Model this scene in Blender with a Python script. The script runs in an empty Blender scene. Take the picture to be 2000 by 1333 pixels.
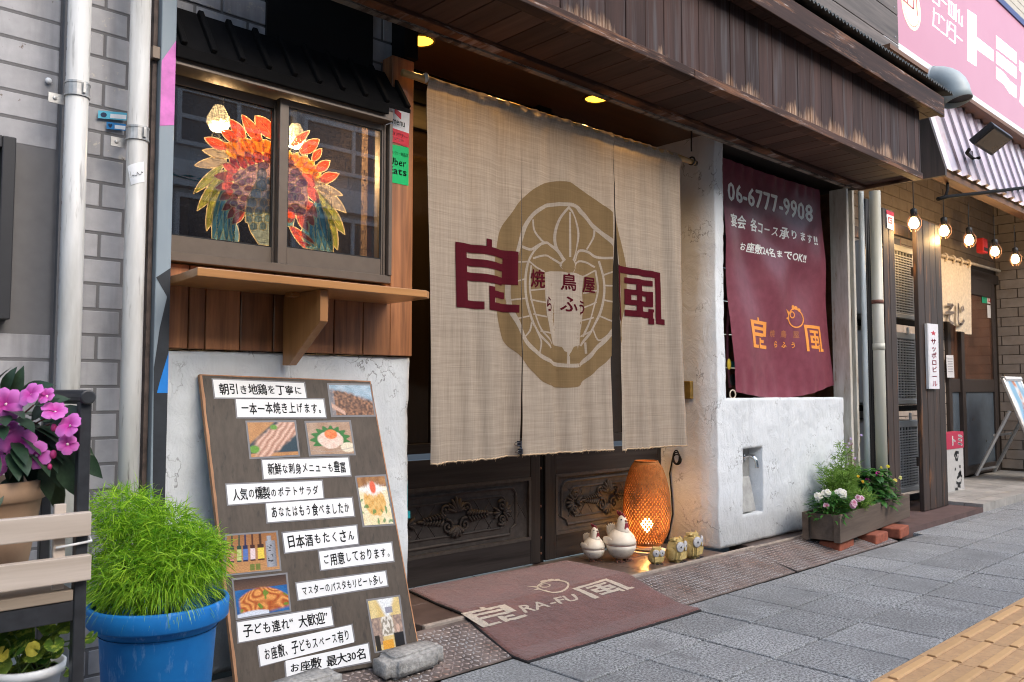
import bpy, bmesh, math, random
from math import sin, cos, pi, radians as rad, sqrt, atan2, exp
from mathutils import Vector, Matrix, noise
random.seed(11)
S = bpy.context.scene; COL = S.collection
# ---------------------------------------------------------------- camera, sky, sun, exposure
FPX, YAW, PITCH, CAMH = 1631.66, rad(43.35357), rad(3.38329), 0.85
RT = Vector((cos(YAW), -sin(YAW), 0)); FW = Vector((sin(YAW)*cos(PITCH), cos(YAW)*cos(PITCH), sin(PITCH))); UP = RT.cross(FW)
CP = Vector((0, 0, CAMH))
cam = bpy.data.cameras.new('camera'); cam.sensor_width = 36; cam.lens = FPX/2000*36; cam.clip_start = .05; cam.clip_end = 500
cam.dof.use_dof = True; cam.dof.focus_distance = 2.95; cam.dof.aperture_fstop = 10
co = bpy.data.objects.new('camera', cam); COL.objects.link(co); S.camera = co
co.matrix_world = Matrix(((RT.x, UP.x, -FW.x, 0), (RT.y, UP.y, -FW.y, 0), (RT.z, UP.z, -FW.z, CAMH), (0, 0, 0, 1)))
W = bpy.data.worlds.new('World'); S.world = W; W.use_nodes = True
nt = W.node_tree; sky = nt.nodes.new('ShaderNodeTexSky'); sky.sky_type = 'NISHITA'; sky.sun_disc = False
sky.sun_elevation = rad(38); sky.sun_rotation = rad(170); sky.altitude = 0; sky.air_density = 1.2; sky.dust_density = 2.5; sky.ozone_density = 1.2
nt.links.new(sky.outputs[0], nt.nodes['Background'].inputs[0]); nt.nodes['Background'].inputs[1].default_value = .15
sl = bpy.data.lights.new('sun', 'SUN'); sl.energy = .72; sl.angle = rad(50); sl.color = (1, .985, .965)
so = bpy.data.objects.new('sun', sl); COL.objects.link(so)
so.rotation_euler = Vector((-.10, .78, -.62)).to_track_quat('-Z', 'Y').to_euler(); so.location = (0, -5, 8)
S.view_settings.view_transform = 'Standard'; S.view_settings.look = 'None'; S.view_settings.exposure = 1.32; S.view_settings.gamma = 1
S.render.engine = 'CYCLES'; S.cycles.filter_width = 1.05
try:
    S.cycles.use_denoising = True; S.cycles.denoiser = 'OPENIMAGEDENOISE'
except Exception: pass
S.cycles.max_bounces = 8; S.cycles.transparent_max_bounces = 24; S.cycles.sample_clamp_indirect = 6; S.cycles.caustics_reflective = False; S.cycles.caustics_refractive = False
# ---------------------------------------------------------------- photo coordinate -> place in the scene
def ray(u, v): return RT*((u-1000)/FPX) - UP*((v-666.5)/FPX) + FW
def PY(u, v, Y): d = ray(u, v); return CP + d*(Y/d.y)
def PZ(u, v, z=0.): d = ray(u, v); return CP + d*((z-CAMH)/d.z)
def PX(u, v, X): d = ray(u, v); return CP + d*(X/d.x)
def crop(ox, oy, s): return lambda u, v: (ox+u/s, oy+v/s)
# ---------------------------------------------------------------- mesh builder
class MB:
    def __init__(s): s.v = []; s.f = []; s.c = None
    def add(s, vs, fs):
        n = len(s.v); s.v += [tuple(p) for p in vs]; s.f += [tuple(i+n for i in f) for f in fs]; return s
    def box(s, x0, x1, y0, y1, z0, z1, M=None):
        vs = [Vector((x, y, z)) for z in (z0, z1) for y in (y0, y1) for x in (x0, x1)]
        if M: vs = [M @ p for p in vs]
        return s.add(vs, [(0, 2, 3, 1), (4, 5, 7, 6), (0, 1, 5, 4), (2, 6, 7, 3), (0, 4, 6, 2), (1, 3, 7, 5)])
    def tube(s, pts, r, n=8, caps=True, closed=False):
        pts = [Vector(p) for p in pts]; k = len(pts); R = r if isinstance(r, (list, tuple)) else [r]*k
        ring = []; prev = None
        for i, p in enumerate(pts):
            a = pts[(i-1) % k] if (closed or i) else p; b = pts[(i+1) % k] if (closed or i < k-1) else p
            t = (b-a).normalized()
            if prev is None:
                q = Vector((0, 0, 1)) if abs(t.z) < .9 else Vector((1, 0, 0)); x = t.cross(q).normalized()
            else: x = (prev - t*prev.dot(t)).normalized()
            prev = x; y = t.cross(x)
            ring.append([p + (x*cos(2*pi*j/n) + y*sin(2*pi*j/n))*R[i] for j in range(n)])
        vs = [q for g in ring for q in g]; fs = []
        for i in range(k if closed else k-1):
            for j in range(n):
                a = i*n+j; b = i*n+(j+1) % n; i2 = (i+1) % k; fs.append((a, b, i2*n+(j+1) % n, i2*n+j))
        if caps and not closed: fs += [tuple(range(n))[::-1], tuple((k-1)*n+j for j in range(n))]
        return s.add(vs, fs)
    def lathe(s, prof, n=24, M=None, sx=1, sy=1):
        vs = []; fs = []
        for r, z in prof:
            for j in range(n): vs.append(Vector((r*cos(2*pi*j/n)*sx, r*sin(2*pi*j/n)*sy, z)))
        for i in range(len(prof)-1):
            for j in range(n): fs.append((i*n+j, i*n+(j+1) % n, (i+1)*n+(j+1) % n, (i+1)*n+j))
        if prof[0][0] > 1e-4: fs.append(tuple(range(n))[::-1])
        if prof[-1][0] > 1e-4: fs.append(tuple((len(prof)-1)*n+j for j in range(n)))
        if M: vs = [M @ p for p in vs]
        return s.add(vs, fs)
    def ball(s, c, r, n=12, m=8, M=None):
        rx, ry, rz = r if isinstance(r, (list, tuple)) else (r, r, r)
        T = Matrix.Translation(c) @ (M or Matrix()) @ Matrix.Diagonal((rx, ry, rz, 1))
        return s.lathe([(max(1e-5, sin(pi*i/m)), -cos(pi*i/m)) for i in range(m+1)], n, T)
    def prism(s, pts, a, b, ax='y'):
        """polygon pts (2-D) extruded along an axis from a to b: ax y: pts are (x,z); ax x: (y,z); ax z: (x,y)"""
        P = {'y': lambda p, t: (p[0], t, p[1]), 'x': lambda p, t: (t, p[0], p[1]), 'z': lambda p, t: (p[0], p[1], t)}[ax]
        n = len(pts); vs = [P(p, a) for p in pts]+[P(p, b) for p in pts]
        return s.add(vs, [tuple(range(n)), tuple(range(2*n-1, n-1, -1))]+[(i, (i+1) % n, n+(i+1) % n, n+i) for i in range(n)])
    def build(s, name, mat, parent=None, smooth=False, bevel=0, solid=0, local=False, sub=0, fixn=True, seg=2):
        me = bpy.data.meshes.new(name); me.from_pydata(s.v, [], s.f); me.update()
        if fixn:
            b = bmesh.new(); b.from_mesh(me); bmesh.ops.recalc_face_normals(b, faces=b.faces); b.to_mesh(me); b.free()
        if smooth: me.polygons.foreach_set('use_smooth', [True]*len(me.polygons))
        if s.c:
            ca = me.color_attributes.new('Col', 'FLOAT_COLOR', 'POINT')
            ca.data.foreach_set('color', [x for c in s.c for x in (c[0], c[1], c[2], 1)])
        o = bpy.data.objects.new(name, me); COL.objects.link(o)
        if mat: me.materials.append(mat)
        if solid:
            m = o.modifiers.new('t', 'SOLIDIFY'); m.thickness = solid; m.offset = -1
        if bevel:
            m = o.modifiers.new('b', 'BEVEL'); m.width = bevel; m.segments = seg; m.limit_method = 'ANGLE'; m.angle_limit = rad(40)
        if sub:
            m = o.modifiers.new('s', 'SUBSURF'); m.levels = m.render_levels = sub
        if parent:
            o.parent = parent
            if not local: o.matrix_parent_inverse = wm(parent).inverted()
        return o
def wm(o):
    m = o.matrix_basis.copy()
    if o.parent: m = wm(o.parent) @ o.matrix_parent_inverse @ m
    return m
def tag(o, label=None, cat=None, group=None, kind=None):
    if label: o['label'] = label
    if cat: o['category'] = cat
    if group: o['group'] = group
    if kind: o['kind'] = kind
    return o
def thing(name, label, cat, loc=(0, 0, 0), rz=0, group=None):
    o = bpy.data.objects.new(name, None); COL.objects.link(o); o.location = loc; o.rotation_euler = (0, 0, rz)
    o.empty_display_size = .05
    return tag(o, label, cat, group, 'thing')
def copy_tree(o, parent=None):
    c = o.copy(); COL.objects.link(c)
    if parent: c.parent = parent
    for ch in list(o.children): copy_tree(ch, c)
    return c
# ---------------------------------------------------------------- materials
MATS = {}
class NT:
    def __init__(s, name):
        s.m = bpy.data.materials.new(name); s.m.use_nodes = True; s.t = s.m.node_tree; s.n = s.t.nodes; s.b = s.n['Principled BSDF']; s.out = s.n['Material Output']
        tc = s.n.new('ShaderNodeTexCoord'); s.obj = tc.outputs['Object']; s.gen = tc.outputs['Generated']; s.nrm = tc.outputs['Normal']
    def L(s, a, b): s.t.links.new(a, b)
    def map(s, sc=(1, 1, 1), rot=(0, 0, 0), src=None):
        m = s.n.new('ShaderNodeMapping'); m.inputs['Scale'].default_value = sc; m.inputs['Rotation'].default_value = rot; s.L(src or s.obj, m.inputs[0]); return m.outputs[0]
    def noise(s, vec, scale=5, det=4, rough=.55, dist=0):
        n = s.n.new('ShaderNodeTexNoise'); n.inputs['Scale'].default_value = scale; n.inputs['Detail'].default_value = det; n.inputs['Roughness'].default_value = rough; n.inputs['Distortion'].default_value = dist
        s.L(vec, n.inputs['Vector']); return n.outputs['Fac']
    def vor(s, vec, scale=5, feat='F1', out='Distance'):
        n = s.n.new('ShaderNodeTexVoronoi'); n.feature = feat; n.inputs['Scale'].default_value = scale; s.L(vec, n.inputs['Vector']); return n.outputs[out]
    def ramp(s, fac, stops, mode='LINEAR'):
        r = s.n.new('ShaderNodeValToRGB'); cr = r.color_ramp; cr.interpolation = mode
        while len(cr.elements) < len(stops): cr.elements.new(.5)
        for e, (p, c) in zip(cr.elements, stops):
            e.position = p; e.color = (c, c, c, 1) if isinstance(c, (int, float)) else (*c, 1)
        s.L(fac, r.inputs[0]); return r.outputs[0]
    def mix(s, a, b, fac, mode='MIX'):
        m = s.n.new('ShaderNodeMix'); m.data_type = 'RGBA'; m.blend_type = mode
        for k, x in ((0, fac), (6, a), (7, b)):
            if isinstance(x, (int, float)): m.inputs[k].default_value = x if k == 0 else (x, x, x, 1)
            elif isinstance(x, tuple): m.inputs[k].default_value = (*x, 1)
            else: s.L(x, m.inputs[k])
        return m.outputs[2]
    def math(s, op, a, b=0, c=None):
        m = s.n.new('ShaderNodeMath'); m.operation = op
        for k, x in enumerate((a, b) if c is None else (a, b, c)):
            if isinstance(x, (int, float)): m.inputs[k].default_value = x
            else: s.L(x, m.inputs[k])
        return m.outputs[0]
    def xyz(s, vec=None):
        n = s.n.new('ShaderNodeSeparateXYZ'); s.L(vec or s.obj, n.inputs[0]); return n.outputs
    def island(s): return s.n.new('ShaderNodeNewGeometry').outputs['Random Per Island']
    def bump(s, h, strength=.3, dist=.002):
        b = s.n.new('ShaderNodeBump'); b.inputs['Strength'].default_value = strength; b.inputs['Distance'].default_value = dist; s.L(h, b.inputs['Height']); s.L(b.outputs[0], s.b.inputs['Normal']); return b.outputs[0]
    def fin(s, col=None, rough=.6, metal=0, spec=.5, emit=None, es=0, coat=0, sheen=0):
        if col is not None:
            if isinstance(col, tuple): s.b.inputs['Base Color'].default_value = (*col, 1)
            else: s.L(col, s.b.inputs['Base Color'])
        if isinstance(rough, (int, float)): s.b.inputs['Roughness'].default_value = rough
        else: s.L(rough, s.b.inputs['Roughness'])
        s.b.inputs['Metallic'].default_value = metal; s.b.inputs['Specular IOR Level'].default_value = spec
        s.b.inputs['Coat Weight'].default_value = coat; s.b.inputs['Sheen Weight'].default_value = sheen
        if emit: s.b.inputs['Emission Color'].default_value = (*emit, 1); s.b.inputs['Emission Strength'].default_value = es
        return s.m
def mul(c, k): return tuple(min(1, x*k) for x in c)
def pm(name, col, rough=.6, var=.18, sc=14, bump=.15, bs=120, bd=.001, stretch=(1, 1, 1), metal=0, spec=.5, coat=0, island=0, emit=None, es=0, sheen=0):
    if name in MATS: return MATS[name]
    t = NT(name); v = t.map(stretch); n = t.noise(v, sc, 5, .6)
    c = t.mix(mul(col, 1-var), mul(col, 1+var), t.ramp(n, [(.3, 0), (.7, 1)]))
    if island: c = t.mix(c, t.ramp(t.island(), [(0, 1-island), (1, 1+island)]), 1., 'MULTIPLY')
    if bump: t.bump(t.noise(v, bs, 3), bump, bd)
    MATS[name] = t.fin(c, rough, metal, spec, emit, es, coat, sheen); return MATS[name]
def wood(name, dark, light, rough=.55, axis='z', fine=60, bump=.25, contrast=(.35, .7), wear=None, coat=0, spec=.5):
    """grain running along an axis"""
    if name in MATS: return MATS[name]
    t = NT(name); k = {'x': (.06, 1, 1), 'y': (1, .06, 1), 'z': (1, 1, .06)}[axis]
    isl = t.island(); off = t.n.new('ShaderNodeVectorMath'); off.operation = 'ADD'; cx = t.n.new('ShaderNodeCombineXYZ')
    for i in range(3): t.L(t.math('MULTIPLY', isl, 7.3+i*3), cx.inputs[i])
    t.L(t.obj, off.inputs[0]); t.L(cx.outputs[0], off.inputs[1])
    v = t.map(k, src=off.outputs[0]); n = t.noise(v, fine, 6, .65, .6); n2 = t.noise(v, fine*.22, 3, .5, 1.5)
    g = t.math('ADD', t.math('MULTIPLY', n, .5), t.math('MULTIPLY', n2, .5))
    c = t.mix(dark, light, t.ramp(g, [(contrast[0], 0), (contrast[1], 1)]))
    c = t.mix(c, t.ramp(isl, [(0, .62), (1, 1.32)]), 1., 'MULTIPLY')
    if wear: c = wear(t, c)
    t.bump(g, bump, .0015); MATS[name] = t.fin(c, rough, coat=coat, spec=spec); return MATS[name]
def flat(name, col, rough=.7, spec=.3, **k): return pm(name, col, rough, .06, 30, .08, 200, .0004, spec=spec, **k)
def plaster_mat(name, col, dirt, z0):
    t = NT(name); n = t.noise(t.obj, 3.5, 6, .6); n2 = t.noise(t.obj, 26, 5, .65); z = t.xyz()[2]
    c = t.mix(mul(col, .86), col, t.ramp(n, [(.3, 0), (.6, 1)]))
    c = t.mix(c, mul(col, .78), t.ramp(n2, [(.62, 0), (.78, .6)]))
    c = t.mix(c, mul(col, .80), t.ramp(t.noise(t.map((9, 1, .6)), 1, 5, .65), [(.52, 0), (.72, .6)]))
    d = t.math('SUBTRACT', t.math('ADD', z0+.16, t.math('MULTIPLY', n, .25)), z)          # splash dirt near the ground
    c = t.mix(c, dirt, t.ramp(d, [(.04, 0), (.24, .7)]))
    cr = t.math('ABSOLUTE', t.math('SUBTRACT', t.noise(t.map((1, 1, .8)), 7, 5, .6), .5)); msk = t.math('MULTIPLY', t.ramp(cr, [(.0, 1), (.010, 0)]), t.ramp(t.noise(t.obj, 7, 3), [(.50, 0), (.62, 1)]))
    c = t.mix(c, mul(dirt, .3), t.math('MULTIPLY', msk, .8))
    tr = t.noise(t.map((1.6, 1, .9), (0, .5, 0)), 11, 6, .62, 1.2)
    t.bump(t.math('ADD', t.math('ADD', t.math('MULTIPLY', t.noise(t.obj, 80, 4, .7), .4), t.math('MULTIPLY', n2, .8)), t.math('MULTIPLY', tr, 2.8)), .55, .005)
    return t.fin(c, .9, spec=.2)
# ---------------------------------------------------------------- flat marks: writing and printed shapes as triangles in a unit square
KANA = set('きをにげますなもめんメニューのポテトサラダあなたはうべしかくごてりマスタパしビピドどれペースおいらふセンー。、')
def _font(ch, off):
    c = bpy.data.curves.new('t', 'FONT'); c.body = ch; c.resolution_u = 2
    o = bpy.data.objects.new('t', c); COL.objects.link(o); bpy.context.view_layer.update()
    me = o.to_mesh(); me.calc_loop_triangles(); vs = [v.co.copy() for v in me.vertices]
    tr = [[(vs[i].x, vs[i].y) for i in t.vertices] for t in me.loop_triangles]
    if off: tr = [[(x+dx*off, y+dy*off) for x, y in q] for q in tr for dx, dy in ((-1, 0), (1, 0), (0, .8), (0, -.8))]
    w = o.dimensions.x; o.to_mesh_clear(); bpy.data.objects.remove(o); bpy.data.curves.remove(c); return tr, w
_fc = {}
def font(ch, off):
    if (ch, off) not in _fc: _fc[ch, off] = _font(ch, off)
    return _fc[ch, off]
def norm(tris, pad=0):
    xs = [p[0] for t in tris for p in t]; ys = [p[1] for t in tris for p in t]
    a, b, c, d = min(xs), max(xs), min(ys), max(ys)
    return [[((x-a)/(b-a), (d-y)/(d-c)) for x, y in t] for t in tris]       # v runs down
def text(s, off=0.0, jit=0., vert=False, kana=.82, gap=0):
    out = []; x = 0; rnd = random.Random(len(s)*7+ord(s[0]))
    for ch in s:
        if ch == ' ': x += .5; continue
        tr, w = font(ch, off); wide = ord(ch) > 0x2000
        adv = 1.0 if wide else w+.1
        k = (kana if ch in KANA else 1.0)*(1+rnd.uniform(-jit, jit)*1.2); a = rnd.uniform(-jit, jit)*.7; dy = rnd.uniform(-jit, jit)*.5
        cx = .5 if wide else w/2; cy = .38
        f = lambda p: ((p[0]-cx)*k*cos(a)-(p[1]-cy)*k*sin(a), (p[0]-cx)*k*sin(a)+(p[1]-cy)*k*cos(a))
        if vert: out += [[(f(p)[0], f(p)[1]-x) for p in t] for t in tr]; x += 1.06+gap
        else: out += [[(f(p)[0]+x+cx, f(p)[1]+dy) for p in t] for t in tr]; x += adv+gap
    return norm(out)
def rects(rs): return [t for a, b, c, d in rs for t in ([(a, c), (b, c), (b, d)], [(a, c), (b, d), (a, d)])]
def fan(poly):
    """triangulate a simple polygon by ear clipping"""
    P = list(poly); area = sum(P[i-1][0]*P[i][1]-P[i][0]*P[i-1][1] for i in range(len(P)))
    if area < 0: P.reverse()
    out = []; n = 0
    def cr(a, b, c): return (b[0]-a[0])*(c[1]-a[1])-(b[1]-a[1])*(c[0]-a[0])
    while len(P) > 3 and n < 5000:
        n += 1; ok = False
        for i in range(len(P)):
            a, b, c = P[i-1], P[i], P[(i+1) % len(P)]
            if cr(a, b, c) <= 1e-12: continue
            if any(cr(a, b, q) > 0 and cr(b, c, q) > 0 and cr(c, a, q) > 0 for q in P if q not in (a, b, c)): continue
            out.append([a, b, c]); P.pop(i); ok = True; break
        if not ok: break
    if len(P) == 3: out.append(P)
    return out
def stroke(pts, w):
    out = []
    for i in range(len(pts)-1):
        (x0, y0), (x1, y1) = pts[i], pts[i+1]; l = sqrt((x1-x0)**2+(y1-y0)**2) or 1; nx, ny = -(y1-y0)/l*w/2, (x1-x0)/l*w/2
        ex, ey = (x1-x0)/l*w*.35, (y1-y0)/l*w*.35
        a, b, c, d = (x0+nx-ex, y0+ny-ey), (x1+nx+ex, y1+ny+ey), (x1-nx+ex, y1-ny+ey), (x0-nx-ex, y0-ny-ey)
        out += [[a, b, c], [a, c, d]]
    return out
def curve(pts, n=6):
    out = []; P = [pts[0]]+list(pts)+[pts[-1]]
    for i in range(1, len(P)-2):
        for k in range(n):
            t = k/n; a, b, c, d = P[i-1], P[i], P[i+1], P[i+2]
            out.append(tuple(.5*(2*b[j]+(c[j]-a[j])*t+(2*a[j]-5*b[j]+4*c[j]-d[j])*t*t+(3*b[j]-a[j]-3*c[j]+d[j])*t**3) for j in (0, 1)))
    return out+[pts[-1]]
def ell(cx, cy, rx, ry, n=32, a0=0, a1=2*pi): return [(cx+rx*cos(a0+(a1-a0)*i/n), cy+ry*sin(a0+(a1-a0)*i/n)) for i in range(n+1)]
def quadmap(TL, TR, BR, BL, off=Vector((0, 0, 0))):
    return lambda u, v: (TL*(1-u)+TR*u)*(1-v)+(BL*(1-u)+BR*u)*v+off
def px_quad(q, f, off=Vector((0, 0, 0))): return quadmap(*[f(*p) for p in q], off)
def mark(name, tris, f, mat, parent=None, **k):
    m = MB()
    for t in tris: m.add([f(*p) for p in t], [(0, 1, 2)])
    return m.build(name, mat, parent, fixn=False, **k)
# the shop's two block characters, in a unit square with v running down
RYO = rects([(.46, .56, -.12, .0), (0, 1, 0, .13), (0, .18, .13, 1), (.18, .42, .88, 1), (.8, 1, .13, .55), (.18, .8, .22, .34), (.18, .8, .44, .57),
             (.5, .62, .62, 1), (.62, .84, .68, .79), (.62, 1.02, .87, 1)])
FU = rects([(0, 1, 0, .13), (0, .13, .13, 1.06), (.87, 1, .13, .93), (.87, 1.08, .93, 1.04), (.24, .8, .2, .31), (.46, .6, .31, .42), (.24, .8, .42, .52), (.24, .38, .52, .62),
            (.47, .59, .52, .62), (.68, .8, .52, .62), (.24, .8, .62, .72), (.46, .6, .72, .82), (.24, .8, .82, .94), (.72, .82, .76, .82), (.72, .82, .94, 1.06)])
def chick_marks():
    """round chick with a comb and beak, drawn in outline"""
    o = stroke(ell(.5, .55, .42, .4, 28), .055)+fan([(.12, .30), (-.12, .18), (.08, .48)])+fan([(.1, .5), (-.08, .58), (.12, .66)])
    o += fan(ell(.42, .1, .11, .1, 12)[:-1])+fan(ell(.6, .12, .1, .09, 12)[:-1])+fan(ell(.76, .2, .08, .08, 12)[:-1])+stroke(ell(.32, .42, .13, .13, 18), .05)
    return o
def split(t, L=.022):
    st_ = [t]; out = []
    while st_:
        a, b, c = st_.pop(); d = [((a[0]-b[0])**2+(a[1]-b[1])**2, 0), ((b[0]-c[0])**2+(b[1]-c[1])**2, 1), ((c[0]-a[0])**2+(c[1]-a[1])**2, 2)]; mx, k = max(d)
        if mx < L*L: out.append((a, b, c)); continue
        p = [a, b, c]; A, B, C = p[k], p[(k+1) % 3], p[(k+2) % 3]; M_ = ((A[0]+B[0])/2, (A[1]+B[1])/2); st_ += [(A, M_, C), (M_, B, C)]
    return out
# ---------------------------------------------------------------- rough plaster: a gridded front with its edges carried back
def plaster(name, x0, x1, z0, z1, Y, depth, mat, parent, inside=lambda x, z: True, step=.016, amp=.004, back=3, edge=.006):
    nx, nz = max(2, int((x1-x0)/step)), max(2, int((z1-z0)/step)); b = bmesh.new(); V = {}
    def vert(i, j):
        if (i, j) not in V: V[i, j] = b.verts.new((x0+(x1-x0)*i/nx, Y, z0+(z1-z0)*j/nz))
        return V[i, j]
    for i in range(nx):
        for j in range(nz):
            if inside(x0+(x1-x0)*(i+.5)/nx, z0+(z1-z0)*(j+.5)/nz): b.faces.new((vert(i, j), vert(i+1, j), vert(i+1, j+1), vert(i, j+1)))
    be = [e for e in b.edges if e.is_boundary]
    for k in range(back):
        r = bmesh.ops.extrude_edge_only(b, edges=be); nv = [g for g in r['geom'] if isinstance(g, bmesh.types.BMVert)]
        bmesh.ops.translate(b, vec=(0, depth/back, 0), verts=nv); be = [g for g in r['geom'] if isinstance(g, bmesh.types.BMEdge) and all(v in nv for v in g.verts)]
    for v in b.verts:
        p = v.co*1.0; n = noise.noise_vector(p*9)*.6+noise.noise_vector(p*34)*.35+noise.noise_vector(p*3)*.8
        t = abs(noise.noise(p*13+Vector((3, 7, 1))))
        v.co += Vector((n.x*edge, n.y*amp*1.6-t*amp*1.2, n.z*edge))
    bmesh.ops.recalc_face_normals(b, faces=b.faces)
    me = bpy.data.meshes.new(name); b.to_mesh(me); b.free(); me.polygons.foreach_set('use_smooth', [True]*len(me.polygons)); me.materials.append(mat)
    o = bpy.data.objects.new(name, me); COL.objects.link(o)
    if parent: o.parent = parent; o.matrix_parent_inverse = wm(parent).inverted()
    return o
# ================================================================ the setting
WALL, DOOR, STEP = 2.32, 2.66, .08
m_joint = flat('joint dirt', (.035, .035, .034), .95)
def slab_mat(name, base, spk=.55):
    t = NT(name); n = t.noise(t.obj, 125, 3, .75); n2 = t.noise(t.obj, 3, 4); v = t.vor(t.obj, 240)
    c = t.mix(mul(base, 1-spk), mul(base, 1+spk), t.ramp(n, [(.40, 0), (.60, 1)])); c = t.mix(c, mul(base, .70), t.ramp(n2, [(.42, 0), (.7, .7)]))
    c = t.mix(c, mul(base, 2.6), t.ramp(t.noise(t.obj, 120, 2, .5), [(.70, 0), (.76, .8)])); c = t.mix(c, t.ramp(t.island(), [(0, .84), (1, 1.12)]), 1, 'MULTIPLY')
    c = t.mix(c, mul(base, .42), t.ramp(t.noise(t.obj, 9, 4, .6), [(.60, 0), (.78, .55)]))
    g1 = t.vor(t.obj, 2.3); c = t.mix(c, mul(base, .45), t.ramp(t.math('ADD', g1, t.math('MULTIPLY', n, .02)), [(.045, .75), (.06, 0)])); g2 = t.vor(t.map((1, 1, 1), (0, 0, .7)), 3.1); c = t.mix(c, mul(base, 1.9), t.ramp(t.math('ADD', g2, t.math('MULTIPLY', n, .03)), [(.035, .5), (.05, 0)]))
    st_ = t.noise(t.map((1, .5, 1)), 5, 5, .65); c = t.mix(c, mul(base, .55), t.ramp(st_, [(.56, 0), (.68, .55)]))
    t.bump(t.math('ADD', n, v), .6, .002); return t.fin(c, .78, spec=.35)
m_slab = slab_mat('grey speckled paver', (.262, .268, .268), .65)
gr = MB().add([(-60, -60, -.02), (60, -60, -.02), (60, 60, -.02), (-60, 60, -.02)], [(0, 1, 2, 3)])
tag(gr.build('ground', m_joint), kind='structure')
pv = MB(); G = .0042; rows = [(1.097, 1.396), (1.400, 1.664), (1.668, 1.968)]+[(.5-.3*(k+1), .496-.3*k) for k in range(5)]
for (y0, y1) in rows:
    for k in range(-8, 42):
        x0 = 2.777+.305*k; sk = .02*(y0-1.5); pv.box(x0+G+sk, x0+.305-G+sk, y0+G*.6, y1-G*.6, -.06, random.uniform(-.0012, .0012))
for k in range(-10, 40): pv.box(2.777+.305*k+G, 2.777+.305*(k+1)-G, 1.971, 2.30, -.06, -.001) if not (1.1 < 2.777+.305*k < 5) else None
tag(pv.build('pavement', m_slab, bevel=.0025, seg=1), kind='structure')
t = NT('yellow tactile paver'); n = t.noise(t.obj, 24, 5, .65); z = t.xyz()[2]
c = t.mix((.40, .235, .115), (.53, .325, .16), t.ramp(n, [(.3, 0), (.7, 1)])); c = t.mix(c, (.22, .165, .12), t.ramp(t.noise(t.obj, 70, 5, .7), [(.54, 0), (.70, .6)]))
c = t.mix(c, (.60, .36, .155), t.ramp(z, [(.003, 0), (.006, .75)])); c = t.mix(c, t.ramp(t.island(), [(0, .9), (1, 1.1)]), 1, 'MULTIPLY')
t.bump(t.noise(t.obj, 260, 3), .35, .0015); m_tact = t.fin(c, .75)
tp = MB()
for y0 in (.5, .798):
    for k in range(-8, 40):
        x0 = 2.83+.3*k; tp.box(x0+.0015, x0+.2985, y0+.0015, y0+.2965, -.05, .0015)
        for q in range(4):
            yc = y0+.037+.0747*q
            tp.prism([(yc-.017, .0015), (yc-.011, .0078), (yc+.011, .0078), (yc+.017, .0015)], x0+.012, x0+.288, 'x')
tag(tp.build('tactile_paving', m_tact, bevel=.0015, seg=1), kind='structure')
rd = MB().box(-60, 60, -12, -1.05, -.3, -.1); tag(rd.build('road', flat('asphalt', (.05, .05, .052), .9)), kind='structure')
# tiled step in front of the doors and under the low wall
m_step = pm('dark brown step tile', (.085, .058, .048), .32, .35, 8, .1, 90, island=.25)
st = MB()
for k in range(8):
    x0 = 1.70+.30*k
    if x0+.3 < 3.75: st.box(x0+.001, x0+.298, 2.235, 2.455, -.02, STEP); st.box(x0+.001, x0+.298, 2.458, 2.75, -.02, STEP)
for k in range(5): st.box(3.802+.24*k, 4.039+.24*k, 2.262, 2.40, -.02, STEP-.012)
tag(st.build('door_step', m_step, bevel=.002, seg=1), kind='structure')
m_nose = pm('worn concrete nosing', (.30, .25, .21), .8, .3, 30, .4, 90)
MBn = MB().box(1.70, 3.75, 2.214, 2.233, -.02, STEP+.003); MBn.box(3.755, 5.0, 2.238, 2.26, -.02, STEP-.01); MBn.box(.2, 1.70, 2.20, 2.30, -.02, .045)
tag(MBn.build('step_edging', m_nose, bevel=.004), kind='structure')
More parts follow.
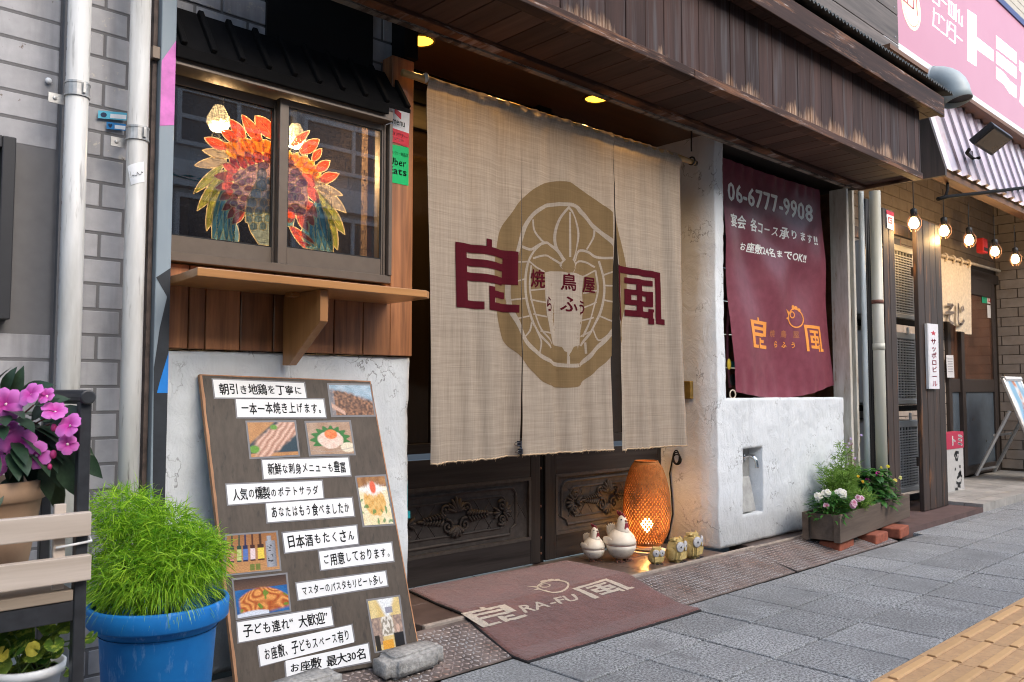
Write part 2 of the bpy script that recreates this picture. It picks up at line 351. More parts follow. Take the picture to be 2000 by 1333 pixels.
# chequered steel ramp plates
t = NT('rusty chequer plate'); n = t.noise(t.obj, 7, 5, .65); n2 = t.noise(t.obj, 46, 4, .7)
c = t.mix((.36, .335, .325), (.26, .16, .125), t.ramp(n, [(.40, 0), (.68, 1)])); c = t.mix(c, (.15, .06, .03), t.ramp(n2, [(.58, 0), (.74, .7)]))
t.bump(n2, .3, .001); m_plate = t.fin(c, .5, .3); m_plate_base = pm('rusty plate ground', (.16, .125, .11), .7, .5, 12, .3, 90, metal=.2)
def plate(x0, x1, label, y1=2.212, z1=.072, zb=.004):
    y0 = 1.972; m = MB(); m.add([(x0, y0, 0), (x1, y0, 0), (x1, y0, zb), (x0, y0, zb), (x0, y1, 0), (x1, y1, 0), (x1, y1, z1), (x0, y1, z1)], [(0, 1, 2, 3), (4, 7, 6, 5), (3, 2, 6, 7), (0, 3, 7, 4), (1, 5, 6, 2), (0, 4, 5, 1)])
    m_base = m_plate_base; s = MB(); sl_ = atan2(z1-zb, y1-y0); L_ = sqrt((z1-zb)**2+(y1-y0)**2); p = .0195
    for i in range(int((x1-x0-.01)/p)):
        for j in range(int((L_-.012)/p)):
            d = (j+.6)*p; a = rad(45) if (i+j) % 2 else rad(-45)
            T = Matrix.Translation((x0+.012+i*p, y0+d*cos(sl_), zb+d*sin(sl_)+.0002)) @ Matrix.Rotation(sl_, 4, 'X') @ Matrix.Rotation(a, 4, 'Z')
            s.add([T @ Vector(q) for q in ((-.0105, 0, 0), (0, -.0056, 0), (.0105, 0, 0), (0, .0056, 0), (-.0055, 0, .0026), (.0055, 0, .0026))], [(0, 1, 5, 4), (1, 2, 5), (2, 3, 4, 5), (3, 0, 4)])
    k = len(m.f); m.add(s.v, s.f); o = m.build('ramp_plate', m_base); o.data.materials.append(m_plate)
    o.data.polygons.foreach_set('material_index', [0]*k+[1]*len(s.f)); return tag(o, label, 'ramp plate', 'chequered steel ramp plates')
plate(1.16, 1.935, 'chequered steel ramp plate under the foot of the handwritten menu board')
plate(1.95, 3.682, 'long chequered steel ramp plate that the brown doormat lies across')
plate(3.702, 4.85, 'chequered steel ramp plate in front of the white wall, running under the planter', 2.236, .064)
# ================================================================ the house: walls left of and around the doors
m_pl = plaster_mat('white plaster', (.70, .73, .75), (.36, .36, .35), .1)
m_pl2 = plaster_mat('greyish plaster', (.68, .715, .735), (.2, .19, .17), .1)
w1 = thing('plaster_wall', 'grey white rough plaster wall behind the handwritten menu board', 'wall', (1.25, 2.4, .06))
plaster('wall', .80, 1.704, .05, .962, WALL, .34, m_pl2, w1)
w2 = thing('plaster_wall', 'white rough plaster low wall and pillar with a tap niche under the maroon banner', 'wall', (4.2, 2.4, .06))
nicheL, nicheR, nicheB, nicheT = 3.805, 3.998, .222, .553
plaster('wall', 3.585, 4.955, .072, 2.20, WALL, .36, m_pl, w2, lambda x, z: (z < .802 or x < 3.662) and not (nicheL < x < nicheR and nicheB < z < nicheT))
MB().box(3.60, 4.94, 2.62, 2.66, .06, .79).build('wall_back', m_pl, w2)
nm = MB().box(nicheL-.01, nicheR+.01, 2.395, 2.41, nicheB-.01, nicheT+.01)
nm.prism([(2.325, nicheB+.002), (2.395, nicheB+.002), (2.395, .40), (2.36, .40)], nicheL-.01, nicheR-.05, 'x')
nm.build('niche_back', pm('bare mortar', (.36, .36, .34), .9, .25, 18, .5, 60, .004), w2, bevel=.006)
tap = thing('water_tap', 'small chrome spout poking out of the niche in the white wall', 'tap', (3.86, 2.44, .49))
a = PY(1458, 893, 2.40); MB().tube(curve([(0, 0), (.03, .008), (.052, -.012), (.058, -.055)], 5) and [(PY(1455, 893, 2.39).x+p[0]*.25, 2.395-p[0]*1.15, PY(1455, 893, 2.39).z+p[1]) for p in curve([(0, 0), (.03, .008), (.052, -.012), (.058, -.055)], 5)], .0095, 10).build('spout', pm('chrome', (.75, .75, .76), .12, .03, metal=1, bump=0), tap, smooth=True)
MB().lathe([(.018, 0), (.018, .006), (.011, .010)], 14, Matrix.Translation((PY(1455, 893, 2.39).x, 2.394, PY(1455, 893, 2.39).z)) @ Matrix.Rotation(rad(90), 4, 'X')).build('flange', MATS['chrome'], tap)
# brown boarding round the serving window
m_cedar = wood('red brown cedar', (.11, .04, .016), (.45, .185, .07), .42, 'z', 46, .3, coat=.15)
cr4 = crop(300, 320, 3.173)
wp = thing('wood_cladding', 'reddish brown vertical cedar boards below and beside the serving window', 'cladding', (1.25, 2.3, .96))
sx = [.80]+[PY(*cr4(u, 1000), WALL).x for u in (200, 305, 520, 725, 900, 1100, 1280, 1450)]+[1.612]
m = MB()
for i in range(len(sx)-1): m.box(sx[i]+.0014, sx[i+1]-.0014, 2.302, 2.33, .966, 1.20)
m.build('lower_board', m_cedar, wp, bevel=.0018, seg=1)
MB().box(1.613, 1.703, 2.300, 2.36, .966, 1.99).build('side_board', m_cedar, wp, bevel=.002, seg=1)
MB().box(.80, 1.70, 2.332, 2.36, .964, 1.20).build('backing', flat('dark gap', (.012, .009, .008)), wp)
wl = MB().box(.80, 1.70, 2.34, 2.36, 1.75, 1.93); wl.box(1.697, 1.7035, 2.361, 2.66, .05, 2.3)
wl.build('inner_wall', wood('dark reveal board', (.03, .014, .008), (.09, .04, .02), .5, 'z'), wp)
# counter shelf and its bracket
m_pine = wood('varnished pine', (.36, .155, .046), (.62, .30, .105), .35, 'x', 40, .12, (.3, .72), coat=.25)
cs = thing('counter_shelf', 'varnished pine counter shelf on a triangular bracket below the serving window', 'shelf', (1.2, 2.3, 1.14))
MB().prism([(.868, 2.30), (.868, 2.20), (.854, 2.052), (1.575, 2.052), (1.602, 2.075), (1.602, 2.30)], 1.137, 1.159, 'z').build('shelf_top', m_pine, cs, bevel=.002)
MB().prism([(2.30, 1.136), (2.085, 1.136), (2.085, 1.046), (2.262, .925), (2.30, .925)], 1.222, 1.248, 'x').build('bracket', wood('pine upright', (.30, .125, .04), (.52, .25, .09), .38, 'z', 40, .12, coat=.2), cs, bevel=.0015)
MB().box(1.195, 1.275, 2.20, 2.24, 1.124, 1.1365).build('cleat', m_pine, cs, bevel=.002)
# ---------------------------------------------------------------- serving window
m_bronze = pm('bronze aluminium', (.155, .12, .092), .38, .08, 30, .05, 300, metal=.35)
def glass_mat(name, tint=(.9, .92, .93), refl=1.0):
    t = NT(name); g = t.n.new('ShaderNodeBsdfGlossy'); g.inputs['Roughness'].default_value = .01; tr = t.n.new('ShaderNodeBsdfTransparent'); tr.inputs[0].default_value = (*tint, 1)
    f = t.n.new('ShaderNodeFresnel'); f.inputs[0].default_value = 1.5; mx = t.n.new('ShaderNodeMixShader'); t.L(t.math('MULTIPLY', f.outputs[0], 2.1*refl), mx.inputs[0]); t.L(tr.outputs[0], mx.inputs[1]); t.L(g.outputs[0], mx.inputs[2]); t.L(mx.outputs[0], t.out.inputs[0]); return t.m
m_glass = glass_mat('window glass')
sw = thing('serving_window', 'bronze sliding window with the feathered bird curtain behind its glass', 'window', (1.2, 2.3, 1.2))
fr = MB(); zb, zt = 1.203, 1.772
fr.box(.80, 1.580, 2.246, 2.34, zt-.034, zt); fr.box(.80, 1.596, 2.275, 2.34, zb, zb+.026); fr.box(1.583, 1.596, 2.27, 2.34, zb+.026, zt-.034); fr.box(1.5715, 1.580, 2.285, 2.34, zb+.026, zt-.034)
fr.box(1.580, 1.583, 2.295, 2.34, zb+.026, zt-.034); fr.box(.80, .815, 2.275, 2.34, zb+.026, zt-.034)
fr.build('outer_frame', m_bronze, sw, bevel=.0015, seg=1)
def sash(x0, x1, y, gl, gr_, gb, gt, zb, zt, stileL, stileR):
    s = MB(); s.box(x0, gl, y, y+.022, zb, zt); s.box(gr_, x1, y, y+.022, zb, zt); s.box(gl, gr_, y+.002, y+.02, zb, gb); s.box(gl, gr_, y+.002, y+.02, gt, zt)
    o = s.build('sash', m_bronze, sw, bevel=.0012, seg=1)
    p = MB(); p.box(gl, gr_, y+.008, y+.012, gb, gt).build('pane', m_glass, o); g = MB(); k = .004
    g.box(gl, gl+k, y+.005, y+.008, gb, gt).box(gr_-k, gr_, y+.005, y+.008, gb, gt).box(gl+k, gr_-k, y+.005, y+.008, gb, gb+k).box(gl+k, gr_-k, y+.005, y+.008, gt-k, gt).build('gasket', flat('black rubber', (.012, .012, .012), .5), o)
A_ = lambda u, v, Y: PY(u, v, Y)
gb1 = A_(500, 481, 2.325).z; gt1 = A_(450, 193, 2.325).z; gr1 = A_(530, 350, 2.325).x
sash(.818, gr1+.026, 2.313, .84, gr1, gb1, gt1, zb+.028, zt-.036, 0, 0)
gb2 = A_(650, 496, 2.30).z; gt2 = A_(650, 233, 2.30).z; gl2 = A_(560, 350, 2.296).x; gr2 = A_(742.5, 400, 2.296).x
sash(A_(544, 380, 2.29).x, 1.571, 2.288, gl2, gr2, gb2, gt2, zb+.027, zt-.035, 0, 0)
# the curtain inside, dyed with a great bird in feathers
def cloth_mat(name, col, see=.0, trans=.5, weave=0, var=.15):
    t = NT(name); d = t.n.new('ShaderNodeBsdfDiffuse'); tl = t.n.new('ShaderNodeBsdfTranslucent'); mx = t.n.new('ShaderNodeMixShader'); mx.inputs[0].default_value = trans
    n = t.noise(t.map((1, 1, 1)), 40, 4, .6); c = t.mix(mul(col, 1-var), mul(col, 1+var), t.ramp(n, [(.3, 0), (.7, 1)]))
    t.L(c, d.inputs[0]); t.L(c, tl.inputs[0]); t.L(d.outputs[0], mx.inputs[1]); t.L(tl.outputs[0], mx.inputs[2]); o = mx.outputs[0]
    if see:
        tr = t.n.new('ShaderNodeBsdfTransparent'); m2 = t.n.new('ShaderNodeMixShader')
        w = t.math('MULTIPLY', t.noise(t.map((900, 1, 60)), 1, 1), t.noise(t.map((60, 1, 900)), 1, 1)); t.L(t.ramp(w, [(.12, 0), (.36, see*2)]), m2.inputs[0])
        t.L(o, m2.inputs[1]); t.L(tr.outputs[0], m2.inputs[2]); o = m2.outputs[0]
    t.L(o, t.out.inputs[0]); return t.m
YC = 2.372
cu = thing('window_curtain', 'dark sheer curtain dyed with a bird of red, orange, green and blue feathers', 'curtain', (1.2, YC, 1.7), group=None)
x0, x1, z0, z1 = .80, 1.62, 1.19, 1.76; nx = 40; m = MB()
vs = [(x0+(x1-x0)*i/nx, YC+.004*sin(i*.9)+.0015*sin(i*2.3), z) for z in (z0, z1) for i in range(nx+1)]
m.add(vs, [(i, i+1, nx+2+i, nx+1+i) for i in range(nx)]).build('cloth', cloth_mat('navy sheer', (.008, .009, .016), .10, .12), cu, smooth=True, fixn=False)
K = crop(360, 200, 4.165)
cream = cloth_mat('dye cream', (1.0, .86, .62), 0, .80, var=.05)
dyes = {k: cloth_mat('dye '+k, c, .06, .74) for k, c in dict(red=(.85, .11, .05), orange=(.95, .46, .07), dark=(.34, .035, .04), grey=(.42, .37, .33), pink=(.62, .12, .12), green=(.34, .38, .09), blue=(.16, .38, .58), purple=(.34, .22, .32), slate=(.32, .44, .54), black=(.02, .02, .03)).items()}
def leafpoly(b, t, w, n=9):
    w *= 1.22
    dx, dy = t[0]-b[0], t[1]-b[1]; l = sqrt(dx*dx+dy*dy); ux, uy = dx/l, dy/l; px, py = -uy, ux; L_, R_ = [], []
    for i in range(n+1):
        s_ = i/n; r = w/2*(sin(pi*min(1, s_*.93+.07))**.8)*(1-.12*s_) if i < n else 0
        L_.append((b[0]+dx*s_+px*r, b[1]+dy*s_+py*r)); R_.append((b[0]+dx*s_-px*r, b[1]+dy*s_-py*r))
    return L_+R_[::-1][1:]
feath = {}; outl = []; layer = [0]
def fy(pts, col, rib=True, grow=4.5, wd=None):
    layer[0] += 1; d = layer[0]*.00003
    feath.setdefault(col, []).append((fan(pts), d)); cl = list(pts)+[pts[0]]; outl.append((stroke(cl, 10), d+.00003))
def leaf(t, b, w, col, rib=True):
    fy(leafpoly(b, t, w), col)
    if rib: outl.append((stroke([(b[0]*.9+t[0]*.1, b[1]*.9+t[1]*.1), (b[0]*.2+t[0]*.8, b[1]*.2+t[1]*.8)], 5.5), layer[0]*.00003+.00003))
for q in [((90, 510), (335, 480), 70), ((152, 390), (355, 445), 62), ((1185, 650), (1050, 640), 45), ((1280, 760), (1060, 665), 60), ((1310, 900), (1090, 690), 72)]: leaf(*q, 'grey', False)
for q in [((80, 740), (300, 520), 62), ((110, 880), (335, 560), 80), ((180, 1046), (285, 650), 78), ((1300, 1077), (1075, 730), 84), ((1242, 1200), (1140, 850), 74), ((1212, 1226), (1150, 930), 40)]: leaf(*q, 'green', True)
fy([(222, 1130), (228, 900), (300, 700), (400, 800), (490, 880), (425, 980), (402, 1060), (437, 1155)], 'blue'); fy([(985, 1190), (950, 1060), (985, 900), (1090, 780), (1150, 930), (1215, 1224)], 'blue')
for q in [((225, 1128), (300, 720), 58), ((272, 1135), (318, 760), 56), ((335, 1145), (350, 790), 60), ((385, 1150), (380, 860), 60), ((437, 1153), (395, 960), 50), ((1000, 1195), (1010, 930), 60), ((1045, 1200), (1040, 930), 60), ((1100, 1210), (1075, 860), 66), ((1155, 1215), (1090, 800), 70), ((1210, 1222), (1105, 850), 64)]: leaf(*q, 'blue', False)
for q in [((165, 290), (335, 380), 70), ((295, 240), (440, 310), 74), ((365, 140), (492, 290), 78), ((472, 102), (612, 318), 78), ((578, 112), (722, 290), 104), ((1010, 235), (880, 350), 50), ((1100, 303), (943, 412), 84), ((1118, 378), (1038, 475), 56), ((1187, 478), (1078, 556), 70), ((1252, 585), (1105, 635), 72)]: leaf(*q, 'red')
fy([(318, 350), (390, 310), (500, 300), (620, 305), (722, 330), (722, 480), (620, 470), (500, 470), (440, 490)], 'orange'); fy([(820, 420), (900, 430), (1000, 460), (1095, 590), (1040, 640), (940, 560), (830, 520)], 'orange')
for q in [((305, 328), (435, 465), 74), ((380, 292), (500, 450), 70), ((435, 275), (535, 420), 62), ((490, 288), (575, 410), 62), ((553, 288), (625, 410), 74), ((655, 308), (690, 430), 80), ((712, 350), (725, 450), 60), ((860, 395), (830, 470), 55), ((922, 413), (872, 500), 58), ((992, 438), (918, 530), 66), ((1052, 480), (968, 565), 70), ((1082, 513), (1015, 610), 62), ((1112, 575), (1040, 640), 60)]: leaf(*q, 'orange', False)
for q in [((360, 448), (450, 540), 58), ((430, 428), (510, 540), 62), ((497, 398), (565, 515), 66), ((570, 398), (615, 500), 72), ((650, 412), (690, 490), 70), ((705, 440), (720, 500), 40)]: leaf(*q, 'dark', False)
for q in [((300, 503), (440, 575), 64), ((235, 600), (425, 615), 70), ((246, 700), (405, 670), 68), ((278, 800), (395, 715), 66), ((300, 885), (420, 785), 60), ((340, 950), (450, 840), 64), ((388, 995), (485, 880), 62), ((1062, 690), (940, 595), 88), ((1098, 822), (1000, 690), 74), ((1082, 940), (985, 810), 68), ((1053, 1010), (970, 880), 66), ((1002, 1060), (920, 890), 60)]: leaf(*q, 'pink', False)
fy([(520, 520), (720, 470), (720, 900), (600, 900), (480, 890), (395, 800), (405, 640)], 'purple'); fy([(815, 470), (905, 520), (985, 640), (1000, 790), (970, 915), (890, 900), (820, 840)], 'purple')
for x, y in [(550, 540), (640, 520), (470, 570), (530, 635), (430, 605), (470, 655), (415, 685), (525, 700), (440, 738), (408, 768), (490, 782), (405, 822), (460, 852), (850, 500), (910, 570), (865, 615), (950, 660), (855, 690), (905, 720), (930, 775), (870, 770), (895, 860), (940, 890)]:
    r = 34 if x < 600 else 44; fy([(x-r*1.15, y+2)]+[(x+r*1.05*cos(a), y-r*.8*sin(a)) for a in [pi*.85, pi*.65, pi*.45, pi*.25, pi*.05]]+[(x+r*.9, y+r*.5), (x, y+r*.85), (x-r*.9, y+r*.6)], 'purple'); outl.append((stroke([(x-12, y), (x+12, y-3)], 4), layer[0]*.00003+.00003))
fy([(510, 790), (600, 600), (700, 640), (712, 800), (705, 1060), (690, 1170), (600, 1160), (540, 1050), (500, 920)], 'slate')
for x, y, r in [(625, 585, 48), (620, 680, 52), (690, 640, 36), (580, 745, 46), (550, 815, 44), (640, 820, 44), (690, 760, 40), (525, 885, 38), (600, 885, 38), (675, 880, 38), (525, 950, 34), (595, 950, 34), (670, 945, 34), (560, 1010, 34), (630, 1010, 34)]:
    fy([(x-r*.8, y+r*.7)]+[(x+r*.85*cos(a), y-r*1.0*sin(a)) for a in [pi*.95, pi*.75, pi*.5, pi*.25, pi*.05]]+[(x+r*.8, y+r*.7), (x, y+r)], 'slate'); outl.append((stroke([(x, y-8), (x+2, y+12)], 7), layer[0]*.00003+.00003))
fy(ell(858, 915, 42, 66, 18)[:-1], 'red'); fy([(828, 940), (890, 950), (880, 1015), (840, 1010)], 'blue')
for q in [((1072, 1168), (862, 1010), 34), ((985, 1200), (865, 1020), 36), ((1020, 1172), (930, 1135), 20)]: leaf(*q, 'red', False)
wav = lambda x: YC+.004*sin((x-.80)/.82*40*.9)+.0015*sin((x-.80)/.82*40*2.3)
def onC(d):
    def f(u, v): p = PY(*K(u, v), YC); return (p.x, wav(p.x)-.0006-d*.6, p.z)
    return f
for c, ls in feath.items():
    m = MB()
    for tr, d in ls:
        g = onC(d)
        for t0 in tr:
            for t_ in split(t0, 30): m.add([g(*p) for p in t_], [(0, 1, 2)])
    m.build('feather_print', dyes[c], cu, fixn=False)
m = MB()
for tr, d in outl:
    g = onC(d)
    for t0 in tr:
        for t_ in split(t0, 30): m.add([g(*p) for p in t_], [(0, 1, 2)])
m.build('outline_print', cream, cu, fixn=False)
# room behind the window: dim box with two lit bulbs
rm = thing('dining_room', 'dim brown room seen through the serving window', 'room', (1.2, 3.2, 0))
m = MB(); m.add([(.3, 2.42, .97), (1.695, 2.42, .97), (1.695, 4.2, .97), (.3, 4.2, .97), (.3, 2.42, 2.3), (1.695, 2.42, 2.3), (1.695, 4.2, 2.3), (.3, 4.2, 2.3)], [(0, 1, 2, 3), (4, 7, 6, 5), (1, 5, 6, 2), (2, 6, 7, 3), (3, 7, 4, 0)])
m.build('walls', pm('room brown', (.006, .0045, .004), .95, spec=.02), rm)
MB().box(1.63, 1.65, 2.47, 2.51, 1.0, 1.9).build('post', pm('room pale post', (.18, .12, .08), .9, spec=.05), rm)
m_bulb = pm('warm bulb', (1, .8, .5), .4, bump=0, emit=(1, .66, .30), es=4.5)
def lamp(loc, energy, col=(1, .60, .26), r=.03, name='lamp'):
    l = bpy.data.lights.new(name, 'POINT'); l.energy = energy; l.color = col; l.shadow_soft_size = r
    o = bpy.data.objects.new(name, l); COL.objects.link(o); o.location = loc; return o
pb = None
for (u, v, lb) in ((427, 236, 'glowing pendant bulb behind the curtain, beside the left feathers'), (577, 270, 'glowing pendant bulb behind the curtain, above the right feathers')):
    p = PY(u, v, 2.80); th = thing('pendant_bulb', lb, 'bulb', p, group='bulbs hanging inside the serving window')
    MB().lathe([(1e-5, -.042), (.026, -.036), (.04, -.012), (.04, .008), (.026, .035), (.016, .055)], 16).build('bulb', m_bulb, th, local=True, smooth=True)
    MB().lathe([(.018, .05), (.018, .10), (.004, .105), (.004, 2.25-p.z)], 10).build('socket', flat('black rubber', (.012, .012, .012), .5), th, local=True)
    lamp(p+Vector((0, -.02, -.065)), 85 if u < 500 else 60)
# ---------------------------------------------------------------- little roof over the window
m_black = pm('black painted metal', (.0055, .005, .005), .85, .35, 20, .15, 60, spec=.12)
rf = thing('window_canopy', 'small black metal canopy with raised battens above the serving window', 'canopy', (1.2, 2.2, 1.76))
YR = 2.24; zf0 = PY(342, 112, YR).z; zf1 = PY(342, 87, YR).z; xe = PY(756, 205, YR).x; xt = PY(800, 200, YR).x; zk = 1.935; yk = 2.345
XL = PY(338, 200, YR).x+.004; rfm = MB(); rfm.add([(XL, YR, zf1-.005), (xe, YR, zf1-.005), (xe, yk, zk), (XL, yk, zk), (XL, YR, zf0+.003), (xe, YR, zf0+.003), (xe, yk, zf0+.003), (XL, yk, zf0+.003)], [(0, 1, 2, 3), (0, 4, 5, 1), (1, 5, 6, 2), (4, 7, 6, 5), (0, 3, 7, 4)])
rfm.prism([(YR-.006, zf1-.012), (YR-.006, zf1+.001), (yk, zk+.006), (yk, zk-.008)], XL, xt, 'x'); rfm.build('roof', m_black, rf); bt = MB(); sa = atan2(zk-zf1+.005, yk-YR); sL = sqrt((zk-zf1)**2+(yk-YR)**2)
for k in range(10): bt.box(-.008, .008, 0, sL, -.002, .016, Matrix.Translation((XL+.02+.0835*k, YR-.002, zf1+.001)) @ Matrix.Rotation(sa, 4, 'X'))
bt.build('batten', m_black, rf, bevel=.002, seg=1); MB().box(XL, xe+.003, YR-.009, YR-.001, zf0, zf1).build('fascia', m_black, rf, bevel=.002, seg=1)
# upper wall behind the canopy: dark tiles and an unlit opening
m_tile = NT('grey wall tile'); t = m_tile; n = t.noise(t.obj, 30, 4); 
c = t.mix((.33, .325, .333), (.40, .39, .40), t.ramp(n, [(.3, 0), (.7, 1)])); c = t.mix(c, t.ramp(t.island(), [(0, .88), (1, 1.08)]), 1, 'MULTIPLY')
fk = t.noise(t.obj, 22, 5, .65); xx_ = t.xyz(); c = t.mix(c, (.50, .46, .40), t.math('MULTIPLY', t.ramp(fk, [(.60, 0), (.63, .9)]), t.ramp(t.math('MULTIPLY', t.math('GREATER_THAN', xx_[0], .6), t.math('GREATER_THAN', xx_[2], 1.45)), [(0, 0), (1, 1)]))); c = t.mix(c, (.13, .09, .06), t.math('MULTIPLY', t.ramp(fk, [(.66, 0), (.68, .8)]), t.math('GREATER_THAN', xx_[2], 1.45)))
sn = t.noise(t.map((5, 1, .6)), 3, 4); c = t.mix(c, (.16, .155, .155), t.ramp(sn, [(.50, 0), (.70, .6)])); t.bump(t.noise(t.obj, 220, 3), .15, .001); m_tile = t.fin(c, .55)
m_grout = flat('dark grout', (.165, .16, .16), .95)
def tiles(m, x0, x1, z0, z1, Y, pitch=.0664, tw=.227, gap=.007, hole=None, th=.0045, stag=True, phase=0):
    j = 0; z = z0
    while z < z1-.01:
        x = x0-(tw+gap)/2*(j % 2)*(1 if stag else 0)-phase
        while x < x1:
            a, b = max(x, x0), min(x+tw, x1)
            if b-a > .015 and not (hole and hole(a, b, z)): m.box(a, b, Y-th, Y, z, min(z+pitch-gap, z1))
            x += tw+gap
        z += pitch; j += 1
uw = thing('upper_wall', 'dark tiled wall with an unlit opening above the window canopy', 'wall', (1.2, 2.36, 1.9))
m = MB(); tiles(m, .80, 1.70, 1.90, 2.5, 2.37, .082, .155, .009, lambda a, b, z: 1.18 < a+.05 and b < 1.58); m.build('tile', m_tile, uw, bevel=.001, seg=1)
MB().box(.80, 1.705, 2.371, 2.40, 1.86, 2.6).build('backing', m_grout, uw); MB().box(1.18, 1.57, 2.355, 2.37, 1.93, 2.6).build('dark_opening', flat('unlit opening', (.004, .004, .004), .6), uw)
MB().box(1.655, 1.712, 2.29, 2.37, 1.995, 2.6).build('corner_post', m_black, uw)
# delivery stickers on the cedar side board
def sticker(name, label, q, Y, col, parts, rad_=0, cat='sticker'):
    th = thing(name, label, cat, PY(*q[3], Y)); f = px_quad(q, lambda u, v: PY(u, v, Y)); 
    mark('backing', rects([(0, 1, 0, 1)]), f, flat('print '+str(col), col, .45), th)
    for nm, tr, (a, b, c, d), cc in parts:
        mark(nm, [[(a+(b-a)*p[0], c+(d-c)*p[1]) for p in t_] for t_ in tr], lambda u, v: f(u, v)+Vector((0, -.0006, 0)), flat('print '+str(cc), cc, .45), th)
    return th
s5 = crop(740, 180, 6.6625); YS = 2.2985
sticker('delivery_sticker', 'white and red delivery sticker with a folded card emblem beside the window', [s5(95, 92), s5(403, 180), s5(388, 725), s5(88, 615)], YS, (.80, .81, .83), [
    ('red_band', rects([(0, 1, 0, 1)]), (0, 1, .665, 1), (.62, .03, .05)), ('emblem', fan([(0, 0), (1, .35), (1, 1), (0, .55)]), (.36, .64, .16, .40), (.60, .03, .05)),
    ('emblem_tip', fan([(0, .3), (1, 0), (1, 1)]), (.43, .62, .07, .19), (.02, .45, .12)), ('lettering', text('menu', .012), (.26, .80, .44, .56), (.03, .05, .05)), ('lettering', text('デリバリー', .03), (.10, .90, .725, .83), (.9, .9, .9)),
    ('lettering', text('やってます', .03), (.24, .74, .86, .94), (.9, .9, .9)), ('lettering', text('デリバリーはじめました', .0), (.26, .80, .575, .60), (.3, .3, .3))])
sticker('delivery_sticker', 'green delivery sticker with dark lettering below the white and red one', [s5(110, 668), s5(388, 727), s5(386, 1222), s5(110, 1165)], YS, (.0, .47, .13), [
    ('lettering', text('デリバリー対応店', .01), (.05, .97, .16, .26), (.01, .10, .04)), ('lettering', text('Uber', .012), (.06, .88, .34, .53), (.005, .06, .03)), ('lettering', text('Eats', .03), (.06, .90, .57, .77), (.005, .06, .03))])
# ================================================================ sliding doors behind the split curtain
m_door = wood('black brown door wood', (.014, .0115, .011), (.048, .041, .039), .55, 'x', 55, .35, (.35, .7), spec=.22)
m_doorv = wood('black brown stile', (.014, .0115, .011), (.046, .039, .036), .55, 'z', 70, .35, (.35, .7), spec=.22)
m_carve = pm('carved dark panel', (.050, .043, .039), .6, .25, 40, .15, 150, spec=.25)
m_dpane = pm('dark door glass', (.012, .008, .006), .12, .2, 8, 0)
def leafball(m, c, ang, l, w, d=.007): m.ball(Vector((c[0]+cos(ang)*l*.5, c[1], c[2]+sin(ang)*l*.5)), (l*.55, d, w*.5), 8, 6, Matrix.Rotation(-ang, 4, 'Y'))
def scroll(m, c, s, flip=1, a0=0, turns=1.4, r=.006, vz=1):
    pts = []; N = 22
    for i in range(N+1):
        q = i/N; a = a0+turns*2*pi*q; rr = s*(1-.82*q); pts.append((c[0]+flip*rr*cos(a), c[1], c[2]+vz*rr*sin(a)))
    m.tube(pts, [r*(1-.4*i/N) for i in range(N+1)], 6); m.ball(Vector(pts[-1]), .008, 8, 6)
